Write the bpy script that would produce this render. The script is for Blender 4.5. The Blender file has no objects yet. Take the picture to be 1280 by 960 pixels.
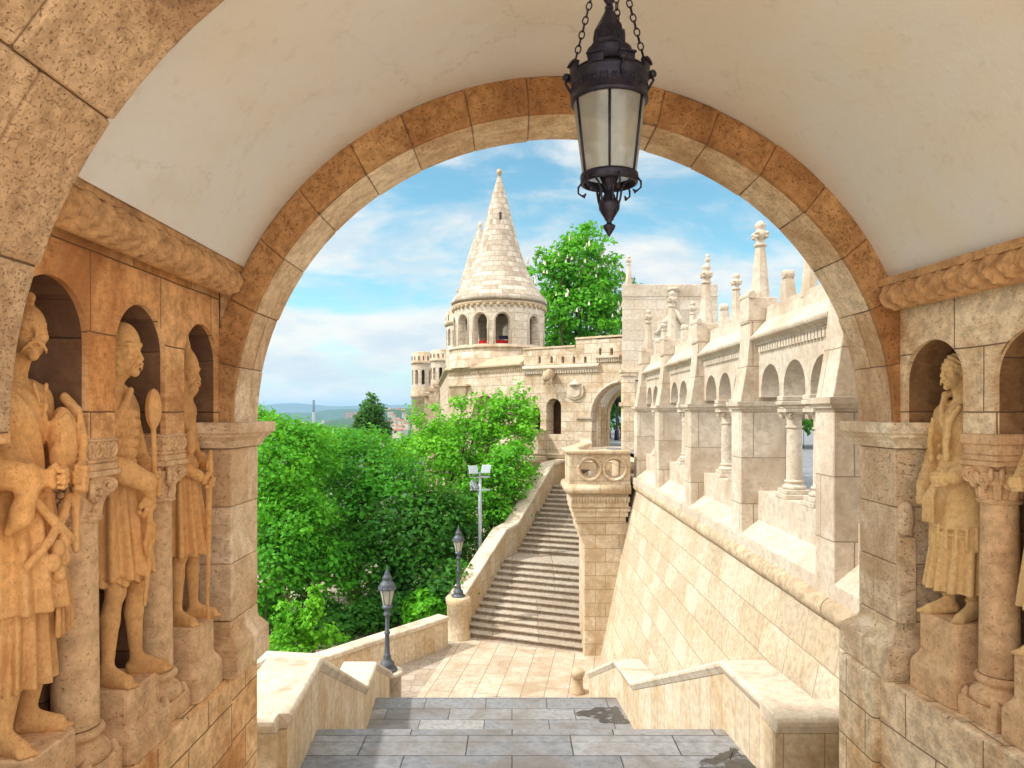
import bpy, bmesh, math, random
import numpy as np
from mathutils import Vector, Matrix
R = math.radians
sc = bpy.context.scene
col = sc.collection
rnd = random.Random(7)
nr = np.random.RandomState(11)

# ---------------------------------------------------------------- camera
F = 900.0                       # focal length in photo pixels (1280 wide)
CX, HY = 640.0, 515.0           # vanishing column and horizon row
cam = bpy.data.objects.new('camera', bpy.data.cameras.new('camera'))
col.objects.link(cam)
cam.rotation_euler = (R(90), 0, 0)
cam.data.sensor_width = 36
cam.data.lens = 36 * F / 1280
cam.data.shift_y = 35 / 1280
cam.data.clip_start = 0.05
cam.data.clip_end = 40000
sc.camera = cam

# ---------------------------------------------------------------- light, sky, exposure
SUN_EL = R(47)
sh = Vector((-0.985, -0.16, 0)).normalized()
to_sun = Vector((sh.x * math.cos(SUN_EL), sh.y * math.cos(SUN_EL), math.sin(SUN_EL)))
sun = bpy.data.objects.new('sun', bpy.data.lights.new('sun', 'SUN'))
col.objects.link(sun)
sun.data.energy = 3.0
sun.data.angle = R(3.0)
sun.data.color = (1.0, 0.94, 0.85)
sun.rotation_euler = to_sun.to_track_quat('Z', 'Y').to_euler()
sun.location = (-20, 0, 30)

world = bpy.data.worlds.new('World')
sc.world = world
world.use_nodes = True
wt = world.node_tree
wt.nodes.clear()


def N(t, kind, ins=None, **kw):
    n = t.nodes.new(kind)
    for k, v in kw.items():
        setattr(n, k, v)
    for k, v in (ins or {}).items():
        s = n.inputs[k]
        if isinstance(v, bpy.types.NodeSocket):
            t.links.new(v, s)
        else:
            s.default_value = v
    return n


def math_(t, op, a, b=None, clamp=False):
    n = t.nodes.new('ShaderNodeMath')
    n.operation = op
    n.use_clamp = clamp
    for i, v in enumerate((a, b)):
        if v is None:
            continue
        if isinstance(v, bpy.types.NodeSocket):
            t.links.new(v, n.inputs[i])
        else:
            n.inputs[i].default_value = v
    return n.outputs[0]


def maprange(t, v, a, b, c=0.0, d=1.0):
    n = N(t, 'ShaderNodeMapRange', {'Value': v, 'From Min': a, 'From Max': b, 'To Min': c, 'To Max': d})
    n.interpolation_type = 'SMOOTHSTEP'
    return n.outputs[0]


def mix(t, f, a, b, blend='MIX'):
    n = t.nodes.new('ShaderNodeMix')
    n.data_type = 'RGBA'
    n.blend_type = blend
    for i, v in ((0, f), (6, a), (7, b)):
        if isinstance(v, bpy.types.NodeSocket):
            t.links.new(v, n.inputs[i])
        elif i == 0:
            n.inputs[i].default_value = v
        else:
            n.inputs[i].default_value = (v[0], v[1], v[2], 1)
    return n.outputs[2]


sky = N(wt, 'ShaderNodeTexSky', sky_type='NISHITA', sun_disc=False, sun_elevation=SUN_EL,
        sun_rotation=math.atan2(sh.x, sh.y), air_density=1.0, dust_density=0.6, ozone_density=1.5)
tc = N(wt, 'ShaderNodeTexCoord')
mp = N(wt, 'ShaderNodeMapping', {'Vector': tc.outputs['Generated'], 'Scale': (2.4, 2.4, 7.0), 'Location': (0.35, 0.2, 0.15)})
n1 = N(wt, 'ShaderNodeTexNoise', {'Vector': mp.outputs[0], 'Scale': 1.5, 'Detail': 9, 'Roughness': 0.58, 'Distortion': 0.35})
mp2 = N(wt, 'ShaderNodeMapping', {'Vector': tc.outputs['Generated'], 'Scale': (5, 5, 16)})
n2 = N(wt, 'ShaderNodeTexNoise', {'Vector': mp2.outputs[0], 'Scale': 1.5, 'Detail': 6, 'Roughness': 0.6})
sepd = N(wt, 'ShaderNodeSeparateXYZ', {0: tc.outputs['Generated']})
# clouds thickened and brightened behind the viewer as added fill; pale haze at the horizon
back = maprange(wt, sepd.outputs[1], 0.75, 0.0)
cl = maprange(wt, math_(wt, 'ADD', n1.outputs[0], math_(wt, 'MULTIPLY', back, 0.16)), 0.36, 0.58)
cloudcol = mix(wt, maprange(wt, n2.outputs[0], 0.35, 0.65), (5.2, 5.8, 6.2), (7.4, 7.1, 6.6))
cloudcol = mix(wt, math_(wt, 'MULTIPLY', back, 0.8), cloudcol, (18.0, 16.8, 15.2))
skyc = mix(wt, 1.0, sky.outputs[0], (1.0, 1.46, 1.30), 'MULTIPLY')
skyc = mix(wt, maprange(wt, sepd.outputs[2], 0.10, -0.02), skyc, (5.6, 6.4, 6.6))
wc = mix(wt, math_(wt, 'MULTIPLY', cl, 0.93), skyc, cloudcol)
bg = N(wt, 'ShaderNodeBackground', {'Color': wc, 'Strength': 0.10})
wo = N(wt, 'ShaderNodeOutputWorld', {'Surface': bg.outputs[0]})
world.cycles.sampling_method = 'AUTOMATIC'

sc.view_settings.view_transform = 'Standard'
sc.view_settings.look = 'None'
sc.view_settings.gamma = 1
sc.view_settings.exposure = 0.52
sc.view_settings.use_curve_mapping = False
sc.render.engine = 'CYCLES'
cy = sc.cycles
cy.use_denoising = True
cy.denoiser = 'OPENIMAGEDENOISE'
cy.max_bounces = 10
cy.diffuse_bounces = 6
cy.glossy_bounces = 3
cy.transmission_bounces = 6
cy.transparent_max_bounces = 8
cy.volume_bounces = 1
cy.sample_clamp_indirect = 6
cy.caustics_reflective = False
cy.caustics_refractive = False


# ---------------------------------------------------------------- materials
def new_mat(name):
    m = bpy.data.materials.new(name)
    m.use_nodes = True
    t = m.node_tree
    b = t.nodes['Principled BSDF']
    return m, t, b


def stone(name, c1, c2, stain=(0.30, 0.15, 0.06), bw=0.0, bh=0.0, mortar=0.007, mcol=None, pit=0.6,
          rough=0.88, island=False, stain_amt=0.5, bump=0.6, stretch=(3, 3, 14), grime=None, grime_amt=0.0, sq=(1.0, 2), pscale=1.0, mott=0.8):
    m, t, b = new_mat(name)
    geo = N(t, 'ShaderNodeNewGeometry')
    P = geo.outputs['Position']
    nA = N(t, 'ShaderNodeTexNoise', {'Vector': P, 'Scale': 1.15, 'Detail': 5, 'Roughness': 0.62, 'Distortion': 0.6})
    nB = N(t, 'ShaderNodeTexNoise', {'Vector': P, 'Scale': 9.0 * pscale, 'Detail': 8, 'Roughness': 0.72})
    mpn = N(t, 'ShaderNodeMapping', {'Vector': P, 'Scale': stretch})
    nC = N(t, 'ShaderNodeTexNoise', {'Vector': mpn.outputs[0], 'Scale': 4.2 * pscale, 'Detail': 6, 'Roughness': 0.66})
    nD = N(t, 'ShaderNodeTexNoise', {'Vector': P, 'Scale': 55.0 * pscale, 'Detail': 3, 'Roughness': 0.6})
    mort = None
    if bw:
        uv = N(t, 'ShaderNodeUVMap')
        wob = N(t, 'ShaderNodeTexNoise', {'Vector': P, 'Scale': 3.5, 'Detail': 3})
        wv = N(t, 'ShaderNodeVectorMath', {0: wob.outputs['Color'], 1: (0.5, 0.5, 0.5)}, operation='SUBTRACT')
        ws = N(t, 'ShaderNodeVectorMath', {0: wv.outputs[0], 'Scale': 0.018}, operation='SCALE')
        wa = N(t, 'ShaderNodeVectorMath', {0: uv.outputs[0], 1: ws.outputs[0]}, operation='ADD')
        br = N(t, 'ShaderNodeTexBrick', {'Vector': wa.outputs[0], 'Color1': (0, 0, 0, 1), 'Color2': (1, 1, 1, 1), 'Mortar': (0.4, 0.4, 0.4, 1),
                                         'Scale': 1.0, 'Mortar Size': mortar, 'Mortar Smooth': 0.25, 'Bias': 0.0,
                                         'Brick Width': bw, 'Row Height': bh})
        br.offset = 0.43
        br.squash = sq[0]
        br.squash_frequency = sq[1]
        blk = br.outputs['Color']
        mort = br.outputs['Fac']
    elif island:
        blk = geo.outputs['Random Per Island']
    else:
        blk = maprange(t, nA.outputs[0], 0.3, 0.7)
    c = mix(t, blk, c1, c2)
    # warm iron stains, broad and blotchy
    f = maprange(t, math_(t, 'ADD', nA.outputs[0], math_(t, 'MULTIPLY', nC.outputs[0], 0.35)), 0.58, 0.86)
    c = mix(t, math_(t, 'MULTIPLY', f, stain_amt), c, stain)
    # mottling
    c = mix(t, mott, c, mix(t, maprange(t, nB.outputs[0], 0.32, 0.68), (0.55, 0.50, 0.45), (1.32, 1.33, 1.34)), 'MULTIPLY')
    if grime is not None:
        g = maprange(t, math_(t, 'ADD', nB.outputs[0], math_(t, 'MULTIPLY', nA.outputs[0], 1.0)), 1.02, 1.22)
        c = mix(t, math_(t, 'MULTIPLY', g, grime_amt), c, grime)
    # travertine pits
    pf = maprange(t, nC.outputs[0], 0.60, 0.70)
    pd = maprange(t, nD.outputs[0], 0.60, 0.68)
    pits = math_(t, 'MULTIPLY', math_(t, 'ADD', math_(t, 'MULTIPLY', pf, 0.28), math_(t, 'MULTIPLY', pd, 0.75)), pit, True)
    c = mix(t, math_(t, 'MULTIPLY', pits, 0.75), c, (c1[0] * 0.32, c1[1] * 0.27, c1[2] * 0.22))
    h = math_(t, 'SUBTRACT', math_(t, 'MULTIPLY', nB.outputs[0], 0.5), math_(t, 'MULTIPLY', pits, 0.9))
    if mort is not None:
        mc = mcol or (c1[0] * 0.55, c1[1] * 0.5, c1[2] * 0.45)
        c = mix(t, math_(t, 'MULTIPLY', mort, 0.95), c, mc)
        h = math_(t, 'SUBTRACT', h, math_(t, 'MULTIPLY', mort, 0.8))
        h = math_(t, 'ADD', h, math_(t, 'MULTIPLY', blk, 0.12))
    bp = N(t, 'ShaderNodeBump', {'Strength': bump, 'Distance': 0.012, 'Height': h})
    t.links.new(c, b.inputs['Base Color'])
    t.links.new(bp.outputs[0], b.inputs['Normal'])
    b.inputs['Roughness'].default_value = rough
    b.inputs['Specular IOR Level'].default_value = 0.25
    return m


M = {}
M['warm_wall'] = stone('warm_travertine_wall', (0.70, 0.34, 0.125), (0.82, 0.52, 0.26), (0.50, 0.175, 0.04), 0.82, 0.46, 0.006, (0.20, 0.10, 0.05), 0.7, stain_amt=0.7, grime=(0.2, 0.09, 0.04), grime_amt=0.5, mott=0.75)
M['warm_niche'] = stone('warm_niche_back', (0.15, 0.080, 0.046), (0.23, 0.125, 0.07), (0.14, 0.06, 0.03), 0.7, 0.42, 0.006, (0.05, 0.03, 0.02), 0.4, stain_amt=0.5, grime=(0.07, 0.04, 0.028), grime_amt=0.4, mott=0.5)  # recess shade of the left niches put in a darker wall stone
M['niche_mid'] = stone('brown_niche_lining', (0.22, 0.125, 0.06), (0.34, 0.20, 0.10), (0.2, 0.09, 0.03), 0.7, 0.42, 0.006, (0.09, 0.055, 0.035), 0.5, stain_amt=0.6, mott=0.6)  # same for the right niches, their shade put in the colour
M['warm_dado'] = stone('warm_travertine_dado', (0.76, 0.43, 0.18), (0.86, 0.63, 0.37), (0.56, 0.21, 0.05), 0.78, 0.34, 0.007, (0.22, 0.13, 0.07), 0.7, stain_amt=0.75, grime=(0.26, 0.13, 0.06), grime_amt=0.45, mott=0.7)
M['pale_wall'] = stone('pale_travertine_wall', (0.74, 0.56, 0.36), (0.88, 0.74, 0.53), (0.56, 0.28, 0.09), 0.66, 0.46, 0.006, (0.20, 0.13, 0.08), 0.9, stain_amt=0.65, grime=(0.34, 0.18, 0.075), grime_amt=0.5, mott=0.7)
M['pale_dado'] = stone('pale_travertine_dado', (0.78, 0.61, 0.41), (0.90, 0.78, 0.58), (0.62, 0.34, 0.12), 0.8, 0.36, 0.007, (0.24, 0.16, 0.09), 0.8, stain_amt=0.65, mott=0.7)
M['column'] = stone('column_travertine', (0.68, 0.44, 0.24), (0.78, 0.58, 0.37), (0.52, 0.24, 0.08), pit=0.9, stain_amt=0.5, stretch=(6, 6, 6), bump=0.6, mott=0.5)
M['statue'] = stone('carved_limestone', (0.72, 0.38, 0.14), (0.84, 0.55, 0.26), (0.50, 0.19, 0.045), pit=0.5, stain_amt=0.55, stretch=(7, 7, 2.5), bump=0.9, grime=(0.30, 0.14, 0.055), grime_amt=0.25, mott=0.35, pscale=2.6)
M['statue_pale'] = stone('carved_pale_limestone', (0.76, 0.50, 0.22), (0.86, 0.66, 0.37), (0.54, 0.27, 0.08), pit=0.5, stain_amt=0.5, stretch=(7, 7, 2.5), bump=0.9, grime=(0.36, 0.19, 0.08), grime_amt=0.25, mott=0.35, pscale=2.6)
M['voussoir'] = stone('voussoir_travertine', (0.66, 0.46, 0.28), (0.84, 0.70, 0.51), (0.48, 0.23, 0.08), pit=1.0, island=True, stain_amt=0.55, stretch=(9, 3, 9), grime=(0.16, 0.09, 0.05), grime_amt=0.4, bump=0.9, mott=0.6)
M['patina'] = stone('weathered_brown_voussoir', (0.42, 0.205, 0.08), (0.58, 0.34, 0.155), (0.32, 0.13, 0.04), pit=0.95, island=True, stain_amt=0.6, stretch=(9, 3, 9), grime=(0.13, 0.065, 0.035), grime_amt=0.6, bump=0.9, mott=0.7)  # browner than the stones of the ring behind it
M['pier'] = stone('pier_travertine', (0.70, 0.49, 0.29), (0.84, 0.69, 0.50), (0.54, 0.26, 0.09), pit=0.95, island=True, stain_amt=0.5, grime=(0.28, 0.15, 0.07), grime_amt=0.35, bump=0.8, mott=0.55)
M['pier_pale'] = stone('pale_pier_travertine', (0.76, 0.61, 0.42), (0.90, 0.79, 0.61), (0.56, 0.29, 0.10), pit=1.0, island=True, stain_amt=0.5, grime=(0.3, 0.17, 0.08), grime_amt=0.4, bump=0.9, mott=0.7)  # paler copy of the pier stone; outside daylight put in the colour
M['rib'] = stone('rib_brown_stone', (0.50, 0.31, 0.17), (0.66, 0.49, 0.32), (0.36, 0.17, 0.07), pit=0.95, island=True, stain_amt=0.6, grime=(0.14, 0.085, 0.055), grime_amt=0.6, bump=1.0, pscale=1.3, mott=0.7)
M['cornice'] = stone('carved_cornice', (0.52, 0.29, 0.13), (0.68, 0.43, 0.22), (0.30, 0.13, 0.05), pit=0.5, stain_amt=0.6, grime=(0.13, 0.07, 0.035), grime_amt=0.65, mott=0.7)
M['mortar'] = stone('joint_mortar', (0.16, 0.10, 0.06), (0.2, 0.13, 0.08), pit=0.2, stain_amt=0.2)
M['lime'] = stone('pale_limestone', (0.57, 0.50, 0.415), (0.69, 0.63, 0.545), (0.54, 0.42, 0.29), 0.95, 0.44, 0.011, (0.39, 0.32, 0.24), 0.35, stain_amt=0.5, bump=0.4, mott=0.4)
M['lime_plain'] = stone('dressed_limestone', (0.54, 0.475, 0.39), (0.67, 0.61, 0.525), (0.47, 0.355, 0.235), pit=0.5, stain_amt=0.55, bump=0.45, mott=0.5, grime=(0.27, 0.21, 0.145), grime_amt=0.45)
M['lime_pillar'] = stone('pillar_limestone', (0.54, 0.465, 0.375), (0.68, 0.61, 0.515), (0.46, 0.34, 0.22), 1.3, 0.74, 0.009, (0.29, 0.23, 0.165), 0.5, stain_amt=0.5, bump=0.45, mott=0.45, grime=(0.28, 0.215, 0.15), grime_amt=0.4)
M['batter'] = stone('battered_wall_stone', (0.50, 0.42, 0.31), (0.63, 0.555, 0.435), (0.48, 0.36, 0.22), 0.92, 0.48, 0.011, (0.37, 0.295, 0.20), 0.7, stain_amt=0.6, bump=0.6, pscale=1.3, mott=0.5)
M['mould'] = stone('weathered_string_course', (0.46, 0.36, 0.24), (0.62, 0.51, 0.37), (0.36, 0.25, 0.15), pit=0.5, stain_amt=0.5, stretch=(2, 2, 4), grime=(0.25, 0.18, 0.11), grime_amt=0.6)
M['parapet'] = stone('parapet_travertine', (0.58, 0.48, 0.345), (0.70, 0.61, 0.48), (0.55, 0.37, 0.18), 0.42, 3.0, 0.007, (0.38, 0.28, 0.17), 0.4, stain_amt=0.7, stretch=(14, 3, 1.5), bump=0.5, mott=0.45)
M['coping'] = stone('coping_limestone', (0.64, 0.56, 0.45), (0.75, 0.68, 0.575), (0.50, 0.38, 0.25), pit=0.5, stain_amt=0.5, grime=(0.27, 0.20, 0.13), grime_amt=0.6, mott=0.5)
M['turret'] = stone('turret_limestone', (0.56, 0.455, 0.325), (0.69, 0.59, 0.455), (0.50, 0.34, 0.18), 0.72, 0.42, 0.012, (0.34, 0.25, 0.16), 0.5, stain_amt=0.6, mott=0.5, grime=(0.3, 0.21, 0.12), grime_amt=0.4)
M['wall_far'] = stone('bastion_limestone', (0.53, 0.445, 0.345), (0.67, 0.585, 0.475), (0.46, 0.31, 0.17), 0.95, 0.46, 0.018, (0.34, 0.26, 0.18), 0.4, stain_amt=0.7, stretch=(2, 2, 5), grime=(0.22, 0.165, 0.11), grime_amt=0.6, pscale=0.6, mott=0.5)
M['tower'] = stone('tower_limestone', (0.55, 0.48, 0.40), (0.67, 0.605, 0.525), (0.50, 0.38, 0.26), 0.9, 0.45, 0.018, (0.38, 0.315, 0.245), 0.3, stain_amt=0.45, pscale=0.6, mott=0.45)
M['cone'] = stone('cone_roof_stone', (0.36, 0.30, 0.235), (0.62, 0.56, 0.485), (0.44, 0.36, 0.27), 0.62, 0.33, 0.020, (0.30, 0.25, 0.20), 0.3, stain_amt=0.3, pscale=0.6, sq=(1.4, 3), mott=0.55)
M['brick'] = stone('dark_brick', (0.24, 0.15, 0.10), (0.36, 0.25, 0.18), (0.2, 0.12, 0.08), 0.28, 0.1, 0.012, (0.35, 0.28, 0.21), 0.3, stain_amt=0.4, pscale=0.7)
M['granite'] = stone('grey_granite_slabs', (0.19, 0.205, 0.23), (0.32, 0.325, 0.335), (0.25, 0.215, 0.18), 1.25, 0.52, 0.009, (0.045, 0.042, 0.04), 0.35, rough=0.5, stain_amt=0.45, bump=0.3, stretch=(3, 3, 3), mott=0.6, grime=(0.10, 0.085, 0.07), grime_amt=0.55)
M['plaza'] = stone('tan_paving', (0.48, 0.40, 0.315), (0.60, 0.52, 0.42), (0.42, 0.30, 0.18), 1.5, 0.62, 0.014, (0.27, 0.21, 0.145), 0.25, stain_amt=0.5, bump=0.25, stretch=(3, 3, 3), mott=0.5, grime=(0.27, 0.21, 0.14), grime_amt=0.4)
M['grey_paving'] = stone('grey_paving', (0.34, 0.29, 0.24), (0.46, 0.41, 0.35), (0.4, 0.28, 0.17), 0.8, 0.42, 0.012, (0.24, 0.18, 0.12), 0.2, stain_amt=0.4, bump=0.3, stretch=(3, 3, 3), mott=0.45)
M['tread'] = stone('worn_stair_stone', (0.23, 0.185, 0.14), (0.33, 0.28, 0.22), (0.27, 0.17, 0.09), 1.6, 5.0, 0.012, (0.10, 0.07, 0.045), 0.25, stain_amt=0.45, bump=0.3, stretch=(3, 3, 3), mott=0.55)  # risers: darker copy of the stair stone, shade put in the colour
M['tread_top'] = stone('pale_tread_slabs', (0.40, 0.355, 0.295), (0.51, 0.46, 0.39), (0.33, 0.25, 0.165), 1.5, 5.0, 0.012, (0.14, 0.11, 0.08), 0.25, stain_amt=0.45, bump=0.3, stretch=(3, 3, 3), mott=0.55)  # treads: paler copy, sunlight on the tops put in the colour
M['cobble'] = stone('terrace_setts', (0.19, 0.21, 0.25), (0.27, 0.29, 0.32), (0.25, 0.23, 0.2), 0.3, 0.16, 0.012, (0.12, 0.12, 0.12), 0.1, rough=0.6, stain_amt=0.2, mott=0.45)
M['terrace'] = stone('pale_terrace_paving', (0.70, 0.62, 0.50), (0.80, 0.71, 0.58), (0.5, 0.38, 0.24), 1.0, 0.6, 0.01, None, 0.2, stain_amt=0.3, mott=0.45)


def plain(name, c, rough=0.6, metal=0.0, nscale=6.0, var=0.25, bump=0.1, c2=None):
    m, t, b = new_mat(name)
    geo = N(t, 'ShaderNodeNewGeometry')
    n = N(t, 'ShaderNodeTexNoise', {'Vector': geo.outputs['Position'], 'Scale': nscale, 'Detail': 7, 'Roughness': 0.6})
    f = maprange(t, n.outputs[0], 0.3, 0.7)
    d = c2 or tuple(x * (1 - var) for x in c)
    t.links.new(mix(t, f, d, c), b.inputs['Base Color'])
    bp = N(t, 'ShaderNodeBump', {'Strength': bump, 'Distance': 0.01, 'Height': n.outputs[0]})
    t.links.new(bp.outputs[0], b.inputs['Normal'])
    b.inputs['Roughness'].default_value = rough
    b.inputs['Metallic'].default_value = metal
    b.inputs['Specular IOR Level'].default_value = 0.3
    return m


def plaster_mat():
    m, t, b = new_mat('lime_plaster')
    P = N(t, 'ShaderNodeNewGeometry').outputs['Position']
    a = N(t, 'ShaderNodeTexNoise', {'Vector': P, 'Scale': 0.9, 'Detail': 4, 'Roughness': 0.55, 'Distortion': 0.4})
    d = N(t, 'ShaderNodeTexNoise', {'Vector': P, 'Scale': 7, 'Detail': 8, 'Roughness': 0.7})
    e = N(t, 'ShaderNodeTexNoise', {'Vector': P, 'Scale': 60, 'Detail': 4, 'Roughness': 0.7})
    c = mix(t, maprange(t, a.outputs[0], 0.36, 0.68), (0.73, 0.725, 0.72), (0.73, 0.69, 0.62))
    c = mix(t, math_(t, 'MULTIPLY', maprange(t, d.outputs[0], 0.54, 0.72), 0.4), c, (0.56, 0.50, 0.42))
    a2 = N(t, 'ShaderNodeTexNoise', {'Vector': P, 'Scale': 0.55, 'Detail': 9, 'Roughness': 0.7, 'Distortion': 0.9})
    c = mix(t, math_(t, 'MULTIPLY', maprange(t, a2.outputs[0], 0.50, 0.70), 0.30), c, (0.55, 0.50, 0.44))
    wv = N(t, 'ShaderNodeVectorMath', {0: d.outputs['Color'], 'Scale': 0.35}, operation='SCALE')
    va = N(t, 'ShaderNodeVectorMath', {0: P, 1: wv.outputs[0]}, operation='ADD')
    vo = N(t, 'ShaderNodeTexVoronoi', {'Vector': va.outputs[0], 'Scale': 0.75}, feature='DISTANCE_TO_EDGE')
    crk = math_(t, 'MULTIPLY', maprange(t, vo.outputs['Distance'], 0.007, 0.002, 0, 1), maprange(t, a2.outputs[0], 0.46, 0.60))
    c = mix(t, math_(t, 'MULTIPLY', crk, 0.22), c, (0.25, 0.20, 0.16))
    t.links.new(c, b.inputs['Base Color'])
    h = math_(t, 'ADD', math_(t, 'MULTIPLY', d.outputs[0], 0.8), math_(t, 'MULTIPLY', e.outputs[0], 0.25))
    h = math_(t, 'ADD', h, math_(t, 'MULTIPLY', a.outputs[0], 1.2))
    t.links.new(N(t, 'ShaderNodeBump', {'Strength': 0.35, 'Distance': 0.02, 'Height': h}).outputs[0], b.inputs['Normal'])
    b.inputs['Roughness'].default_value = 0.9
    b.inputs['Specular IOR Level'].default_value = 0.15
    return m


M['plaster'] = plaster_mat()
M['iron'] = plain('wrought_iron', (0.022, 0.022, 0.040), 0.42, 0.6, 40, 0.5, 0.3, c2=(0.045, 0.038, 0.05))
M['lamp_paint'] = plain('grey_lamp_paint', (0.12, 0.14, 0.17), 0.45, 0.3, 25, 0.4, 0.15)
M['galv'] = plain('galvanised_steel', (0.55, 0.62, 0.68), 0.45, 0.4, 15, 0.2, 0.1)
M['dark_metal'] = plain('dark_bracket', (0.06, 0.05, 0.05), 0.5, 0.3)
M['lens'] = plain('floodlight_lens', (0.34, 0.40, 0.45), 0.15, 0.0, 10, 0.15, 0.0)
M['bark'] = plain('bark', (0.13, 0.09, 0.06), 0.9, 0, 12, 0.5, 0.6)
M['soil'] = plain('shaded_ground', (0.10, 0.115, 0.04), 0.95, 0, 0.8, 0.5, 0.3, c2=(0.12, 0.08, 0.045))  # green and brown mixed by noise
M['red'] = plain('red_cloth', (0.62, 0.02, 0.015), 0.8, 0, 4, 0.2)
M['navy'] = plain('navy_cloth', (0.02, 0.025, 0.05), 0.8, 0, 4, 0.2)
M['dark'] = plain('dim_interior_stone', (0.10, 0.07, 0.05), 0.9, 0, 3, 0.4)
M['wood_door'] = plain('dark_oak', (0.07, 0.035, 0.02), 0.6, 0, 8, 0.4)
M['wet'] = plain('wet_granite', (0.055, 0.05, 0.045), 0.22, 0, 9, 0.3, 0.1)
M['city_wall'] = plain('city_render', (0.62, 0.53, 0.42), 0.8, 0, 0.03, 0.25)
M['city_brick'] = plain('city_brick', (0.42, 0.25, 0.17), 0.8, 0, 0.03, 0.2)
M['city_roof'] = plain('clay_tile', (0.38, 0.15, 0.09), 0.8, 0, 0.05, 0.3)
M['concrete'] = plain('pale_concrete', (0.5, 0.5, 0.5), 0.8, 0, 0.05, 0.15)
M['wood_hill'] = plain('wooded_hillside', (0.05, 0.11, 0.035), 0.95, 0, 0.02, 0.6, 0.4, c2=(0.028, 0.062, 0.025))
M['far_land'] = plain('distant_land', (0.10, 0.13, 0.08), 0.95, 0, 0.004, 0.4, 0.0)
M['blossom'] = plain('chestnut_blossom', (0.85, 0.80, 0.68), 0.8, 0, 8, 0.15)


mw_, tw_, bw_ = new_mat('wet_granite_patch')
Pw = N(tw_, 'ShaderNodeNewGeometry').outputs['Position']
nw1 = N(tw_, 'ShaderNodeTexNoise', {'Vector': Pw, 'Scale': 6, 'Detail': 7, 'Roughness': 0.65})
nw2 = N(tw_, 'ShaderNodeTexNoise', {'Vector': Pw, 'Scale': 70, 'Detail': 3})
tw_.links.new(mix(tw_, nw2.outputs[0], (0.035, 0.034, 0.033), (0.10, 0.095, 0.09)), bw_.inputs['Base Color'])
tw_.links.new(maprange(tw_, nw1.outputs[0], 0.36, 0.52, 0.12, 0.85), bw_.inputs['Alpha'])
bw_.inputs['Roughness'].default_value = 0.28
M['wet'] = mw_


def leaf_mat(name, ca, cb, trans=0.35):
    m, t, b = new_mat(name)
    g = N(t, 'ShaderNodeNewGeometry')
    n = N(t, 'ShaderNodeTexNoise', {'Vector': g.outputs['Position'], 'Scale': 0.7, 'Detail': 3})
    f = math_(t, 'ADD', math_(t, 'MULTIPLY', g.outputs['Random Per Island'], 0.6), math_(t, 'MULTIPLY', maprange(t, n.outputs[0], 0.35, 0.65), 0.4))
    c = mix(t, f, ca, cb)
    t.links.new(c, b.inputs['Base Color'])
    b.inputs['Roughness'].default_value = 0.55
    b.inputs['Specular IOR Level'].default_value = 0.3
    tr = N(t, 'ShaderNodeBsdfTranslucent', {'Color': mix(t, 0.5, c, (0.30, 0.55, 0.03))})
    ms = N(t, 'ShaderNodeMixShader', {0: trans, 1: b.outputs[0], 2: tr.outputs[0]})
    t.links.new(ms.outputs[0], t.nodes['Material Output'].inputs[0])
    return m


M['leaf_bright'] = leaf_mat('bright_leaves', (0.045, 0.27, 0.010), (0.16, 0.56, 0.02))
M['leaf_mid'] = leaf_mat('mid_green_leaves', (0.026, 0.19, 0.010), (0.095, 0.43, 0.018))
M['leaf_dark'] = leaf_mat('dark_leaves', (0.016, 0.10, 0.014), (0.06, 0.27, 0.02))
M['leaf_yellow'] = leaf_mat('yellow_green_leaves', (0.07, 0.33, 0.012), (0.22, 0.62, 0.025))
M['leaf_poplar'] = leaf_mat('poplar_leaves', (0.022, 0.10, 0.03), (0.065, 0.22, 0.04))


def glass_mat():
    m, t, b = new_mat('dusty_lantern_glass')
    P = N(t, 'ShaderNodeNewGeometry').outputs['Position']
    n = N(t, 'ShaderNodeTexNoise', {'Vector': P, 'Scale': 7, 'Detail': 6, 'Roughness': 0.6})
    f = maprange(t, n.outputs[0], 0.3, 0.75)
    d = N(t, 'ShaderNodeBsdfDiffuse', {'Color': mix(t, f, (0.42, 0.42, 0.36), (0.75, 0.72, 0.62))})
    tl = N(t, 'ShaderNodeBsdfTranslucent', {'Color': mix(t, f, (0.5, 0.5, 0.44), (0.85, 0.83, 0.75))})
    tp = N(t, 'ShaderNodeBsdfTransparent', {'Color': (0.85, 0.87, 0.84, 1)})
    gl = N(t, 'ShaderNodeBsdfGlossy', {'Roughness': 0.25, 'Color': (0.8, 0.8, 0.8, 1)})
    a = N(t, 'ShaderNodeMixShader', {0: 0.55, 1: d.outputs[0], 2: tl.outputs[0]})
    b2 = N(t, 'ShaderNodeMixShader', {0: math_(t, 'MULTIPLY', f, 0.6), 1: a.outputs[0], 2: tp.outputs[0]})
    c = N(t, 'ShaderNodeMixShader', {0: 0.08, 1: b2.outputs[0], 2: gl.outputs[0]})
    t.links.new(c.outputs[0], t.nodes['Material Output'].inputs[0])
    return m


M['glass'] = glass_mat()
m_, t_, b_ = new_mat('clear_lamp_glass')
tp = N(t_, 'ShaderNodeBsdfTransparent', {'Color': (0.9, 0.9, 0.86, 1)})
df = N(t_, 'ShaderNodeBsdfDiffuse', {'Color': (0.75, 0.72, 0.62, 1)})
t_.links.new(N(t_, 'ShaderNodeMixShader', {0: 0.5, 1: tp.outputs[0], 2: df.outputs[0]}).outputs[0], t_.nodes['Material Output'].inputs[0])
M['lamp_glass'] = m_


# ---------------------------------------------------------------- mesh helpers
def at(px, py, Y):
    return Vector(((px - CX) * Y / F, Y, (HY - py) * Y / F))


def world_loc(o):
    v = Vector((0, 0, 0))
    while o is not None:
        v = v + o.location
        o = o.parent
    return v


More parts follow.
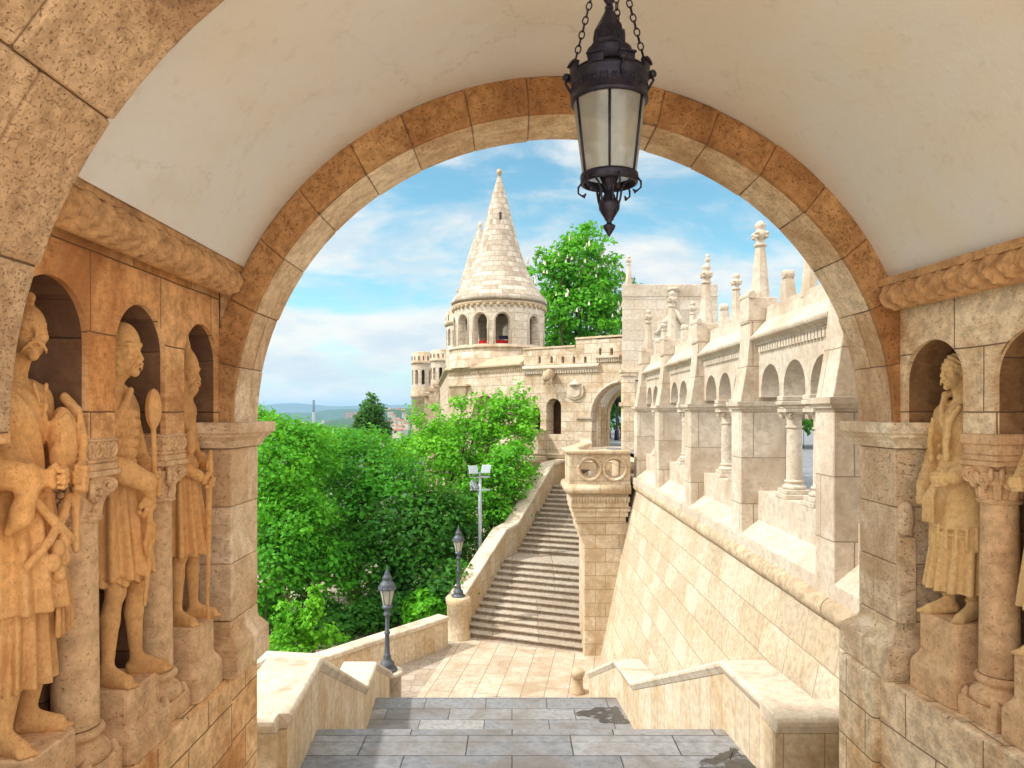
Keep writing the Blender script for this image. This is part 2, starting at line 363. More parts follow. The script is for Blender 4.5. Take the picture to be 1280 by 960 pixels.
class MB:
    def __init__(s):
        s.v, s.f, s.uv, s.sm = [], [], [], []

    def add(s, pts, uv=None, smooth=False):
        i = len(s.v)
        s.v += [tuple(p) for p in pts]
        s.f.append(tuple(range(i, i + len(pts))))
        s.uv.append(uv)
        s.sm.append(smooth)

    def box(s, x0, x1, y0, y1, z0, z1, M_=None):
        c = [Vector((x, y, z)) for x in (x0, x1) for y in (y0, y1) for z in (z0, z1)]
        if M_ is not None:
            c = [M_ @ p for p in c]
        for q in ((0, 1, 3, 2), (4, 6, 7, 5), (0, 4, 5, 1), (2, 3, 7, 6), (0, 2, 6, 4), (1, 5, 7, 3)):
            s.add([c[k] for k in q])
        return s

    def hexa(s, b, t):
        """b, t: four bottom and four top points in the same order."""
        s.add(b[::-1]); s.add(t)
        for i in range(4):
            j = (i + 1) % 4
            s.add([b[i], b[j], t[j], t[i]])
        return s

    def prism(s, poly, f0, f1):
        """poly of 2D points, f0/f1 map a 2D point to the two end planes."""
        a = [f0(*p) for p in poly]; b = [f1(*p) for p in poly]
        s.add(a[::-1]); s.add(b)
        n = len(poly)
        for i in range(n):
            j = (i + 1) % n
            s.add([a[i], a[j], b[j], b[i]])
        return s

    def lathe(s, cx, cy, prof, n=24, a0=0.0, a1=2 * math.pi, uR=None, smooth=True, cap=True, rot=0.0, sx=1.0):
        full = abs(a1 - a0 - 2 * math.pi) < 1e-6
        L = 0.0
        for k in range(len(prof) - 1):
            (r0, z0), (r1, z1) = prof[k], prof[k + 1]
            dl = math.hypot(r1 - r0, z1 - z0)
            U = uR or max(r0, r1, 1e-3)
            for i in range(n):
                t0 = a0 + (a1 - a0) * i / n + rot; t1 = a0 + (a1 - a0) * (i + 1) / n + rot
                P = lambda r, t, z: (cx + sx * r * math.cos(t), cy + r * math.sin(t), z)
                pts = [P(r0, t0, z0), P(r0, t1, z0), P(r1, t1, z1), P(r1, t0, z1)]
                uv = [(t0 * U, L), (t1 * U, L), (t1 * U, L + dl), (t0 * U, L + dl)]
                if r0 < 1e-6: pts, uv = pts[1:], uv[1:]
                elif r1 < 1e-6: pts, uv = pts[:3], uv[:3]
                s.add(pts, uv, smooth)
            L += dl
        return s

    def tube(s, pts, rad, n=8, smooth=True, cap=True):
        pts = [Vector(p) for p in pts]
        rads = rad if isinstance(rad, (list, tuple)) else [rad] * len(pts)
        rings = []
        up = None
        for i, p in enumerate(pts):
            d = (pts[min(i + 1, len(pts) - 1)] - pts[max(i - 1, 0)]).normalized()
            if up is None:
                up = Vector((0, 0, 1)) if abs(d.z) < 0.9 else Vector((1, 0, 0))
            a = d.cross(up).normalized(); b = a.cross(d).normalized(); up = b
            rings.append([p + (a * math.cos(2 * math.pi * k / n) + b * math.sin(2 * math.pi * k / n)) * rads[i] for k in range(n)])
        for i in range(len(rings) - 1):
            for k in range(n):
                j = (k + 1) % n
                s.add([rings[i][k], rings[i][j], rings[i + 1][j], rings[i + 1][k]], None, smooth)
        if cap:
            s.add(rings[0][::-1]); s.add(rings[-1])
        return s

    def sweep(s, path, prof, smooth=False, cap=True, closed=False):
        """profile (offset to the left of the path, height) carried along a plan path with mitred corners."""
        path = [Vector(p) for p in path]
        n = len(path); rings = []; run = [0.0]
        for i in range(1, n):
            run.append(run[-1] + (path[i] - path[i - 1]).length)
        for i in range(n):
            def hd(a, b):
                d = path[b] - path[a]; d.z = 0
                return d.normalized()
            if closed:
                d0, d1 = hd((i - 1) % n, i), hd(i, (i + 1) % n)
            else:
                d0 = hd(max(i - 1, 0), max(i, 1)); d1 = hd(min(i, n - 2), min(i + 1, n - 1))
            n0 = Vector((-d0.y, d0.x, 0)); n1 = Vector((-d1.y, d1.x, 0))
            nn = (n0 + n1).normalized()
            k = 1.0 / max(0.3, nn.dot(n0))
            rings.append([path[i] + nn * (o * k) + Vector((0, 0, z)) for o, z in prof])
        m = len(prof); acc = [0.0]
        for k in range(m):
            j = (k + 1) % m
            acc.append(acc[-1] + math.hypot(prof[j][0] - prof[k][0], prof[j][1] - prof[k][1]))
        rng = range(n) if closed else range(n - 1)
        for i in rng:
            i2 = (i + 1) % n
            for k in range(m):
                j = (k + 1) % m
                u0, u1 = run[i], run[i] + (path[i2] - path[i]).length
                s.add([rings[i][k], rings[i2][k], rings[i2][j], rings[i][j]],
                      [(u0, acc[k]), (u1, acc[k]), (u1, acc[k + 1]), (u0, acc[k + 1])], smooth)
        if cap and not closed:
            s.add(rings[0]); s.add(rings[-1][::-1])
        return s

    def build(s, name, mat, parent=None, bevel=0.0, local=False, merge=True, seg=1):
        me = bpy.data.meshes.new(name)
        off = Vector((0, 0, 0)) if (local or parent is None) else world_loc(parent)
        if merge:
            key = {}; vs = []; fs = []; uvs = []; sms = []
            for f, uv, sm in zip(s.f, s.uv, s.sm):
                nf = []; nu = []
                for k, i in enumerate(f):
                    p = s.v[i]; q = (round(p[0], 4), round(p[1], 4), round(p[2], 4))
                    j = key.get(q)
                    if j is None:
                        j = key[q] = len(vs); vs.append(p)
                    if nf and (j == nf[-1] or (k == len(f) - 1 and j == nf[0])):
                        continue
                    nf.append(j)
                    nu.append(uv[k] if uv else None)
                if len(set(nf)) >= 3 and len(set(nf)) == len(nf):
                    fs.append(nf); uvs.append(nu if uv else None); sms.append(sm)
        else:
            vs, fs, uvs, sms = s.v, s.f, s.uv, s.sm
        me.from_pydata([(p[0] - off.x, p[1] - off.y, p[2] - off.z) for p in vs], [], fs)
        uvl = me.uv_layers.new(name='UVMap')
        dat = np.zeros((len(me.loops), 2), dtype=np.float32)
        li = 0
        for f, uv in zip(fs, uvs):
            if uv is None:
                a = Vector(vs[f[0]]); nrm = Vector((0, 0, 0))
                for k in range(1, len(f) - 1):
                    nrm += (Vector(vs[f[k]]) - a).cross(Vector(vs[f[k + 1]]) - a)
                if nrm.length > 0: nrm.normalize()
                if abs(nrm.z) > 0.8:
                    for i in f:
                        dat[li] = (vs[i][0], vs[i][1]); li += 1
                else:
                    t = Vector((-nrm.y, nrm.x, 0)).normalized()
                    if t.x + t.y < 0: t = -t
                    k = 1.0 / max(0.25, math.sqrt(max(1e-6, 1 - nrm.z ** 2)))
                    for i in f:
                        dat[li] = (vs[i][0] * t.x + vs[i][1] * t.y, vs[i][2] * k); li += 1
            else:
                for q in uv:
                    dat[li] = q; li += 1
        uvl.data.foreach_set('uv', dat.ravel())
        me.polygons.foreach_set('use_smooth', sms)
        me.materials.append(mat)
        bm = bmesh.new(); bm.from_mesh(me)
        bmesh.ops.recalc_face_normals(bm, faces=bm.faces)
        bm.to_mesh(me); bm.free()
        o = bpy.data.objects.new(name, me)
        col.objects.link(o)
        if parent is not None:
            o.parent = parent
        if bevel:
            bv = o.modifiers.new('bevel', 'BEVEL')
            bv.width = bevel; bv.segments = seg; bv.limit_method = 'ANGLE'; bv.angle_limit = R(35)
            bv.harden_normals = False
        return o


def mesh_np(name, V, Fq, mat, parent=None, smooth=False):
    """mesh from numpy arrays: V (n,3), Fq (m,4) or (m,3)."""
    me = bpy.data.meshes.new(name)
    k = Fq.shape[1]
    me.vertices.add(len(V)); me.vertices.foreach_set('co', np.ascontiguousarray(V, dtype=np.float32).ravel())
    me.loops.add(len(Fq) * k); me.loops.foreach_set('vertex_index', np.ascontiguousarray(Fq, dtype=np.int32).ravel())
    me.polygons.add(len(Fq)); me.polygons.foreach_set('loop_start', np.arange(0, len(Fq) * k, k, dtype=np.int32))
    me.polygons.foreach_set('loop_total', np.full(len(Fq), k, dtype=np.int32))
    me.polygons.foreach_set('use_smooth', np.full(len(Fq), smooth, dtype=bool))
    me.update(calc_edges=True); me.validate()
    me.materials.append(mat)
    o = bpy.data.objects.new(name, me); col.objects.link(o)
    if parent is not None: o.parent = parent
    return o


def tag(o, label=None, cat=None, group=None, kind=None):
    if label: o['label'] = label
    if cat: o['category'] = cat
    if group: o['group'] = group
    if kind: o['kind'] = kind
    return o


def thing(name, label, cat, loc=(0, 0, 0), rz=0.0, group=None):
    o = bpy.data.objects.new(name, None)
    col.objects.link(o)
    o.location = loc; o.rotation_euler = (0, 0, rz); o.empty_display_size = 0.2
    return tag(o, label, cat, group)


def copy_tree(o, parent=None):
    c = o.copy(); col.objects.link(c); c.parent = parent
    for ch in list(o.children): copy_tree(ch, c)
    return c


def arched_wall(mb, mapf, u0, u1, z0, z1, ops, d0, d1, du=None, seg=14, back=True, bottom=False, ends=True):
    """wall from u0 to u1 and z0 to z1, thickness d0..d1, with round-headed openings (uc, r, zspring, zbottom)."""
    def q(a, uv): mb.add([mapf(*p) for p in a], uv)

    def panel(ua, ub, za, zb, za2=None, zb2=None):
        za2 = za if za2 is None else za2; zb2 = zb if zb2 is None else zb2
        for d in ((d0, d1) if back else (d0,)):
            q([(ua, d, za), (ub, d, za2), (ub, d, zb2), (ua, d, zb)], [(ua, za), (ub, za2), (ub, zb2), (ua, zb)])

    def span(ua, ub, za, zb):
        n = max(1, int(math.ceil((ub - ua) / du))) if du else 1
        for i in range(n):
            a = ua + (ub - ua) * i / n; b = ua + (ub - ua) * (i + 1) / n
            panel(a, b, za, zb)
            q([(a, d0, zb), (b, d0, zb), (b, d1, zb), (a, d1, zb)], [(a, 0), (b, 0), (b, d1 - d0), (a, d1 - d0)])
            if bottom:
                q([(a, d0, za), (b, d0, za), (b, d1, za), (a, d1, za)], [(a, 0), (b, 0), (b, d1 - d0), (a, d1 - d0)])
    cur = u0
    for (uc, r, zs, zb) in sorted(ops):
        if uc - r > cur + 1e-5: span(cur, uc - r, z0, z1)
        pts = [(uc - r * math.cos(math.pi * k / seg), zs + r * math.sin(math.pi * k / seg)) for k in range(seg + 1)]
        for (ua, za), (ub, zb_) in zip(pts, pts[1:]):
            panel(ua, ub, za, z1, zb_, z1)
            q([(ua, d0, z1), (ub, d0, z1), (ub, d1, z1), (ua, d1, z1)], None)
            q([(ua, d0, za), (ub, d0, zb_), (ub, d1, zb_), (ua, d1, za)], None)
            if zb > z0 + 1e-5: panel(ua, ub, z0, zb)
        for ue in (uc - r, uc + r):
            q([(ue, d0, zb), (ue, d0, zs), (ue, d1, zs), (ue, d1, zb)], None)
        if zb > z0 + 1e-5:
            q([(uc - r, d0, zb), (uc + r, d0, zb), (uc + r, d1, zb), (uc - r, d1, zb)], None)
        cur = uc + r
    if cur < u1 - 1e-5: span(cur, u1, z0, z1)
    if ends:
        for ue in (u0, u1):
            q([(ue, d0, z0), (ue, d0, z1), (ue, d1, z1), (ue, d1, z0)], None)
    return mb


# ================================================================ GATE PASSAGE
XL = -2.4
AY0, AY1 = 5.9, 6.52                     # framing arch, inner and outer face
def xr(Y): return 3.18 - 0.102 * (Y - 5.9)
mapL = lambda u, d, z: (XL - d, u, z)
mapR = lambda u, d, z: (xr(u) + d, u, z)
LEDGE = -2.17
NZ = -0.15                               # underside of the niche arcade


def ring_blocks(mb, xc, zc, ai, bi, ao, bo, y0, y1, n, splits=(), t0=0.0, t1=math.pi, jit=0.006, gap=0.004, sub=4, seed=1):
    rr = random.Random(seed)
    P = lambda a, b, t, y: Vector((xc + a * math.cos(t), y, zc + b * math.sin(t)))
    ed = [t0 + (t1 - t0) * k / n + (rr.uniform(-0.012, 0.012) if 0 < k < n else 0) for k in range(n + 1)]
    for k in range(n):
        ys = [(y0, y1)]
        if k in splits:
            ym = y0 + (y1 - y0) * rr.uniform(0.4, 0.65); ys = [(y0, ym), (ym, y1)]
        for (ya, yb) in ys:
            j = rr.uniform(-jit, jit)
            ta, tb = ed[k] + gap / ai / 2, ed[k + 1] - gap / ai / 2
            ya2 = ya + (gap / 2 if ya != y0 else rr.uniform(-0.004, 0.004)); yb2 = yb - (gap / 2 if yb != y1 else 0)
            for s in range(sub):
                a0 = ta + (tb - ta) * s / sub; a1 = ta + (tb - ta) * (s + 1) / sub
                I = lambda t, y: P(ai + j, bi + j, t, y)
                O = lambda t, y: P(ao + j * 2, bo + j * 2, t, y)
                mb.add([I(a0, ya2), I(a1, ya2), I(a1, yb2), I(a0, yb2)])
                mb.add([O(a0, ya2), O(a1, ya2), O(a1, yb2), O(a0, yb2)])
                mb.add([I(a0, ya2), I(a1, ya2), O(a1, ya2), O(a0, ya2)])
                mb.add([I(a0, yb2), I(a1, yb2), O(a1, yb2), O(a0, yb2)])
                if s == 0: mb.add([I(a0, ya2), I(a0, yb2), O(a0, yb2), O(a0, ya2)])
                if s == sub - 1: mb.add([I(a1, ya2), I(a1, yb2), O(a1, yb2), O(a1, ya2)])
    return mb


# --- framing arch
arch = thing('stone_arch', 'large round stone arch framing the view, brown travertine voussoirs on two piers', 'arch', (0.42, 6.2, -5))
AXC, AZC = 0.42, -0.10
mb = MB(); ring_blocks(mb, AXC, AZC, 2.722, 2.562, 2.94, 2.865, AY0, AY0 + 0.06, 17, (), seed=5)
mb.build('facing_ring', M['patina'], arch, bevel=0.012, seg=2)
mb = MB(); ring_blocks(mb, AXC, AZC, 2.72, 2.56, 2.94, 2.865, AY0 + 0.062, AY1, 17, (1, 3, 4, 7, 9, 12, 14, 15), seed=5)
mb.build('arch_ring', M['voussoir'], arch, bevel=0.012, seg=2)
mb = MB(); ring_blocks(mb, AXC, AZC, 2.728, 2.568, 2.9, 2.8, AY0 + 0.008, AY1 - 0.01, 1, sub=60, jit=0, gap=0)
mb.build('joint_bed', M['mortar'], arch)
# wall above and beside the ring (outer face of the gate)
mb = MB()
nseg = 40
rect = lambda t: (max(-3.5, min(5.6, AXC + 6 * math.cos(t))), min(3.5, max(-0.1, AZC + 6 * math.sin(t))))
for k in range(nseg):
    t0, t1 = math.pi * k / nseg, math.pi * (k + 1) / nseg
    i0 = (AXC + 2.9 * math.cos(t0), AZC + 2.8 * math.sin(t0)); i1 = (AXC + 2.9 * math.cos(t1), AZC + 2.8 * math.sin(t1))
    for y in (AY0 + 0.04, AY1 - 0.03):
        mb.add([(i0[0], y, i0[1]), (i1[0], y, i1[1]), (rect(t1)[0], y, rect(t1)[1]), (rect(t0)[0], y, rect(t0)[1])])
    mb.add([(rect(t0)[0], AY0 + 0.04, rect(t0)[1]), (rect(t1)[0], AY0 + 0.04, rect(t1)[1]), (rect(t1)[0], AY1 - 0.03, rect(t1)[1]), (rect(t0)[0], AY1 - 0.03, rect(t0)[1])])
mb.build('gable_wall', M['warm_dado'], arch)


def block_pier(name, x0, x1, parent, seed, flare, inner_left):
    """pier of coursed blocks between x0 and x1; the passage-side face carries the flare."""
    rr = random.Random(seed)
    mb = MB()
    zs = [-0.30, -0.78, -1.25, -1.72]
    for za, zb in zip(zs, zs[1:]):
        j = rr.uniform(-0.004, 0.004)
        ys = [(AY0 + 0.002, AY1)] if rr.random() < 0.35 else [(AY0 + 0.002, AY0 + 0.36), (AY0 + 0.364, AY1)]
        for ya, yb in ys:
            k = rr.uniform(-0.004, 0.004)
            mb.box(x0 + (k if inner_left else 0), x1 + (0 if inner_left else k), ya + j, yb, zb + 0.002, za - 0.002)
    # base course: chamfer stop spreading outwards
    zb, zt = LEDGE, -1.724
    s = -1 if inner_left else 1
    for ya, yb in ((AY0 + 0.002, AY0 + 0.30), (AY0 + 0.304, AY1)):
        def ringp(z, e):
            X0 = x0 - (e if inner_left else 0); X1 = x1 + (0 if inner_left else e)
            Ya = ya - (e * 0.9 if ya < AY0 + 0.1 else 0); Yb = yb + (e if yb > AY1 - 0.05 else 0)
            return [Vector((X0, Ya, z)), Vector((X1, Ya, z)), Vector((X1, Yb, z)), Vector((X0, Yb, z))]
        prof = [(zt, 0.0), (zt - 0.08, 0.0), (zt - 0.12, 0.012), (zt - 0.17, 0.05), (zt - 0.21, 0.075), (zb, 0.08)]
        for (z1, e1), (z0, e0) in zip(prof, prof[1:]):
            a, b = ringp(z0, e0 * flare), ringp(z1, e1 * flare)
            for i in range(4):
                jx = (i + 1) % 4
                mb.add([a[i], a[jx], b[jx], b[i]])
        mb.add(ringp(zt, 0)); mb.add(ringp(zb, 0.08 * flare))
    pm = M['pier_pale'] if inner_left else M['pier']
    p = mb.build(name, pm, parent, bevel=0.012, seg=2)
    # impost: fillet, cyma, bed
    im = MB()
    prof = [(0.0, -0.30), (0.03, -0.295), (0.035, -0.27), (0.05, -0.235), (0.085, -0.205), (0.095, -0.18), (0.12, -0.175), (0.12, -0.085), (0.0, -0.085)]
    if inner_left:
        path = [(x0 + 0.6, AY0 - 0.02, 0), (x0, AY0 - 0.02, 0), (x0, AY1, 0), (x0 + 0.6, AY1, 0)]
        prof = [(e, z) for e, z in prof]
        path = path[::-1]
    else:
        path = [(x1 - 0.6, AY0 - 0.02, 0), (x1, AY0 - 0.02, 0), (x1, AY1, 0), (x1 - 0.6, AY1, 0)]
    # orientation check: offset must point into the passage
    im.sweep(path, [((-e if not inner_left else -e), z) for e, z in prof])
    im.build('impost', pm, p, bevel=0.006)
    return p


pL = block_pier('pier', -3.0, -2.3, arch, 3, 1.0, False)
pR = block_pier('pier', 3.14, 3.85, arch, 8, 1.6, True)
for xa_, xb_ in ((-3.5, -3.0), (3.85, 5.6)):
    mb = MB(); mb.box(xa_, xb_, AY0 + 0.05, AY1 - 0.03, -7.5, -0.1)
    mb.build('flank_wall', M['lime'], arch)
mb = MB()
mb.box(-3.5, -2.31, AY0, AY1 + 0.02, -7.5, LEDGE - 0.004)
mb.build('pier_footing', M['warm_dado'], arch, bevel=0.015, seg=2)
mb = MB()
mb.box(2.97, 5.6, AY0 + 0.02, AY1 + 0.04, -7.5, LEDGE - 0.004)
mb.build('pier_footing', M['pale_dado'], arch, bevel=0.03, seg=3)
# small corner stop with a ball top on the right pier
mb = MB(); mb.box(3.145, 3.29, AY0 - 0.05, AY0 + 0.001, -1.72, -1.02)
mb.lathe(3.2175, AY0 - 0.005, [(0.0, -0.72), (0.05, -0.75), (0.07, -0.83), (0.066, -0.93), (0.06, -1.0), (0.0, -1.0)], 14)
mb.build('corner_stop', M['pier_pale'], pR, bevel=0.008)

# --- plaster vault
vault = MB()
NY, NT = 10, 64
t0_, t1_ = math.asin(1.13 / 2.86), math.pi - math.asin(1.29 / 2.86)
def vpt(Y, t):
    w = (Y - 2.0) / 3.9
    xl, xR = -2.52, 3.36 + (xr(Y) - xr(5.9)) * 0.85
    xc = (xl + xR) / 2; a = (xR - xl) / 2
    return Vector((xc + a * math.cos(t), Y, -0.1 + 2.86 * math.sin(t)))
for i in range(NY):
    ya, yb = 2.0 + 3.92 * i / NY, 2.0 + 3.92 * (i + 1) / NY
    for k in range(NT):
        ta, tb = t0_ + (t1_ - t0_) * k / NT, t0_ + (t1_ - t0_) * (k + 1) / NT
        vault.add([vpt(ya, ta), vpt(ya, tb), vpt(yb, tb), vpt(yb, ta)], None, True)
vt = vault.build('plaster_vault', M['plaster'])
tag(vt, 'smooth cream plastered barrel vault over the passage, where the lantern hangs', 'ceiling')
rf = MB(); rf.box(-3.9, 5.3, 2.0, AY0 + 0.03, 3.0, 3.4)  # unseen shell put in to block sun above and beside the vault
rf.box(-3.9, -3.42, 2.0, AY0 + 0.03, -2.3, 3.0); rf.box(4.55, 5.3, 2.0, AY0 + 0.03, -1.7, 3.0)
ro = rf.build('gate_roof', M['lime'])
tag(ro, 'flat stone roof slab and outer side walls enclosing the vaulted passage', 'roof')

# --- nearest rib, only its left haunch shows
rib = thing('arch_rib', 'rough brown stone rib of big blocks crossing the vault at the upper left', 'arch', (0.35, 2.9, -1.6))
mb = MB(); ring_blocks(mb, 0.58, -0.1, 2.95, 2.74, 3.2, 3.0, 2.1, 3.42, 11, (0, 2, 4, 6, 8, 9, 10), jit=0.012, gap=0.006, seed=21)
mb.build('rib_ring', M['rib'], rib, bevel=0.018, seg=2)
mb = MB(); ring_blocks(mb, 0.58, -0.1, 2.963, 2.753, 3.18, 2.98, 2.12, 3.405, 1, sub=50, jit=0, gap=0)
mb.build('joint_bed', M['mortar'], rib)
mb = MB(); mb.box(-3.05, -2.40, 2.1, 3.38, -0.62, -0.1)
mb.build('springer', M['pier'], rib, bevel=0.012)
mb = MB(); mb.box(-3.4, -2.66, 2.1, 3.2, -1.7, -0.625)
mb.build('pier', M['pier'], rib, bevel=0.012)
mb = MB(); mb.box(3.48, 4.1, 2.1, 3.2, -1.7, -0.1)
mb.build('springer', M['pier'], rib, bevel=0.012)


# --- niche walls with columns
def cornice_roll(mb, y0, y1, xf, sgn, zc, r, seed):
    """half-round moulding carved with slanting leaves; real relief."""
    ny, nt = int((y1 - y0) / 0.009), 26
    grid = []
    for i in range(ny + 1):
        Y = y0 + (y1 - y0) * i / ny
        row = []
        for k in range(nt + 1):
            t = R(-100) + R(200) * k / nt
            s = k / nt
            ph = Y * 40 + 11 * abs(s - 0.55) + 0.6 * math.sin(Y * 9 + seed) + 0.5 * math.sin(s * 14)
            rel = 0.5 + 0.5 * math.sin(ph)
            rel = rel ** 0.55 * 0.046 + 0.006 * math.sin(ph * 4 + s * 9) + 0.008 * math.sin(Y * 61 + s * 23)
            fade = min(1, min(s, 1 - s) * 5) * min(1.0, (y1 - Y) / 0.10 + 0.0)
            rr_ = r * (1.0 if y1 - Y > 0.06 else math.sqrt(max(0.05, 1 - ((0.06 - (y1 - Y)) / 0.065) ** 2))) + rel * fade - 0.030 * fade
            row.append(Vector((xf(Y) + sgn * rr_ * math.cos(t), Y, zc + rr_ * math.sin(t))))
        grid.append(row)
    for i in range(ny):
        for k in range(nt):
            mb.add([grid[i][k], grid[i + 1][k], grid[i + 1][k + 1], grid[i][k + 1]], None, True)
    mb.add(grid[-1]); mb.add(grid[0])
    return mb


def volute(mb, c, r, axis, n=26, turns=2.2, th=0.016):
    """small spiral scroll lying in the plane normal to axis."""
    a = Vector(axis).normalized(); u = Vector((0, 0, 1)); w = a.cross(u)
    pts = []; rad = []
    for i in range(n):
        f = i / (n - 1); t = -math.pi * 0.5 + turns * 2 * math.pi * f; q = r * (1 - 0.86 * f)
        pts.append(Vector(c) + (w * math.cos(t) + u * math.sin(t)) * q + a * (0.012 * f)); rad.append(th * (1 - 0.35 * f))
    mb.tube(pts, rad, 7)
    mb.tube([Vector(c) - a * 0.02, Vector(c) + a * 0.03], [r * 0.24, r * 0.2], 8)


def niche_column(parent, cx, cy, rz, ornate, mat, w=0.155):
    M_ = Matrix.Translation((cx, cy, 0)) @ Matrix.Rotation(rz, 4, 'Z')
    sh_ = MB(); sh_.lathe(cx, cy, [(0.126, -1.83), (0.124, -1.5), (0.116, -0.63)], 32)
    c = sh_.build('column', mat, parent)
    cap = MB()
    cap.lathe(cx, cy, [(0.114, -0.64), (0.135, -0.635), (0.143, -0.62), (0.135, -0.605), (0.112, -0.6), (0.112, -0.52), (0.122, -0.46), (0.15, -0.40), (0.165, -0.375), (0.0, -0.375)], 32)
    for sx in (-1, 1):
        for sy in (-1, 1):
            d = (M_.to_3x3() @ Vector((sx, sy, 0))).normalized()
            p = Vector((cx, cy, -0.435)) + d * 0.165
            cap.tube([Vector((cx, cy, -0.6)) + d * 0.11, Vector((cx, cy, -0.52)) + d * 0.122, Vector((cx, cy, -0.45)) + d * 0.16, p + Vector((0, 0, 0.03))], [0.028, 0.034, 0.03, 0.03], 8)
            side = d.cross(Vector((0, 0, 1)))
            volute(cap, p + side * 0.028, 0.055, side); volute(cap, p - side * 0.028, 0.055, -side)
    for ax in ((1, 0), (0, 1), (-1, 0), (0, -1)):
        d = (M_.to_3x3() @ Vector((ax[0], ax[1], 0)))
        p = Vector((cx, cy, -0.47)) + d * 0.125
        side = d.cross(Vector((0, 0, 1)))
        if ornate:                      # rosette of lobes
            for k in range(7):
                t = 2 * math.pi * k / 7
                q = p + side * 0.045 * math.cos(t) + Vector((0, 0, 0.045 * math.sin(t)))
                cap.lathe(q.x, q.y, [(0, q.z - 0.026), (0.02, q.z - 0.016), (0.027, q.z), (0.02, q.z + 0.016), (0, q.z + 0.026)], 8)
            cap.lathe(p.x + d.x * .012, p.y + d.y * .012, [(0, p.z - 0.024), (0.022, p.z - 0.012), (0.022, p.z + 0.012), (0, p.z + 0.024)], 8)
        else:
            volute(cap, p + side * 0.045 + d * 0.02, 0.05, d); volute(cap, p - side * 0.045 + d * 0.02, 0.05, d)
        # leaf
        mb_p = [Vector((cx, cy, -0.6)) + d * 0.115, Vector((cx, cy, -0.55)) + d * 0.13, Vector((cx, cy, -0.515)) + d * 0.145]
        cap.tube(mb_p, [0.035, 0.03, 0.012], 8)
    cap.build('capital', mat, c, merge=False)
    imp = MB()
    B = lambda a, z0, z1: imp.box(-a, a, -a, a, z0, z1, M_)
    B(w + 0.02, -0.375, -0.34); B(w + 0.005, -0.34, -0.30); B(w - 0.002, -0.30, NZ)
    if ornate:                          # interlace band cut in low relief
        for ax in range(4):
            rot = M_ @ Matrix.Rotation(ax * math.pi / 2, 4, 'Z')
            for ph in (0, math.pi):
                pts = [rot @ Vector((w + 0.002, -w + 2 * w * i / 24, -0.222 + 0.042 * math.sin(ph + i / 24 * 4 * math.pi))) for i in range(25)]
                imp.tube(pts, 0.011, 5)
            for zz in (-0.285, -0.165):
                imp.tube([rot @ Vector((w + 0.002, -w, zz)), rot @ Vector((w + 0.002, w, zz))], 0.010, 5)
    else:
        imp.box(-w - 0.015, w + 0.015, -w - 0.015, w + 0.015, -0.225, -0.155, M_)
    imp.build('impost_block', mat, c, bevel=0.006, merge=True)
    ba = MB()
    ba.lathe(cx, cy, [(0.126, -1.835), (0.142, -1.835), (0.155, -1.85), (0.155, -1.875), (0.142, -1.89), (0.13, -1.9), (0.13, -1.925), (0.16, -1.94), (0.182, -1.97), (0.185, -2.0), (0.175, -2.03), (0.0, -2.03)], 32)
    ba.box(-0.18, 0.18, -0.18, 0.18, LEDGE, -2.03, M_)
    for sx in (-1, 1):
        for sy in (-1, 1):
            p = M_ @ Vector((0.14 * sx, 0.14 * sy, 0))
            ba.lathe(p.x, p.y, [(0.04, -2.03), (0.034, -2.0), (0.018, -1.975), (0, -1.965)], 8)
    ba.build('base', mat, c, bevel=0.008)
    return c


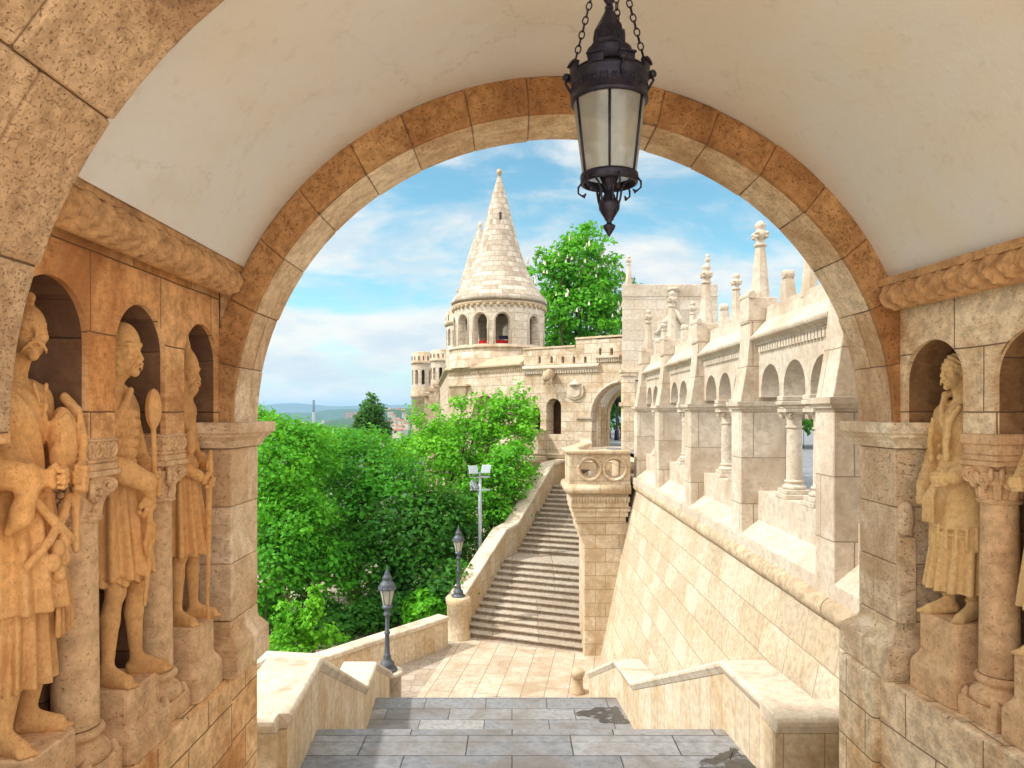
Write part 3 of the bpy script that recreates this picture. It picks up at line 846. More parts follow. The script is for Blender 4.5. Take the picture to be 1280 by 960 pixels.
def niche_wall(name, label, mapf, niches, cols, xface, sgn, ztop, mats, cornice, dado_off, y0):
    t = thing(name, label, 'wall', (xface(4.5), 4.5, LEDGE))
    w = MB()
    arched_wall(w, mapf, y0, AY0 - 0.002, NZ, ztop, [(c, r, zs, NZ) for c, r, zs in niches], 0.0, 0.035, seg=28, back=False, bottom=True)
    w.build('arcade_wall', M[mats[0]], t)
    w = MB()
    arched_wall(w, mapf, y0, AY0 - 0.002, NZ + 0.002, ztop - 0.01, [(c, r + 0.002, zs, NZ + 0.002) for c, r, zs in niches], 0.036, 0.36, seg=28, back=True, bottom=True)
    w.build('niche_lining', M[mats[1]], t)  # reveals behind the thin front carry painted recess shade
    b = MB()
    DN = 0.88
    b.add([mapf(y0, DN, LEDGE - 0.1), mapf(AY0 + 0.03, DN, LEDGE - 0.1), mapf(AY0 + 0.03, DN, ztop), mapf(y0, DN, ztop)],
          [(y0, LEDGE), (AY0, LEDGE), (AY0, ztop), (y0, ztop)])
    b.add([mapf(y0, DN, ztop - 0.02), mapf(AY0, DN, ztop - 0.02), mapf(AY0, 0.34, ztop - 0.02), mapf(y0, 0.34, ztop - 0.02)])
    b.add([mapf(AY0 + 0.02, 0.0, LEDGE - 0.1), mapf(AY0 + 0.02, DN, LEDGE - 0.1), mapf(AY0 + 0.02, DN, ztop), mapf(AY0 + 0.02, 0.0, ztop)])
    for ca, cb in zip(niches, niches[1:]):     # cross walls part the niches behind the columns
        ym = (ca[0] + cb[0]) / 2
        for yy in (ym - 0.07, ym + 0.07):
            b.add([mapf(yy, 0.30, LEDGE), mapf(yy, DN, LEDGE), mapf(yy, DN, ztop - 0.02), mapf(yy, 0.30, ztop - 0.02)])
        b.add([mapf(ym - 0.07, 0.30, LEDGE), mapf(ym + 0.07, 0.30, LEDGE), mapf(ym + 0.07, 0.30, NZ), mapf(ym - 0.07, 0.30, NZ)])
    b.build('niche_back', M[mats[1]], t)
    d = MB()
    o = dado_off
    for ya, yb in ((y0, AY0 + 0.018),):
        P = lambda y, dd, z: Vector(mapf(y, dd, z))
        d.add([P(ya, o, -6), P(yb, o, -6), P(yb, o, LEDGE - 0.02), P(ya, o, LEDGE - 0.02)], [(ya, -6), (yb, -6), (yb, LEDGE), (ya, LEDGE)])
        d.add([P(ya, o, LEDGE - 0.02), P(yb, o, LEDGE - 0.02), P(yb, o + 0.02, LEDGE), P(ya, o + 0.02, LEDGE)])
        d.add([P(ya, o + 0.02, LEDGE), P(yb, o + 0.02, LEDGE), P(yb, 0.9, LEDGE), P(ya, 0.9, LEDGE)])
    d.build('dado', M[mats[2]], t)
    for (cy_, dd) in cols:
        p = mapf(cy_, dd, 0)
        niche_column(t, p[0], p[1], 0 if sgn > 0 else math.atan2(-0.102, 1) * -1, sgn > 0, M['column'])
    c = MB()
    zc, r = cornice
    cornice_roll(c, y0, AY0 - 0.03, lambda Y: mapf(Y, -0.10, 0)[0], sgn, zc, r, 1 if sgn > 0 else 4)
    c.build('carved_cornice', M['cornice'], t)
    f = MB()
    P = lambda y, dd, z: Vector(mapf(y, dd, z))
    ya, yb = y0, AY0 - 0.012
    for (da, za, db, zb) in ((-0.185, zc + r - 0.02, -0.185, zc + r + 0.04), (-0.185, zc + r + 0.04, 0.2, zc + r + 0.05), (-0.185, zc + r - 0.02, 0.0, zc + r - 0.02)):
        f.add([P(ya, da, za), P(yb, da, za), P(yb, db, zb), P(ya, db, zb)])
    f.add([P(yb, -0.185, zc + r - 0.02), P(yb, 0.1, zc + r - 0.02), P(yb, 0.2, zc + r + 0.05), P(yb, -0.185, zc + r + 0.04)])
    f.build('cornice_fillet', M['cornice'], t)
    return t


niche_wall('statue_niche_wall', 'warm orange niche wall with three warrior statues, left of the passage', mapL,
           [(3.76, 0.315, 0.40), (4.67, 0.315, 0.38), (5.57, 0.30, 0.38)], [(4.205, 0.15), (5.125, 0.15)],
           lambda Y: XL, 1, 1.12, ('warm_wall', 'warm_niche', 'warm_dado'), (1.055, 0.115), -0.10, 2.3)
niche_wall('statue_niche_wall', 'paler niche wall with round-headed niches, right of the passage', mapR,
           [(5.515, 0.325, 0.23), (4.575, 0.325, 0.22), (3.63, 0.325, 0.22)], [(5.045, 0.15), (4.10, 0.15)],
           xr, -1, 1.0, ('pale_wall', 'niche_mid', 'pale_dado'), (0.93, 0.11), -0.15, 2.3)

# --- hanging lantern
LX, LY = 0.54, 4.0
PXM = 0.92 * LY / F
def lz(py): return (HY - py) * LY / F
lan = thing('hanging_lantern', 'large black wrought iron lantern with dusty glass hanging on chains from the vault', 'lantern', (LX, LY, lz(297)))
def lp(*rows): return [(r * PXM, lz(y)) for r, y in rows]
mb = MB()
mb.lathe(LX, LY, lp((50, 92), (43, 88), (30, 86), (28, 80), (28, 72), (30.5, 68), (30.5, 64), (26, 61), (24, 60)), 32)
mb.lathe(LX, LY, lp((25, 84), (23, 76), (22, 60), (24, 56), (22, 53), (20, 38), (7, 16), (5.5, 12), (6.5, 10), (4, 6), (8, 0), (8, -5), (4, -9), (3, -15), (2.2, -40)), 8, smooth=False)
mb.build('cap', M['iron'], lan)
mb = MB()
for k in range(8):                       # little arched vents round the cap
    t = 2 * math.pi * (k + 0.5) / 8
    d = Vector((math.cos(t), math.sin(t), 0)); s_ = Vector((-d.y, d.x, 0))
    c = Vector((LX, LY, lz(47))) + d * 20.4 * PXM
    pts = [c + s_ * 4.6 * PXM * q + Vector((0, 0, zz * PXM)) for q, zz in ((-1, -7), (-1, 2), (-0.5, 5.5), (0, 7), (0.5, 5.5), (1, 2), (1, -7))]
    mb.tube(pts, 1.0 * PXM, 5)
    mb.add([p + d * 0.3 * PXM for p in pts])
mb.build('vent_arches', M['iron'], lan)
band = MB()
band.lathe(LX, LY, lp((50, 131), (52.5, 129), (52.5, 126), (51, 124), (52, 104), (54, 101), (54, 97), (50, 96)), 48)
band.lathe(LX, LY, lp((48, 96), (48, 130)), 48)
band.lathe(LX, LY, lp((50, 131), (47.5, 130)), 48)
for k in range(24):                      # cut marks: crosses and triple bars standing proud
    t = 2 * math.pi * k / 24
    d = Vector((math.cos(t), math.sin(t), 0)); s_ = Vector((-d.y, d.x, 0))
    c = Vector((LX, LY, lz(114))) + d * 51.6 * PXM
    if k % 2 == 0:
        for a in (0.8, -0.8):
            u = (s_ * math.cos(a) + Vector((0, 0, 1)) * math.sin(a)) * 4.2 * PXM
            band.tube([c - u, c + u], 1.1 * PXM, 5)
    else:
        for q in (-4, 0, 4):
            u = Vector((0, 0, 4.5 * PXM))
            band.tube([c + s_ * q * PXM - u, c + s_ * q * PXM + u], 0.8 * PXM, 5)
bd = band.build('band', M['iron'], lan)
for k in range(8):                       # battlements leaning outwards on the rim
    mb = MB()
    ta, tb = 2 * math.pi * (k + 0.14) / 8, 2 * math.pi * (k + 0.66) / 8
    for j in range(4):
        a, b = ta + (tb - ta) * j / 4, ta + (tb - ta) * (j + 1) / 4
        P = lambda r, t, y: Vector((LX + r * PXM * math.cos(t), LY + r * PXM * math.sin(t), lz(y)))
        mb.hexa([P(50, a, 97), P(50, b, 97), P(54, b, 97), P(54, a, 97)], [P(50, a, 88), P(50, b, 88), P(55, b, 87), P(55, a, 87)])
        mb.hexa([P(49, a, 88), P(49, b, 88), P(58, b, 88.5), P(58, a, 88.5)], [P(49, a, 86), P(49, b, 86), P(58, b, 86), P(58, a, 86)])
    mb.build('battlement', M['iron'], bd)
NP = 6
TH0 = R(-97)
for k in range(NP):
    ta, tb = TH0 + 2 * math.pi * k / NP, TH0 + 2 * math.pi * (k + 1) / NP
    P = lambda r, t, y: Vector((LX + r * PXM * math.cos(t), LY + r * PXM * math.sin(t), lz(y)))
    mb = MB()
    for j in range(6):
        a, b = ta + (tb - ta) * j / 6, ta + (tb - ta) * (j + 1) / 6
        mb.add([P(36, a, 221), P(36, b, 221), P(48.5, b, 128), P(48.5, a, 128)], None, True)
    mb.build('glass_pane', M['glass'], lan)
    rb_ = MB(); rb_.tube([P(49.3, ta, 128), P(36.8, ta, 224)], [2.0 * PXM, 1.7 * PXM], 6)
    rb_.build('glazing_bar', M['iron'], lan)
mb = MB()
mb.lathe(LX, LY, lp((39, 219), (39.5, 222), (38.5, 230), (35.5, 231), (34.5, 229), (34.5, 219), (39, 219)), 40)
mb.build('bottom_ring', M['iron'], lan)
mb = MB()
mb.lathe(LX, LY, lp((0, 297), (2, 294), (8, 285), (8.5, 282), (4, 280), (3.5, 277), (6, 275), (6.5, 273), (10, 268), (14, 262), (14.5, 256), (13, 252), (9, 248), (8, 244), (5, 242), (4, 236), (9, 230), (13, 222), (12, 218), (4, 214), (3, 150), (0, 148)), 16)
mb.build('finial', M['iron'], lan)
mb = MB()
mb.lathe(LX, LY, lp((4, 215), (7, 205), (12, 185), (13, 168), (9, 155), (0, 150)), 16)
mb.build('bulb', M['lens'], lan)
for k in range(6):
    t = TH0 + R(18) + 2 * math.pi * k / 6
    P = lambda r, y: Vector((LX + r * PXM * math.cos(t), LY + r * PXM * math.sin(t), lz(y)))
    mb = MB()
    mb.tube([P(11, 262), P(15, 250), P(17, 238), P(22, 230), P(32, 225), P(39, 226), P(43, 231), P(43, 238), P(39, 241)], [1.6 * PXM] * 7 + [1.4 * PXM, 1.1 * PXM], 6)
    mb.tube([P(39, 241), P(35, 243), P(32, 239)], [1.2 * PXM, 2.8 * PXM, 0.8 * PXM], 6)
    mb.build('scroll_arm', M['iron'], lan)
hook = Vector((LX, LY, 2.70))
def link(mb, c, d, side, L=0.050, W=0.024, r=0.0042):
    d = d.normalized(); side = (side - d * side.dot(d)).normalized()
    pts = []
    for k in range(13):
        t = 2 * math.pi * k / 12
        pts.append(c + d * (L / 2) * math.cos(t) + side * (W / 2) * math.sin(t) * (1.25 if abs(math.cos(t)) < 0.8 else 1.0))
    mb.tube(pts, r, 5, cap=False)
for k, t in enumerate((R(175), R(-6), R(80), R(-80))):
    s0 = Vector((LX + 52 * PXM * math.cos(t), LY + 52 * PXM * math.sin(t), lz(96)))
    ch = MB()
    d = hook - s0; n = int(d.length / 0.041)
    sd = Vector((-math.sin(t), math.cos(t), 0)); rd = Vector((math.cos(t), math.sin(t), 0.3))
    for i in range(n + 1):
        link(ch, s0 + d * (i / n), d, sd if i % 2 else rd)
    ch.build('chain', M['iron'], lan)
    lug = MB()
    lug.lathe(s0.x + 6 * PXM * math.cos(t), s0.y + 6 * PXM * math.sin(t), [(0, lz(100)), (0.02, lz(98)), (0.024, lz(95)), (0.014, lz(91)), (0, lz(90))], 10)
    lug.tube([s0 + Vector((0, 0, -0.08)), s0 + Vector((math.cos(t) * .03, math.sin(t) * .03, -0.03)), s0 + Vector((0, 0, 0.02))], 0.008, 6)
    lug.build('chain_lug', M['iron'], bd)
mb = MB(); mb.tube([hook, Vector((LX, LY, 2.79))], 0.014, 8)
mb.lathe(LX, LY, [(0.03, 2.70), (0.045, 2.72), (0.09, 2.765), (0.09, 2.78)], 14)
mb.build('ceiling_hook', M['iron'], lan)


# ================================================================ CARVED STATUES (signed distance field -> one continuous mesh)
class Sculpt:
    def __init__(s, lo, hi, h):
        s.lo = np.array(lo, np.float32); s.h = h
        s.n = np.ceil((np.array(hi) - np.array(lo)) / h).astype(int) + 1
        s.D = np.full(tuple(s.n), 9.0, np.float32)

    def reg(s, lo, hi):
        a = np.clip(np.floor((np.array(lo) - s.lo) / s.h).astype(int), 0, s.n - 1)
        b = np.clip(np.ceil((np.array(hi) - s.lo) / s.h).astype(int) + 1, 1, s.n)
        sl = tuple(slice(i, j) for i, j in zip(a, b))
        g = [(s.lo[k] + s.h * np.arange(a[k], b[k])).astype(np.float32) for k in range(3)]
        return sl, g[0][:, None, None], g[1][None, :, None], g[2][None, None, :]

    def cap(s, a, b, ra, rb=None, k=0.02, sub=False):
        rb = ra if rb is None else rb
        a = np.array(a, np.float32); b = np.array(b, np.float32)
        m = max(ra, rb) + k + 0.02
        sl, X, Y, Z = s.reg(np.minimum(a, b) - m, np.maximum(a, b) + m)
        ba = b - a; L2 = max(float(ba @ ba), 1e-9)
        t = np.clip(((X - a[0]) * ba[0] + (Y - a[1]) * ba[1] + (Z - a[2]) * ba[2]) / L2, 0, 1)
        d = np.sqrt((X - a[0] - ba[0] * t) ** 2 + (Y - a[1] - ba[1] * t) ** 2 + (Z - a[2] - ba[2] * t) ** 2) - (ra + (rb - ra) * t)
        s.comb(sl, d, k, sub)

    def path(s, pts, rads, k=0.02, sub=False):
        if not isinstance(rads, (list, tuple)): rads = [rads] * len(pts)
        for i in range(len(pts) - 1): s.cap(pts[i], pts[i + 1], rads[i], rads[i + 1], k, sub)

    def ell(s, c, r, yaw=0.0, pitch=0.0, k=0.02, sub=False, clip=None, disp=None):
        c = np.array(c, np.float32); m = max(r) + k + 0.03
        sl, X, Y, Z = s.reg(c - m, c + m)
        x, y, z = X - c[0], Y - c[1], Z - c[2]
        cy_, sy = math.cos(yaw), math.sin(yaw)
        x, y = x * cy_ + y * sy, -x * sy + y * cy_
        cp, sp = math.cos(pitch), math.sin(pitch)
        x, z = x * cp + z * sp, -x * sp + z * cp
        q = np.sqrt((x / r[0]) ** 2 + (y / r[1]) ** 2 + (z / r[2]) ** 2)
        q2 = np.sqrt((x / r[0] ** 2) ** 2 + (y / r[1] ** 2) ** 2 + (z / r[2] ** 2) ** 2) + 1e-6
        d = q * (q - 1.0) / q2
        if disp is not None: d = d + disp(x, y, z)
        if clip is not None: d = np.maximum(d, clip(x, y, z))
        s.comb(sl, d, k, sub)

    def skirt(s, c0, c1, r0, r1, folds=0, amp=0.0, k=0.02, hem=0.0, seed=0, fpow=1.0):
        """elliptic cloth cone from centre c0 (top) to c1 (bottom) with vertical folds deepening downwards."""
        c0 = np.array(c0, np.float32); c1 = np.array(c1, np.float32)
        m = max(r0 + r1) + 0.05
        sl, X, Y, Z = s.reg([min(c0[0], c1[0]) - m, min(c0[1], c1[1]) - m, c1[2] - 0.05], [max(c0[0], c1[0]) + m, max(c0[1], c1[1]) + m, c0[2] + 0.05])
        t = np.clip((c0[2] - Z) / (c0[2] - c1[2]), 0, 1)
        cx = c0[0] + (c1[0] - c0[0]) * t; cy_ = c0[1] + (c1[1] - c0[1]) * t
        a = r0[0] + (r1[0] - r0[0]) * t; b = r0[1] + (r1[1] - r0[1]) * t
        x, y = X - cx, Y - cy_
        q = np.sqrt((x / a) ** 2 + (y / b) ** 2)
        d = (q - 1) * np.minimum(a, b) * 0.92
        if folds:
            th = np.arctan2(y / b, x / a)
            w = np.sin(folds * th + seed + 1.3 * np.sin(2 * th + seed) + 0.8 * t)
            w = np.sign(w) * np.abs(w) ** fpow
            d = d + amp * (0.25 + 0.75 * t) * w
        zb = c1[2]
        if hem:
            th = np.arctan2(y, x)
            zb = zb + hem * np.sin(11 * th + seed)
        d = np.maximum(d, np.maximum(Z - c0[2], zb - Z))
        s.comb(sl, d, k)

    def relief(s, lo, hi, fn):
        sl, X, Y, Z = s.reg(lo, hi)
        s.D[sl] = s.D[sl] + fn(X, Y, Z)

    def mesh(s):
        D = s.D; S = D < 0
        nx, ny, nz = D.shape
        key_all = []; pos_all = []; quads = []
        str_ = np.array([ny * nz, nz, 1])
        for ax in range(3):
            o = [slice(None)] * 3; p = [slice(None)] * 3
            o[ax] = slice(0, -1); p[ax] = slice(1, None)
            cr = S[tuple(o)] != S[tuple(p)]
            e1, e2 = (ax + 1) % 3, (ax + 2) % 3
            I = np.argwhere(cr)
            ok = (I[:, e1] > 0) & (I[:, e2] > 0)
            I = I[ok]
            J = I.copy(); J[:, ax] += 1
            a = D[tuple(I.T)]; b = D[tuple(J.T)]
            t = a / (a - b)
            P = I.astype(np.float32); P[:, ax] += t
            cells = []
            for (u, v) in ((-1, -1), (0, -1), (0, 0), (-1, 0)):
                C = I.copy(); C[:, e1] += u; C[:, e2] += v
                kk = C @ str_
                cells.append(kk); key_all.append(kk); pos_all.append(P)
            q = np.stack(cells, 1)
            flip = ~(a < 0)
            q[flip] = q[flip][:, ::-1]
            quads.append(q)
        K = np.concatenate(key_all); P = np.concatenate(pos_all); Q = np.concatenate(quads)
        u, inv = np.unique(K, return_inverse=True)
        cnt = np.bincount(inv).astype(np.float32)
        V = np.stack([np.bincount(inv, P[:, k]) / cnt for k in range(3)], 1)
        Q = np.searchsorted(u, Q)
        # light relaxation
        E = np.concatenate([Q[:, [0, 1]], Q[:, [1, 2]], Q[:, [2, 3]], Q[:, [3, 0]]])
        for lam in (0.45, -0.2):
            deg = np.bincount(E.ravel(), minlength=len(V)).astype(np.float32)[:, None] + 1e-6
            acc = np.zeros_like(V)
            for k in range(3):
                acc[:, k] = np.bincount(E[:, 0], V[E[:, 1], k], len(V)) + np.bincount(E[:, 1], V[E[:, 0], k], len(V))
            V = V + lam * (acc / deg - V)
        return V * s.h + s.lo, Q


def _smin(a, b, k):
    hh = np.clip(0.5 + 0.5 * (b - a) / k, 0, 1)
    return b * (1 - hh) + a * hh - k * hh * (1 - hh)


def _comb(s, sl, d, k, sub=False):
    D = s.D[sl]
    if sub:
        s.D[sl] = -_smin(-D, d, k) if k > 0 else np.maximum(D, -d)
    else:
        s.D[sl] = _smin(D, d, k) if k > 0 else np.minimum(D, d)
Sculpt.comb = _comb


def head(S, c, yaw, pitch=0.0, moustache=1.0, hair=None, helm=None, beard=0.0):
    """head facing +x turned by yaw; c is the centre of the skull."""
    c = np.array(c, float)
    cyw, syw = math.cos(yaw), math.sin(yaw)
    def T(x, y, z):
        x, z = x * math.cos(pitch) + z * math.sin(pitch), -x * math.sin(pitch) + z * math.cos(pitch)
        return (c[0] + x * cyw - y * syw, c[1] + x * syw + y * cyw, c[2] + z)
    S.ell(T(-0.005, 0, 0.02), (0.102, 0.078, 0.110), yaw, k=0)
    S.ell(T(0.030, 0, -0.055), (0.066, 0.058, 0.075), yaw, k=0.03)          # jaw
    S.cap(T(0.088, 0, -0.112), T(0.078, 0, -0.105), 0.023, k=0.02)            # chin
    for s in (-1, 1):
        S.ell(T(0.062, 0.044 * s, -0.022), (0.028, 0.024, 0.022), yaw, k=0.02)   # cheekbone
    for s in (-1, 1):
        S.ell(T(0.102, 0.033 * s, 0.010), (0.034, 0.025, 0.022), yaw, k=0.006, sub=True)
        S.ell(T(0.070, 0.033 * s, 0.008), (0.019, 0.017, 0.014), yaw, k=0.002)   # eyeball
        S.cap(T(0.089, 0.018 * s, 0.017), T(0.079, 0.046 * s, 0.014), 0.005, k=0.004)   # lid
        S.cap(T(0.087, 0.018 * s, 0.003), T(0.078, 0.044 * s, 0.003), 0.004, k=0.004)
        S.cap(T(0.091, 0.012 * s, 0.033), T(0.074, 0.052 * s, 0.038), 0.009, 0.007, k=0.014)  # brow
    S.cap(T(0.092, 0, 0.030), T(0.120, 0, -0.030), 0.009, 0.013, k=0.010)      # nose
    for s in (-1, 1):
        S.cap(T(0.110, 0.010 * s, -0.034), T(0.100, 0.016 * s, -0.036), 0.009, k=0.005)
    S.cap(T(0.102, -0.020, -0.074), T(0.102, 0.020, -0.074), 0.007, k=0.006)   # lower lip
    S.cap(T(0.108, -0.024, -0.064), T(0.108, 0.024, -0.064), 0.004, k=0.003, sub=True)
    if moustache:
        for s in (-1, 1):
            S.path([T(0.110, 0.004 * s, -0.048), T(0.106, 0.026 * s, -0.056), T(0.090, 0.048 * s, -0.070 - 0.01 * moustache), T(0.078, 0.056 * s, -0.088 - 0.012 * moustache)], [0.008, 0.0095, 0.007, 0.003], k=0.005)
    if beard:
        S.ell(T(0.066, 0, -0.12), (0.045, 0.045, 0.055 * beard), yaw, k=0.02)
    for s in (-1, 1):
        if helm is None:
            S.ell(T(-0.005, 0.079 * s, -0.005), (0.022, 0.011, 0.034), yaw, k=0.005)
            S.ell(T(0.000, 0.088 * s, -0.005), (0.010, 0.008, 0.018), yaw, k=0.003, sub=True)
    if hair == 'long':
        def strand(x, y, z): return 0.006 * np.sin(26 * np.arctan2(z + 0.02, x + 0.08) * 1.0 + 60 * y) + 0.004 * np.sin(95 * z + 40 * x)
        S.ell(T(-0.022, 0, 0.035), (0.105, 0.094, 0.108), yaw, k=0.008, disp=strand, clip=lambda x, y, z: (x * 0.75 - z * 0.65 - 0.055))
        S.ell(T(-0.055, 0, -0.050), (0.070, 0.098, 0.095), yaw, k=0.015, disp=strand)
        for s in (-1, 1):
            for q in range(5):
                S.path([T(0.01 - 0.022 * q, 0.082 * s, 0.01), T(-0.005 - 0.022 * q, 0.094 * s, -0.05), T(-0.02 - 0.022 * q, 0.098 * s, -0.105), T(-0.008 - 0.02 * q, 0.108 * s, -0.125)], [0.011, 0.014, 0.013, 0.006], k=0.005)
    if hair == 'topknot':
        S.path([T(-0.01, 0, 0.130), T(0.022, 0, 0.160), T(0.048, 0.002, 0.150)], [0.026, 0.022, 0.010], k=0.02)
        S.path([T(-0.04, 0.0, 0.12), T(-0.07, 0, 0.07)], [0.03, 0.04], k=0.02)
    if helm:
        hh, tip = helm
        S.ell(T(-0.010, 0, 0.050), (0.107, 0.086, hh), yaw, k=0.004, clip=lambda x, y, z: -(z + 0.002 + 0.0 * x))
        for z0 in (0.050,):
            for i in range(18):
                t0, t1 = 2 * math.pi * i / 18, 2 * math.pi * (i + 1) / 18
                S.cap(T(-0.010 + 0.107 * math.cos(t0), 0.086 * math.sin(t0), z0 + 0.006), T(-0.010 + 0.107 * math.cos(t1), 0.086 * math.sin(t1), z0 + 0.002), 0.012, k=0.003)
        if tip: S.path([T(-0.012, 0, 0.05 + hh * 0.72), T(-0.012, 0, 0.05 + hh + 0.03), T(-0.012, 0, 0.05 + hh + tip)], [0.05, 0.022, 0.006], k=0.03)
        # mail curtain down the sides and the neck
        S.ell(T(-0.030, 0, -0.040), (0.102, 0.098, 0.135), yaw, k=0.008, disp=lambda x, y, z: 0.005 * np.sin(140 * z) * np.sin(110 * (x + y)),
              clip=lambda x, y, z: (x - 0.062 - 0.35 * np.maximum(0, -z - 0.06)))


def hand_grip(S, p, d, side, curl=1.0, sc_=1.0):
    """closed hand at p: d is where the knuckles point, side runs from index to little finger."""
    p = np.array(p, float); d = np.array(d, float); d /= np.linalg.norm(d)
    side = np.array(side, float); side -= d * (side @ d); side /= np.linalg.norm(side)
    nrm = np.cross(d, side)
    S.cap(p - side * 0.022 * sc_, p + side * 0.022 * sc_, 0.026 * sc_, k=0.012)
    for i, L in enumerate((0.95, 1.05, 1.0, 0.8)):
        o = side * (-0.033 + 0.022 * i) * sc_
        k0 = p + o + d * 0.030 * sc_ + nrm * 0.008 * sc_
        k1 = k0 + (d * 0.030 - nrm * 0.020 * curl) * L * sc_
        k2 = k1 + (-d * 0.012 - nrm * 0.030 * curl) * L * sc_
        k3 = k2 + (-d * 0.026 + nrm * 0.004) * L * sc_
        S.path([k0, k1, k2, k3], [0.0125 * sc_, 0.0115 * sc_, 0.0105 * sc_, 0.009 * sc_], k=0.003)
    t0 = p - side * 0.03 * sc_ - d * 0.012 * sc_
    t1 = t0 - side * 0.020 * sc_ + d * 0.022 * sc_ - nrm * 0.014 * sc_
    t2 = t1 + side * 0.016 * sc_ + d * 0.022 * sc_ - nrm * 0.018 * sc_
    S.path([t0, t1, t2], [0.015 * sc_, 0.013 * sc_, 0.010 * sc_], k=0.006)


def leg(S, hip, knee, ankle, toe_dir, bare=True, boot=False):
    S.cap(hip, knee, 0.088, 0.058, k=0.03)
    kn = np.array(knee); an = np.array(ankle)
    S.ell(kn + np.array([0.02, 0, 0]), (0.05, 0.05, 0.06), k=0.02)
    calf = kn * 0.62 + an * 0.38 + np.array([-0.014, 0, 0])
    S.cap(kn, calf, 0.052, 0.058, k=0.02); S.cap(calf, an, 0.058, 0.036, k=0.02)
    d = np.array(toe_dir, float); d /= np.linalg.norm(d)
    heel = an + np.array([0, 0, -0.045]) - d * 0.03
    ball = an * np.array([1, 1, 0]) + d * 0.15 + np.array([0, 0, 0.030])
    S.cap(heel, ball, 0.040, 0.036, k=0.02)
    S.cap(an, ball + np.array([0, 0, 0.012]), 0.038, 0.026, k=0.025)
    pr = np.array([-d[1], d[0], 0])
    if boot:
        S.cap(ball, ball + d * 0.085 + np.array([0, 0, -0.006]), 0.034, 0.012, k=0.015)
        for i in range(14):
            t0, t1 = 2 * math.pi * i / 14, 2 * math.pi * (i + 1) / 14
            S.cap(an + np.array([0.045 * math.cos(t0), 0.042 * math.sin(t0), 0.045]), an + np.array([0.045 * math.cos(t1), 0.042 * math.sin(t1), 0.045]), 0.009, k=0.004)
    else:
        for i, L in enumerate((0.052, 0.046, 0.042, 0.036, 0.030)):
            o = pr * (0.030 - 0.0155 * i)
            S.cap(ball + o + d * 0.012 - np.array([0, 0, 0.006]), ball + o + d * L - np.array([0, 0, 0.013]), 0.013 if i == 0 else 0.0105, 0.0105 if i == 0 else 0.009, k=0.005)


def torso(S, lean=0.0, w=1.0):
    S.ell((-0.01, 0, 1.02), (0.125 * w, 0.165 * w, 0.13), k=0.05)
    S.ell((0.0, 0, 1.17), (0.120 * w, 0.150 * w, 0.16), k=0.06)
    S.ell((0.0, 0, 1.33), (0.135 * w, 0.190 * w, 0.15), k=0.06)
    S.cap((-0.02, -0.15, 1.425), (-0.02, 0.15, 1.425), 0.075, k=0.06)
    S.cap((-0.02, 0, 1.44), (0.005, 0, 1.58), 0.072, 0.058, k=0.03)


def arm(S, sh_, el, wr, r=(0.066, 0.052, 0.036), rings=0):
    S.ell(sh_, (0.078, 0.075, 0.08), k=0.04)
    S.cap(sh_, el, r[0], r[1], k=0.03); S.cap(el, wr, r[1], r[2], k=0.02)
    if rings:                              # cloth creased round the sleeve
        a, b = np.array(el, float), np.array(wr, float); d = b - a; L = np.linalg.norm(d); d /= L
        u = np.cross(d, [0, 0, 1.0]); u /= np.linalg.norm(u); v = np.cross(u, d)
        for q in range(rings):
            f = (q + 0.5) / rings
            c = a + d * L * f; rr = r[1] + (r[2] - r[1]) * f + 0.001
            for i in range(12):
                t0, t1 = 2 * math.pi * i / 12, 2 * math.pi * (i + 1) / 12
                tl = d * 0.012
                S.cap(c + (u * math.cos(t0) + v * math.sin(t0)) * rr + tl * math.sin(t0), c + (u * math.cos(t1) + v * math.sin(t1)) * rr + tl * math.sin(t1), 0.0065, k=0.005)


def belt(S, z, a, b, r=0.016, cx=0.0, tilt=0.0, n=26):
    for i in range(n):
        t0, t1 = 2 * math.pi * i / n, 2 * math.pi * (i + 1) / n
        S.cap((cx + a * math.cos(t0), b * math.sin(t0), z + tilt * math.sin(t0)), (cx + a * math.cos(t1), b * math.sin(t1), z + tilt * math.sin(t1)), r, k=0.006)


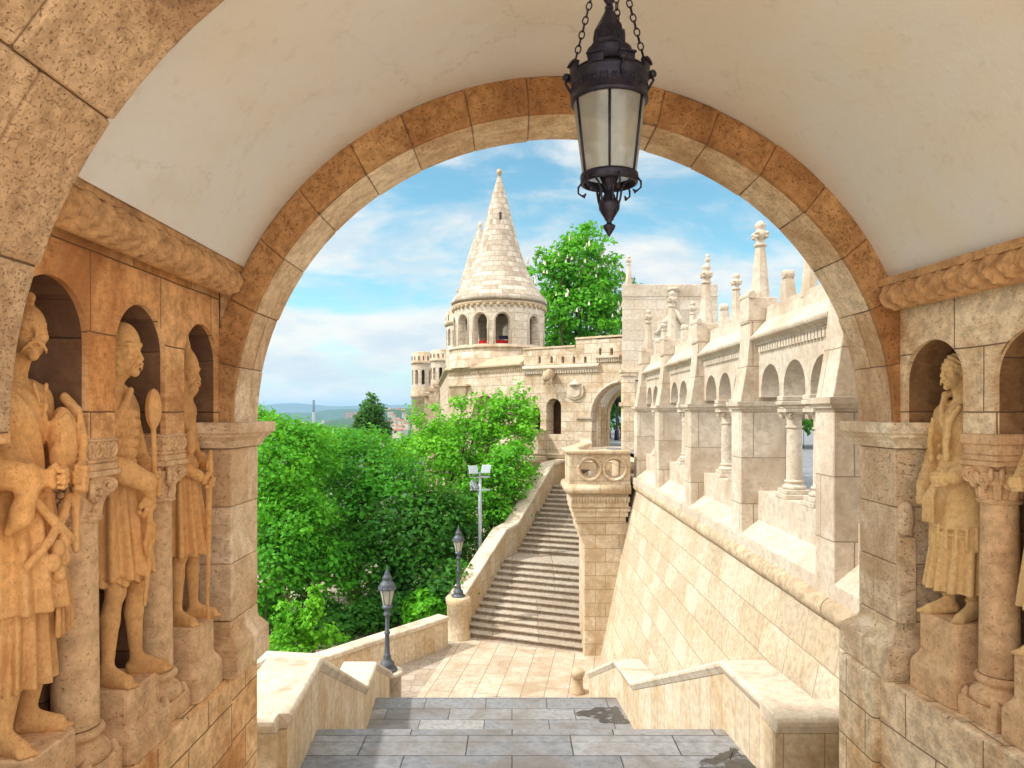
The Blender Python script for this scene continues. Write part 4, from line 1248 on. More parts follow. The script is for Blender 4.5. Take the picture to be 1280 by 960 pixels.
def place_statue(S, label, scale, loc, rz, mat, plinth, group='warrior statues in the wall niches', slim=(0.72, 0.80)):
    V, Q = S.mesh()
    nz = V * 1.0
    t = thing('warrior_statue', label, 'statue', (loc[0], loc[1], LEDGE), rz, group)
    z_ = V[:, 2].copy()
    up = np.clip((z_ - 1.50) / 0.10, 0, 1); lowf = np.clip((0.14 - z_) / 0.08, 0, 1)
    body = np.maximum(up, lowf * 0.55)
    fy, fx = slim
    V[:, 2] = np.where(z_ > 1.56, 1.56 + (z_ - 1.56) * 0.88, z_)
    V[:, 1] *= fy + (0.82 - fy) * body
    V[:, 0] = (V[:, 0] - 0.02 * (1 - up)) * (fx + (0.86 - fx) * body)
    V = V * scale + np.array([0, 0, loc[2] - LEDGE])
    mesh_np('figure', V, Q, mat, t, smooth=True)
    zt = loc[2] - LEDGE + 0.012
    hx0, hx1, hy = plinth
    p = MB()
    e = 0.05
    prof = [(0, e), (zt * 0.34, e), (zt * 0.40, e * 0.75), (zt * 0.47, e * 0.2), (zt * 0.52, 0.0), (zt, 0.0)]
    def rg(z, q):
        c = 0.035
        x0, x1, y = hx0 - q, hx1 + q, hy + q
        return [Vector((x0, -y, z)), Vector((x1 - c, -y, z)), Vector((x1, -y + c, z)), Vector((x1, y - c, z)), Vector((x1 - c, y, z)), Vector((x0, y, z))]
    for (z0, e0), (z1, e1) in zip(prof, prof[1:]):
        a, b = rg(z0, e0), rg(z1, e1)
        for i in range(6):
            j = (i + 1) % 6; p.add([a[i], a[j], b[j], b[i]])
    p.add(rg(zt, 0)); p.add(rg(0, e))
    p.build('plinth', M['column'], t, bevel=0.01, local=True)
    return t


LO, HI, HV = (-0.33, -0.40, -0.03), (0.42, 0.40, 2.02), 0.0064

# --- first statue on the left: bareheaded, topknot, drum-like bundle under the far arm
S = Sculpt(LO, HI, HV)
torso(S, w=1.05)
S.skirt((0.0, 0, 1.10), (0.02, 0, 0.56), (0.145, 0.185), (0.225, 0.255), 11, 0.024, 0.02, 0.0, 1.0)
S.skirt((0.0, 0, 0.60), (0.0, 0, 0.25), (0.15, 0.19), (0.16, 0.20), 13, 0.028, 0.015, 0.0, 2.0)
leg(S, (0, -0.09, 0.9), (0.03, -0.10, 0.48), (0.0, -0.11, 0.09), (1, -0.35, 0))
leg(S, (0, 0.09, 0.9), (0.02, 0.11, 0.48), (-0.02, 0.12, 0.09), (1, 0.3, 0))
S.cap((0.03, -0.11, 0.30), (0.0, -0.11, 0.10), 0.075, 0.052, k=0.02)
S.cap((0.02, 0.12, 0.30), (-0.02, 0.12, 0.10), 0.075, 0.052, k=0.02)
head(S, (0.045, 0.0, 1.70), R(-38), 0.02, 1.2, hair='topknot')
arm(S, (-0.02, -0.23, 1.40), (0.06, -0.29, 1.12), (0.24, -0.16, 1.10), rings=0)
S.cap((0.03, -0.285, 1.13), (0.20, -0.20, 1.105), 0.066, 0.058, k=0.02)
S.path([(0.20, -0.2, 1.07), (0.17, -0.22, 0.96), (0.12, -0.24, 0.90)], [0.045, 0.05, 0.02], k=0.03)
hand_grip(S, (0.275, -0.13, 1.10), (1, 0.5, 0), (0, 0.2, -1))
arm(S, (-0.02, 0.23, 1.40), (0.05, 0.28, 1.14), (0.24, 0.16, 1.08), rings=4)
hand_grip(S, (0.275, 0.135, 1.075), (0.7, -0.7, 0.1), (0, -0.2, -1), sc_=1.25)
S.ell((0.17, 0.14, 1.23), (0.07, 0.10, 0.15), 0.3, k=0.012, disp=lambda x, y, z: 0.004 * np.sin(70 * y + 20 * z))                 # bundle
S.path([(0.12, 0.25, 1.42), (0.19, 0.24, 1.36), (0.235, 0.22, 1.24), (0.24, 0.19, 1.12), (0.22, 0.17, 0.95), (0.24, 0.14, 0.78)], [0.024, 0.026, 0.024, 0.02, 0.022, 0.018], k=0.006)   # bow stave
S.path([(0.13, -0.05, 1.47), (0.155, 0.0, 1.34), (0.13, 0.06, 1.47)], 0.011, k=0.008)
belt(S, 1.065, 0.150, 0.190, 0.022, 0.0, 0.01); belt(S, 1.02, 0.158, 0.196, 0.016, 0.0, -0.02)
S.path([(0.18, -0.16, 1.03), (0.225, -0.04, 0.92), (0.235, 0.08, 0.84), (0.22, 0.17, 0.80)], [0.02, 0.022, 0.022, 0.02], k=0.006)
S.path([(0.19, 0.16, 1.00), (0.22, 0.06, 0.93), (0.225, -0.08, 0.84), (0.19, -0.2, 0.76)], [0.02, 0.022, 0.02, 0.018], k=0.006)
for q, (yy, zz) in enumerate(((0.0, 0.80), (0.05, 0.76), (-0.04, 0.75), (0.01, 0.70), (0.05, 0.82))):
    S.ell((0.225, yy, zz), (0.034, 0.036, 0.04), k=0.008)                        # pouch
for yy in (-0.02, 0.03, 0.10, 0.14, 0.17):
    S.cap((0.205 - yy * 0.2, yy + 0.05, 0.56), (0.20 - yy * 0.2, yy + 0.06, 0.44), 0.012, 0.016, k=0.006)   # fringe
S.relief((-0.2, -0.22, 1.12), (0.2, 0.22, 1.44), lambda X, Y, Z: 0.016 * np.abs(np.sin(30 * Y + 20 * Z)) ** 0.7 - 0.008)
place_statue(S, 'bareheaded moustached warrior statue with topknot, in the nearest left niche', 1.27, (-2.56, 3.73, -1.725), 0.0, M['statue'], (-0.30, 0.20, 0.20))

# --- second: round helmet, scale armour, forearm across the waist
S = Sculpt(LO, HI, HV)
torso(S)
leg(S, (0, -0.09, 0.9), (0.06, -0.10, 0.48), (0.02, -0.12, 0.085), (1, -0.25, 0))
leg(S, (0, 0.09, 0.9), (0.10, 0.09, 0.50), (0.09, 0.12, 0.085), (1, 0.25, 0))
S.skirt((0.0, 0, 1.10), (0.03, 0, 0.55), (0.135, 0.175), (0.205, 0.235), 12, 0.020, 0.02, 0.010, 0.6)
S.skirt((0.0, 0, 0.66), (0.02, 0, 0.52), (0.15, 0.18), (0.19, 0.22), 14, 0.012, 0.01, 0.014, 1.6)
scale = lambda X, Y, Z: -0.020 * np.abs(np.sin((Z * 1.0) * math.pi / 0.052)) ** 0.5 - 0.018 * np.abs(np.sin(np.arctan2(Y, X + 0.02) * 12 + (np.floor(Z / 0.052) % 2) * 1.57)) ** 0.6 + 0.020
S.relief((-0.2, -0.24, 1.10), (0.26, 0.24, 1.42), lambda X, Y, Z: scale(X, Y, Z) * np.clip((Z - 1.10) / 0.03, 0, 1) * np.clip((1.42 - Z) / 0.03, 0, 1))
head(S, (0.04, 0, 1.70), R(-6), 0.03, 1.3, helm=(0.135, 0.0))
S.ell((-0.04, 0, 1.45), (0.145, 0.25, 0.10), k=0.02, clip=lambda x, y, z: (x + 0.6 * z - 0.09))
S.path([(0.06, -0.20, 1.44), (0.0, -0.27, 1.33), (-0.04, -0.29, 1.20)], [0.05, 0.055, 0.045], k=0.02)
S.path([(0.10, 0.02, 1.49), (0.115, -0.08, 1.42), (0.09, -0.19, 1.30), (0.03, -0.27, 1.20)], [0.022, 0.024, 0.024, 0.02], k=0.008)
arm(S, (-0.02, -0.22, 1.39), (0.04, -0.28, 1.13), (0.25, -0.17, 1.05), (0.068, 0.062, 0.048), rings=6)
S.path([(0.06, -0.275, 1.125), (0.19, -0.215, 1.085), (0.285, -0.14, 1.03)], [0.064, 0.062, 0.05], k=0.02)
S.path([(0.285, -0.14, 1.03), (0.275, -0.09, 0.97)], [0.048, 0.036], k=0.02)
hand_grip(S, (0.262, -0.07, 0.93), (-0.1, 0.25, -1), (0.2, 1, 0.1), sc_=1.15)
arm(S, (-0.02, 0.22, 1.39), (0.05, 0.28, 1.12), (0.22, 0.13, 1.02), rings=3)
hand_grip(S, (0.25, 0.08, 1.0), (0.6, -0.8, -0.2), (0, 0, -1))
S.cap((0.215, 0.12, 0.98), (0.20, 0.13, 1.30), 0.017, k=0.004)                  # mace shaft
S.ell((0.200, 0.13, 1.40), (0.045, 0.055, 0.105), k=0.008, disp=lambda x, y, z: 0.004 * np.cos(6 * np.arctan2(y, x)))
S.path([(0.255, -0.05, 0.90), (0.25, -0.05, 0.62), (0.22, -0.04, 0.40)], [0.022, 0.018, 0.012], k=0.004)
for s_ in (-1, 1):                                                              # ribbon bow
    S.path([(0.255, -0.06, 0.84), (0.27, -0.06 + 0.03 * s_, 0.80), (0.255, -0.06 + 0.05 * s_, 0.72), (0.25, -0.06 + 0.02 * s_, 0.66)], [0.012, 0.016, 0.016, 0.010], k=0.005)
belt(S, 1.075, 0.142, 0.182, 0.018)
place_statue(S, 'warrior statue in round helmet and scale armour, in the middle left niche', 1.255, (-2.555, 4.65, -1.735), 0.0, M['statue'], (-0.30, 0.20, 0.20))

# --- third: pointed hood, long tunic, both hands on a sword
S = Sculpt(LO, (0.42, 0.40, 2.12), HV)
torso(S, w=0.95)
leg(S, (0, -0.09, 0.9), (0.05, -0.10, 0.48), (0.03, -0.11, 0.085), (1, -0.3, 0))
leg(S, (0, 0.09, 0.9), (0.09, 0.09, 0.50), (0.08, 0.11, 0.085), (1, 0.2, 0))
S.skirt((0.0, 0, 1.12), (0.03, 0, 0.47), (0.13, 0.165), (0.20, 0.225), 12, 0.030, 0.02, 0.004, 0.2)
head(S, (0.04, 0, 1.70), R(-12), 0.06, 0.8, helm=(0.15, 0.16), beard=0.8)
S.path([(-0.03, 0, 1.60), (-0.03, 0, 1.48)], [0.11, 0.15], k=0.04)
S.ell((-0.02, 0, 1.44), (0.15, 0.225, 0.10), k=0.02)
arm(S, (-0.02, -0.20, 1.39), (0.03, -0.26, 1.12), (0.22, -0.10, 1.00), rings=5)
hand_grip(S, (0.25, -0.05, 0.98), (0.5, 0.6, -0.5), (0, 0.1, -1))
arm(S, (-0.02, 0.20, 1.39), (0.03, 0.26, 1.13), (0.22, 0.09, 1.06), rings=4)
hand_grip(S, (0.25, 0.04, 1.06), (0.6, -0.7, 0), (0, 0, -1))
S.ell((0.16, -0.16, 1.24), (0.05, 0.06, 0.09), 0.4, k=0.02)
S.cap((0.275, -0.01, 1.16), (0.265, -0.02, 0.92), 0.018, k=0.004)
S.cap((0.275, -0.11, 0.93), (0.265, 0.08, 0.93), 0.014, k=0.006)
S.path([(0.265, -0.02, 0.93), (0.262, -0.03, 0.5), (0.255, -0.04, 0.03)], [0.026, 0.022, 0.014], k=0.004)
belt(S, 1.06, 0.14, 0.172, 0.017, 0, 0.015)
S.relief((-0.2, -0.24, 1.12), (0.26, 0.24, 1.42), lambda X, Y, Z: 0.012 * np.abs(np.sin(26 * Y + 9 * Z)) ** 0.7 - 0.006)
place_statue(S, 'warrior statue in pointed helmet holding a long sword, beside the framing arch', 1.135, (-2.555, 5.56, -1.625), 0.0, M['statue'], (-0.30, 0.19, 0.19))

# --- right niche: long coat with fur collar, hands folded over tassels
RZ = math.pi + math.atan(0.102)
S = Sculpt(LO, HI, HV)
torso(S, w=1.0)
leg(S, (0, -0.09, 0.9), (0.02, -0.10, 0.48), (0.03, -0.10, 0.10), (1, -0.25, 0), boot=True)
leg(S, (0, 0.09, 0.9), (0.02, 0.10, 0.48), (0.0, 0.11, 0.10), (1, 0.35, 0), boot=True)
S.skirt((0.0, 0, 1.12), (0.02, 0, 0.62), (0.135, 0.175), (0.175, 0.215), 6, 0.010, 0.02, 0.0, 0.4)
S.skirt((0.0, 0, 0.66), (0.02, 0, 0.20), (0.17, 0.205), (0.205, 0.245), 14, 0.026, 0.012, 0.0, 1.0, 0.7)
belt(S, 0.635, 0.18, 0.218, 0.014); belt(S, 0.585, 0.183, 0.22, 0.010)
for i in range(9):
    t = -1.3 + 2.6 * i / 8
    S.cap((0.19 * math.cos(t), 0.23 * math.sin(t), 0.64), (0.195 * math.cos(t), 0.232 * math.sin(t), 0.50), 0.012, 0.015, k=0.004)
head(S, (0.05, 0, 1.70), R(14), 0.05, 1.1, hair='long')
S.path([(-0.08, 0.10, 1.56), (0.04, 0.125, 1.53), (0.115, 0.07, 1.44), (0.15, 0.015, 1.30), (0.16, 0.01, 1.14)], [0.028, 0.024, 0.02, 0.016, 0.012], k=0.014)
S.path([(-0.08, -0.10, 1.56), (0.04, -0.125, 1.53), (0.115, -0.07, 1.44), (0.15, -0.015, 1.30)], [0.028, 0.024, 0.02, 0.014], k=0.014)
S.path([(0.13, 0.14, 1.44), (0.18, 0.11, 1.36), (0.20, 0.10, 1.22), (0.215, 0.12, 1.10)], [0.022, 0.026, 0.024, 0.018], k=0.012)   # coat edge
S.path([(0.16, -0.10, 1.36), (0.17, -0.12, 1.22), (0.15, -0.13, 1.08)], [0.02, 0.022, 0.018], k=0.01)
for z in (1.18, 1.10, 1.02):
    S.ell((0.148, 0.045, z), (0.018, 0.022, 0.022), k=0.004); S.ell((0.142, -0.055, z), (0.018, 0.022, 0.022), k=0.004)
arm(S, (-0.02, 0.21, 1.39), (0.02, 0.28, 1.12), (0.19, 0.15, 0.98), (0.075, 0.064, 0.05), rings=4)
S.path([(0.15, 0.17, 1.00), (0.18, 0.16, 0.985)], [0.06, 0.058], k=0.01)
hand_grip(S, (0.235, 0.115, 0.965), (0.75, -0.65, -0.1), (0, -0.1, -1), sc_=1.2)
arm(S, (-0.02, -0.21, 1.39), (0.03, -0.26, 1.10), (0.17, -0.20, 0.88), (0.075, 0.064, 0.05), rings=4)
hand_grip(S, (0.20, -0.17, 0.84), (0.5, 0.2, -1), (0.2, 1, 0), sc_=1.1)
for k_ in range(5):
    S.path([(0.255, 0.06, 0.95), (0.25 + 0.004 * k_, 0.02 - 0.02 * k_, 0.82), (0.235, -0.0 - 0.026 * k_, 0.66)], [0.014, 0.013, 0.012], k=0.004)
S.relief((-0.2, -0.24, 1.12), (0.2, 0.24, 1.45), lambda X, Y, Z: 0.010 * np.abs(np.sin(18 * Y + 26 * Z)) ** 0.7 - 0.005)
p_ = mapR(5.50, 0.20, 0)
place_statue(S, 'bareheaded warrior statue in long coat with hands folded, in the right niche', 1.115, (p_[0], p_[1], -1.575), RZ, M['statue_pale'], (-0.28, 0.20, 0.21), slim=(0.90, 0.92))

# --- second on the right, cut by the frame: draped cloak over the arm
S = Sculpt(LO, HI, HV)
torso(S, w=1.0)
leg(S, (0, -0.09, 0.9), (0.04, -0.10, 0.48), (0.02, -0.10, 0.09), (1, -0.3, 0), boot=True)
leg(S, (0, 0.09, 0.9), (0.03, 0.10, 0.48), (0.04, 0.11, 0.09), (1, 0.3, 0), boot=True)
S.skirt((0.0, 0, 1.12), (0.02, 0, 0.30), (0.135, 0.175), (0.21, 0.25), 12, 0.028, 0.02, 0.006, 0.4)
head(S, (0.04, 0, 1.70), R(10), 0.0, 1.0, helm=(0.15, 0.03))
arm(S, (-0.02, 0.21, 1.39), (0.05, 0.27, 1.13), (0.23, 0.14, 1.16), rings=5)
hand_grip(S, (0.265, 0.11, 1.18), (0.8, -0.5, 0.2), (0, -0.1, -1), sc_=1.15)
arm(S, (-0.02, -0.21, 1.39), (0.04, -0.26, 1.12), (0.22, -0.12, 1.04), rings=4)
hand_grip(S, (0.25, -0.08, 1.02), (0.8, 0.5, 0), (0, 0.1, -1))
for k_ in range(6):
    S.path([(0.12 + 0.02 * k_, 0.23 - 0.02 * k_, 1.13), (0.16 + 0.018 * k_, 0.22 - 0.015 * k_, 0.92), (0.20 + 0.006 * k_, 0.20 - 0.02 * k_, 0.64), (0.19, 0.17 - 0.02 * k_, 0.42)], [0.03, 0.034, 0.03, 0.014], k=0.008)
belt(S, 1.05, 0.145, 0.182, 0.018)
p_ = mapR(4.575, 0.20, 0)
place_statue(S, 'cloaked warrior statue at the right edge, behind the second column', 1.115, (p_[0], p_[1], -1.60), RZ, M['statue_pale'], (-0.28, 0.20, 0.21), slim=(0.90, 0.92))


# ================================================================ STAIRS, PARAPETS, PLAZA
ZP = -7.5                                   # plaza
ZL1, ZL2 = -3.97, -6.0                      # the two landings
def xin_l(Y): return -2.43 - 0.070 * (Y - 9.0)
def xin_r(Y): return 2.65 - 0.075 * (Y - 9.0)


def slab(mb, Y0, Y1, z, zb, wl=0.1, wr=0.1):
    A = [Vector((xin_l(Y0) - wl, Y0, zb)), Vector((xin_r(Y0) + wr, Y0, zb)), Vector((xin_r(Y1) + wr, Y1, zb)), Vector((xin_l(Y1) - wl, Y1, zb))]
    B = [Vector((p.x, p.y, z)) for p in A]
    mb.hexa(A, B)


st = thing('stone_staircase', 'wide grey granite staircase with two landings descending from the archway', 'staircase', (0, 9, ZL1))
mb = MB(); slab(mb, 7.3, 8.66, ZL1, -5.2); slab(mb, 8.664, 9.02, ZL1 + 0.001, -5.2)
mb.build('landing', M['granite'], st, bevel=0.012)
mb = MB()
for k in range(11):
    slab(mb, 9.0 + 0.37 * k, 9.0 + 0.37 * (k + 1) + 0.04, ZL1 - 2.03 * (k + 1) / 12, -7.6)
mb.build('steps', M['granite'], st, bevel=0.012)
mb = MB(); slab(mb, 13.1, 13.85, ZL2, -7.7); slab(mb, 13.853, 14.5, ZL2, -7.7); slab(mb, 14.503, 15.15, ZL2 + 0.001, -7.7)
mb.build('landing', M['granite'], st, bevel=0.012)
mb = MB()
for k in range(8):
    slab(mb, 15.15 + 0.36 * k, 15.15 + 0.36 * (k + 1) + 0.04, ZL2 - 1.5 * (k + 1) / 9, -7.8)
mb.build('steps', M['granite'], st, bevel=0.012)
mb = MB()
for k in range(13):
    y0 = 3.15 + 0.32 * k
    mb.box(-2.3, 3.6 - 0.06 * k, y0, y0 + 0.36, -5, -1.66 - 2.31 * (k + 1) / 14)
mb.build('upper_steps', M['terrace'], st, bevel=0.01)  # unseen flight; pale paving instead of granite to bounce light inwards

# upper terrace the camera stands on
tr = MB(); tr.box(-9, 12, -14, 3.15, -1.95, -1.65)
tag(tr.build('terrace_pavement', M['terrace']), kind='structure')


def stain(name, pts, z, label):
    """wet patch with a ragged edge lying on the slabs."""
    mb = MB()
    out = []
    n = len(pts)
    rr = random.Random(len(label))
    for i in range(n):
        a, b = Vector(pts[i]), Vector(pts[(i + 1) % n])
        for k in range(6):
            p = a.lerp(b, k / 6)
            out.append(Vector((p.x + rr.uniform(-1, 1) * 0.035, p.y + rr.uniform(-1, 1) * 0.03, z)))
    c = sum(out, Vector()) / len(out)
    for i in range(len(out)):
        mb.add([c, out[i], out[(i + 1) % len(out)]])
    return tag(mb.build(name, M['wet']), label, 'water stain')


def fl(px, py, z):
    Y = -z * F / (py - HY)
    return Vector(((px - CX) * Y / F, Y, z))
stain('water_stain', [fl(718, 892, ZL2), fl(745, 885, ZL2), fl(771, 883, ZL2), fl(782, 897, ZL2), fl(788, 905, ZL2), fl(752, 904, ZL2), fl(748, 899, ZL2), fl(722, 895, ZL2)], ZL2 + 0.006, 'dark wet patch on the far stair landing beside the right parapet')
stain('water_stain', [fl(872, 952, ZL1), fl(900, 945, ZL1), fl(914, 934, ZL1), fl(922, 936, ZL1), fl(945, 958, ZL1), fl(950, 968, ZL1), fl(880, 968, ZL1)], ZL1 + 0.006, 'dark wet patch on the nearest landing at the lower right')


def profile_wall(name, label, prof, xin, out, thick, zbot, mw, mc, extra=None, ret=None):
    """parapet that follows the stairs: prof = [(Y, z)], xin(Y) inner face, out=-1/+1 outward."""
    Y0, z0 = prof[0]
    t = thing(name, label, 'parapet', (xin(Y0) + out * thick / 2, Y0, z0 - 1))
    w = MB(); cp = MB()
    n = len(prof)
    I = lambda Y, o, z: Vector((xin(Y) + out * o, Y, z))
    th = 0.17
    for (ya, za), (yb, zb) in zip(prof, prof[1:]):
        zA, zB = zbot(ya), zbot(yb)
        for o in (0.0, thick):
            w.add([I(ya, o, zA), I(yb, o, zB), I(yb, o, zb - th), I(ya, o, za - th)], [(ya, 0), (yb, 0), (yb, 0.5), (ya, 0.5)])
        # coping: bevelled slab with a small overhang
        sec = [(-0.035, -0.10), (-0.05, -0.075), (-0.05, -0.03), (-0.02, 0.0), (thick + 0.02, 0.0), (thick + 0.05, -0.03), (thick + 0.05, -0.10), (thick + 0.0, -th), (0.0, -th)]
        m = len(sec)
        A = [I(ya, o, za + q) for o, q in sec]; B = [I(yb, o, zb + q) for o, q in sec]
        for k in range(m):
            j = (k + 1) % m
            cp.add([A[k], B[k], B[j], A[j]])
        if (ya, za) == prof[0]: cp.add(A[::-1])
        if (yb, zb) == prof[-1]: cp.add(B)
    for (y, z) in (prof[0], prof[-1]):
        w.add([I(y, 0, zbot(y)), I(y, thick, zbot(y)), I(y, thick, z - th), I(y, 0, z - th)], [(0, 0), (thick, 0), (thick, .5), (0, .5)])
    if ret:
        x0, x1, ya, yb, z, zb = ret
        for Yq in (ya, yb):
            w.add([Vector((x0, Yq, zb)), Vector((x1, Yq, zb)), Vector((x1, Yq, z - th)), Vector((x0, Yq, z - th))], [(x0, 0), (x1, 0), (x1, .5), (x0, .5)])
    w.build('wall', M[mw], t)
    cp.build('coping', M[mc], t, bevel=0.012, seg=2)
    if ret:
        c2 = MB()
        x0, x1, ya, yb, z, zb = ret
        sec = [(ya + 0.0, -th), (ya - 0.035, -0.10), (ya - 0.05, -0.075), (ya - 0.05, -0.03), (ya - 0.02, 0.0), (yb, 0.0), (yb, -th)]
        A = [Vector((x0, y, z + q)) for y, q in sec]; B = [Vector((x1, y, z + q)) for y, q in sec]
        for k in range(len(sec)):
            j = (k + 1) % len(sec); c2.add([A[k], B[k], B[j], A[j]])
        c2.add(A[::-1]); c2.add(B)
        c2.build('coping', M[mc], t, bevel=0.012, seg=2)
        b2 = MB(); b2.box(x0, x1, ya + 0.002, yb - 0.004, zb, z - th - 0.003)
        b2.build('return_wall', M[mw], t)
    return t


zb_ = lambda Y: -8.2
profile_wall('stair_parapet', 'zigzag cream stone parapet with broad flat coping, left of the stairs', [(7.42, -3.1), (9.1, -3.1), (13.6, -5.17), (15.0, -5.2), (18.6, -6.72)], xin_l, -1, 0.62, zb_, 'parapet', 'coping', ret=(-4.2, -2.40, 7.32, 7.80, -3.104, -8))
profile_wall('stair_parapet', 'zigzag cream stone parapet right of the stairs, against the battered wall', [(7.42, -3.1), (9.0, -3.1), (13.7, -5.13), (15.2, -5.22), (18.3, -6.6)], xin_r, 1, 0.50, zb_, 'parapet', 'coping', ret=(2.68, 3.95, 7.32, 7.80, -3.104, -8))

# plaza paving: tan slabs in front of the far stairs, grey strip along the outer wall
pz = MB(); pz.box(-12, 6.5, 16.5, 36, ZP - 0.4, ZP - 0.006)
tag(pz.build('plaza_pavement', M['grey_paving']), kind='structure')
pt = MB()
q = [fl(517, 877, ZP), fl(572, 798, ZP), Vector((4.2, 21.6, ZP)), Vector((3.6, 15.0, ZP))]
q[0] = q[0] + (q[0] - q[1]).normalized() * 3
zt = ZP + 0.004
uvd = (q[1] - q[0]).normalized(); uvs_ = [(p.dot(uvd), p.dot(Vector((uvd.y, -uvd.x, 0)))) for p in q]
pt.add([Vector((p.x, p.y, zt)) for p in q], [(u, v) for u, v in uvs_])
tag(pt.build('plaza_slabs', M['plaza']), kind='structure')

# outer wall of the plaza
def path_wall(name, label, pts, thick, h, zbot, mw, mc, cat='parapet', ov=0.06, ch=0.16):
    t = thing(name, label, cat, (pts[0][0], pts[0][1], pts[0][2] - h))
    w = MB()
    for a, b in zip(pts, pts[1:]):
        a, b = Vector(a), Vector(b)
        d = (b - a); d.z = 0; d.normalize(); nn = Vector((-d.y, d.x, 0)) * thick
        A = [Vector((p.x, p.y, zbot)) for p in (a, b, b + nn, a + nn)]
        B = [Vector((p.x, p.y, p.z - ch)) for p in (a, b, b + nn, a + nn)]
        w.hexa(A, B)
    w.build('wall', M[mw], t)
    c = MB()
    c.sweep(pts, [(-ov, -ch + 0.03), (-ov, -0.03), (-ov + 0.03, 0), (thick + ov - 0.03, 0), (thick + ov, -0.03), (thick + ov, -ch + 0.03), (thick, -ch), (0, -ch)])
    c.build('coping', M[mc], t, bevel=0.01)
    return t


path_wall('plaza_parapet', 'low weathered parapet wall along the outer left edge of the plaza', [at(318, 829, 18.7), at(335, 820, 18.9), at(398, 823, 19.0), at(560, 770, 23.0)], 0.4, 1.0, -9.5, 'parapet', 'coping')
ped = MB()
pc = at(573, 750, 23.9)
ped.lathe(pc.x, pc.y, [(0.40, ZP - 1), (0.40, ZP + 0.18), (0.36, ZP + 0.24), (0.35, ZP + 0.85), (0.38, ZP + 0.88), (0.38, ZP + 1.12), (0.41, ZP + 1.16), (0.41, ZP + 1.32), (0.36, ZP + 1.38), (0, ZP + 1.38)], 28)
o = ped.build('round_pedestal', M['parapet'])
tag(o, 'round stone pedestal at the foot of the far stairs, carrying the second lamp', 'pedestal')
ZPED = ZP + 1.38

# far staircase, turned to the right
SA = R(23)
g = Vector((math.sin(SA), math.cos(SA), 0)); cdir = Vector((math.cos(SA), -math.sin(SA), 0))
o0 = Vector((-1.62, 24.15, ZP))
fs = thing('stone_staircase', 'long worn stone staircase climbing from the plaza to the right', 'staircase', o0)
SW = 5.4
RISE, RUN = 0.162, 0.31
def step(mb, d0, d1, z):
    A = [o0 + g * d0, o0 + g * d0 + cdir * SW, o0 + g * d1 + cdir * SW, o0 + g * d1]
    A = [Vector((p.x, p.y, ZP - 0.5)) for p in A]
    B = [Vector((p.x, p.y, z - 0.055)) for p in A]
    uvA = None
    mb.hexa(A, B)
    a = o0 + g * (d0 - 0.045)
    A2 = [a, a + cdir * SW, o0 + g * d1 + cdir * SW, o0 + g * d1]
    mb_t.hexa([Vector((p.x, p.y, z - 0.052)) for p in A2], [Vector((p.x, p.y, z)) for p in A2])
zc = ZP; dcur = 0.0
prof_st = [(0.0, ZP)]
for fl_n, ns in enumerate((12, 14)):
    mb, mb_t = MB(), MB()
    for k in range(ns):
        zc += RISE
        d1 = dcur + RUN if k < ns - 1 else dcur + (1.35 if fl_n == 0 else 6)
        step(mb, dcur, d1 + 0.01, zc)
        dcur = d1
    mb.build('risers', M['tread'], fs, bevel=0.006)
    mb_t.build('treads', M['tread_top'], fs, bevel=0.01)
# its left parapet
def sp(d, z, off=0.0):
    p = o0 + g * d - cdir * off
    return Vector((p.x, p.y, z))
d1 = 11 * RUN; z1 = ZP + 12 * RISE; d2 = d1 + 1.35; d3 = d2 + 13 * RUN; z3 = z1 + 14 * RISE
pth = [sp(-0.25, ZP + 1.30), sp(0.1, ZP + 1.42), sp(d1 + 0.1, z1 + 1.10), sp(d2 - 0.1, z1 + 1.18), sp(d3, z3 + 1.02), sp(d3 + 1.0, z3 + 1.04), sp(d3 + 5, z3 + 1.04)]
path_wall('stair_parapet', 'sloping parapet with flat coping on the left of the far stairs', pth, 0.5, 1.2, ZP - 1, 'parapet', 'coping', ov=0.06)

# ================================================================ ARCADE ON THE RIGHT
AXP = 3.58                                   # buttress front plane
def ax_(Y): return AXP + 0.010 * Y
BAYP = 3.43
PIL = [8.2 + BAYP * k for k in range(5)]     # near edges of the pillars
PW = 0.50
ar = thing('arcade', 'long cream limestone arcade with buttresses, paired arches and pinnacles along the terrace', 'arcade', (AXP, 15, -2.2))
mapA = lambda u, d, z: (ax_(u) + d, u, z)


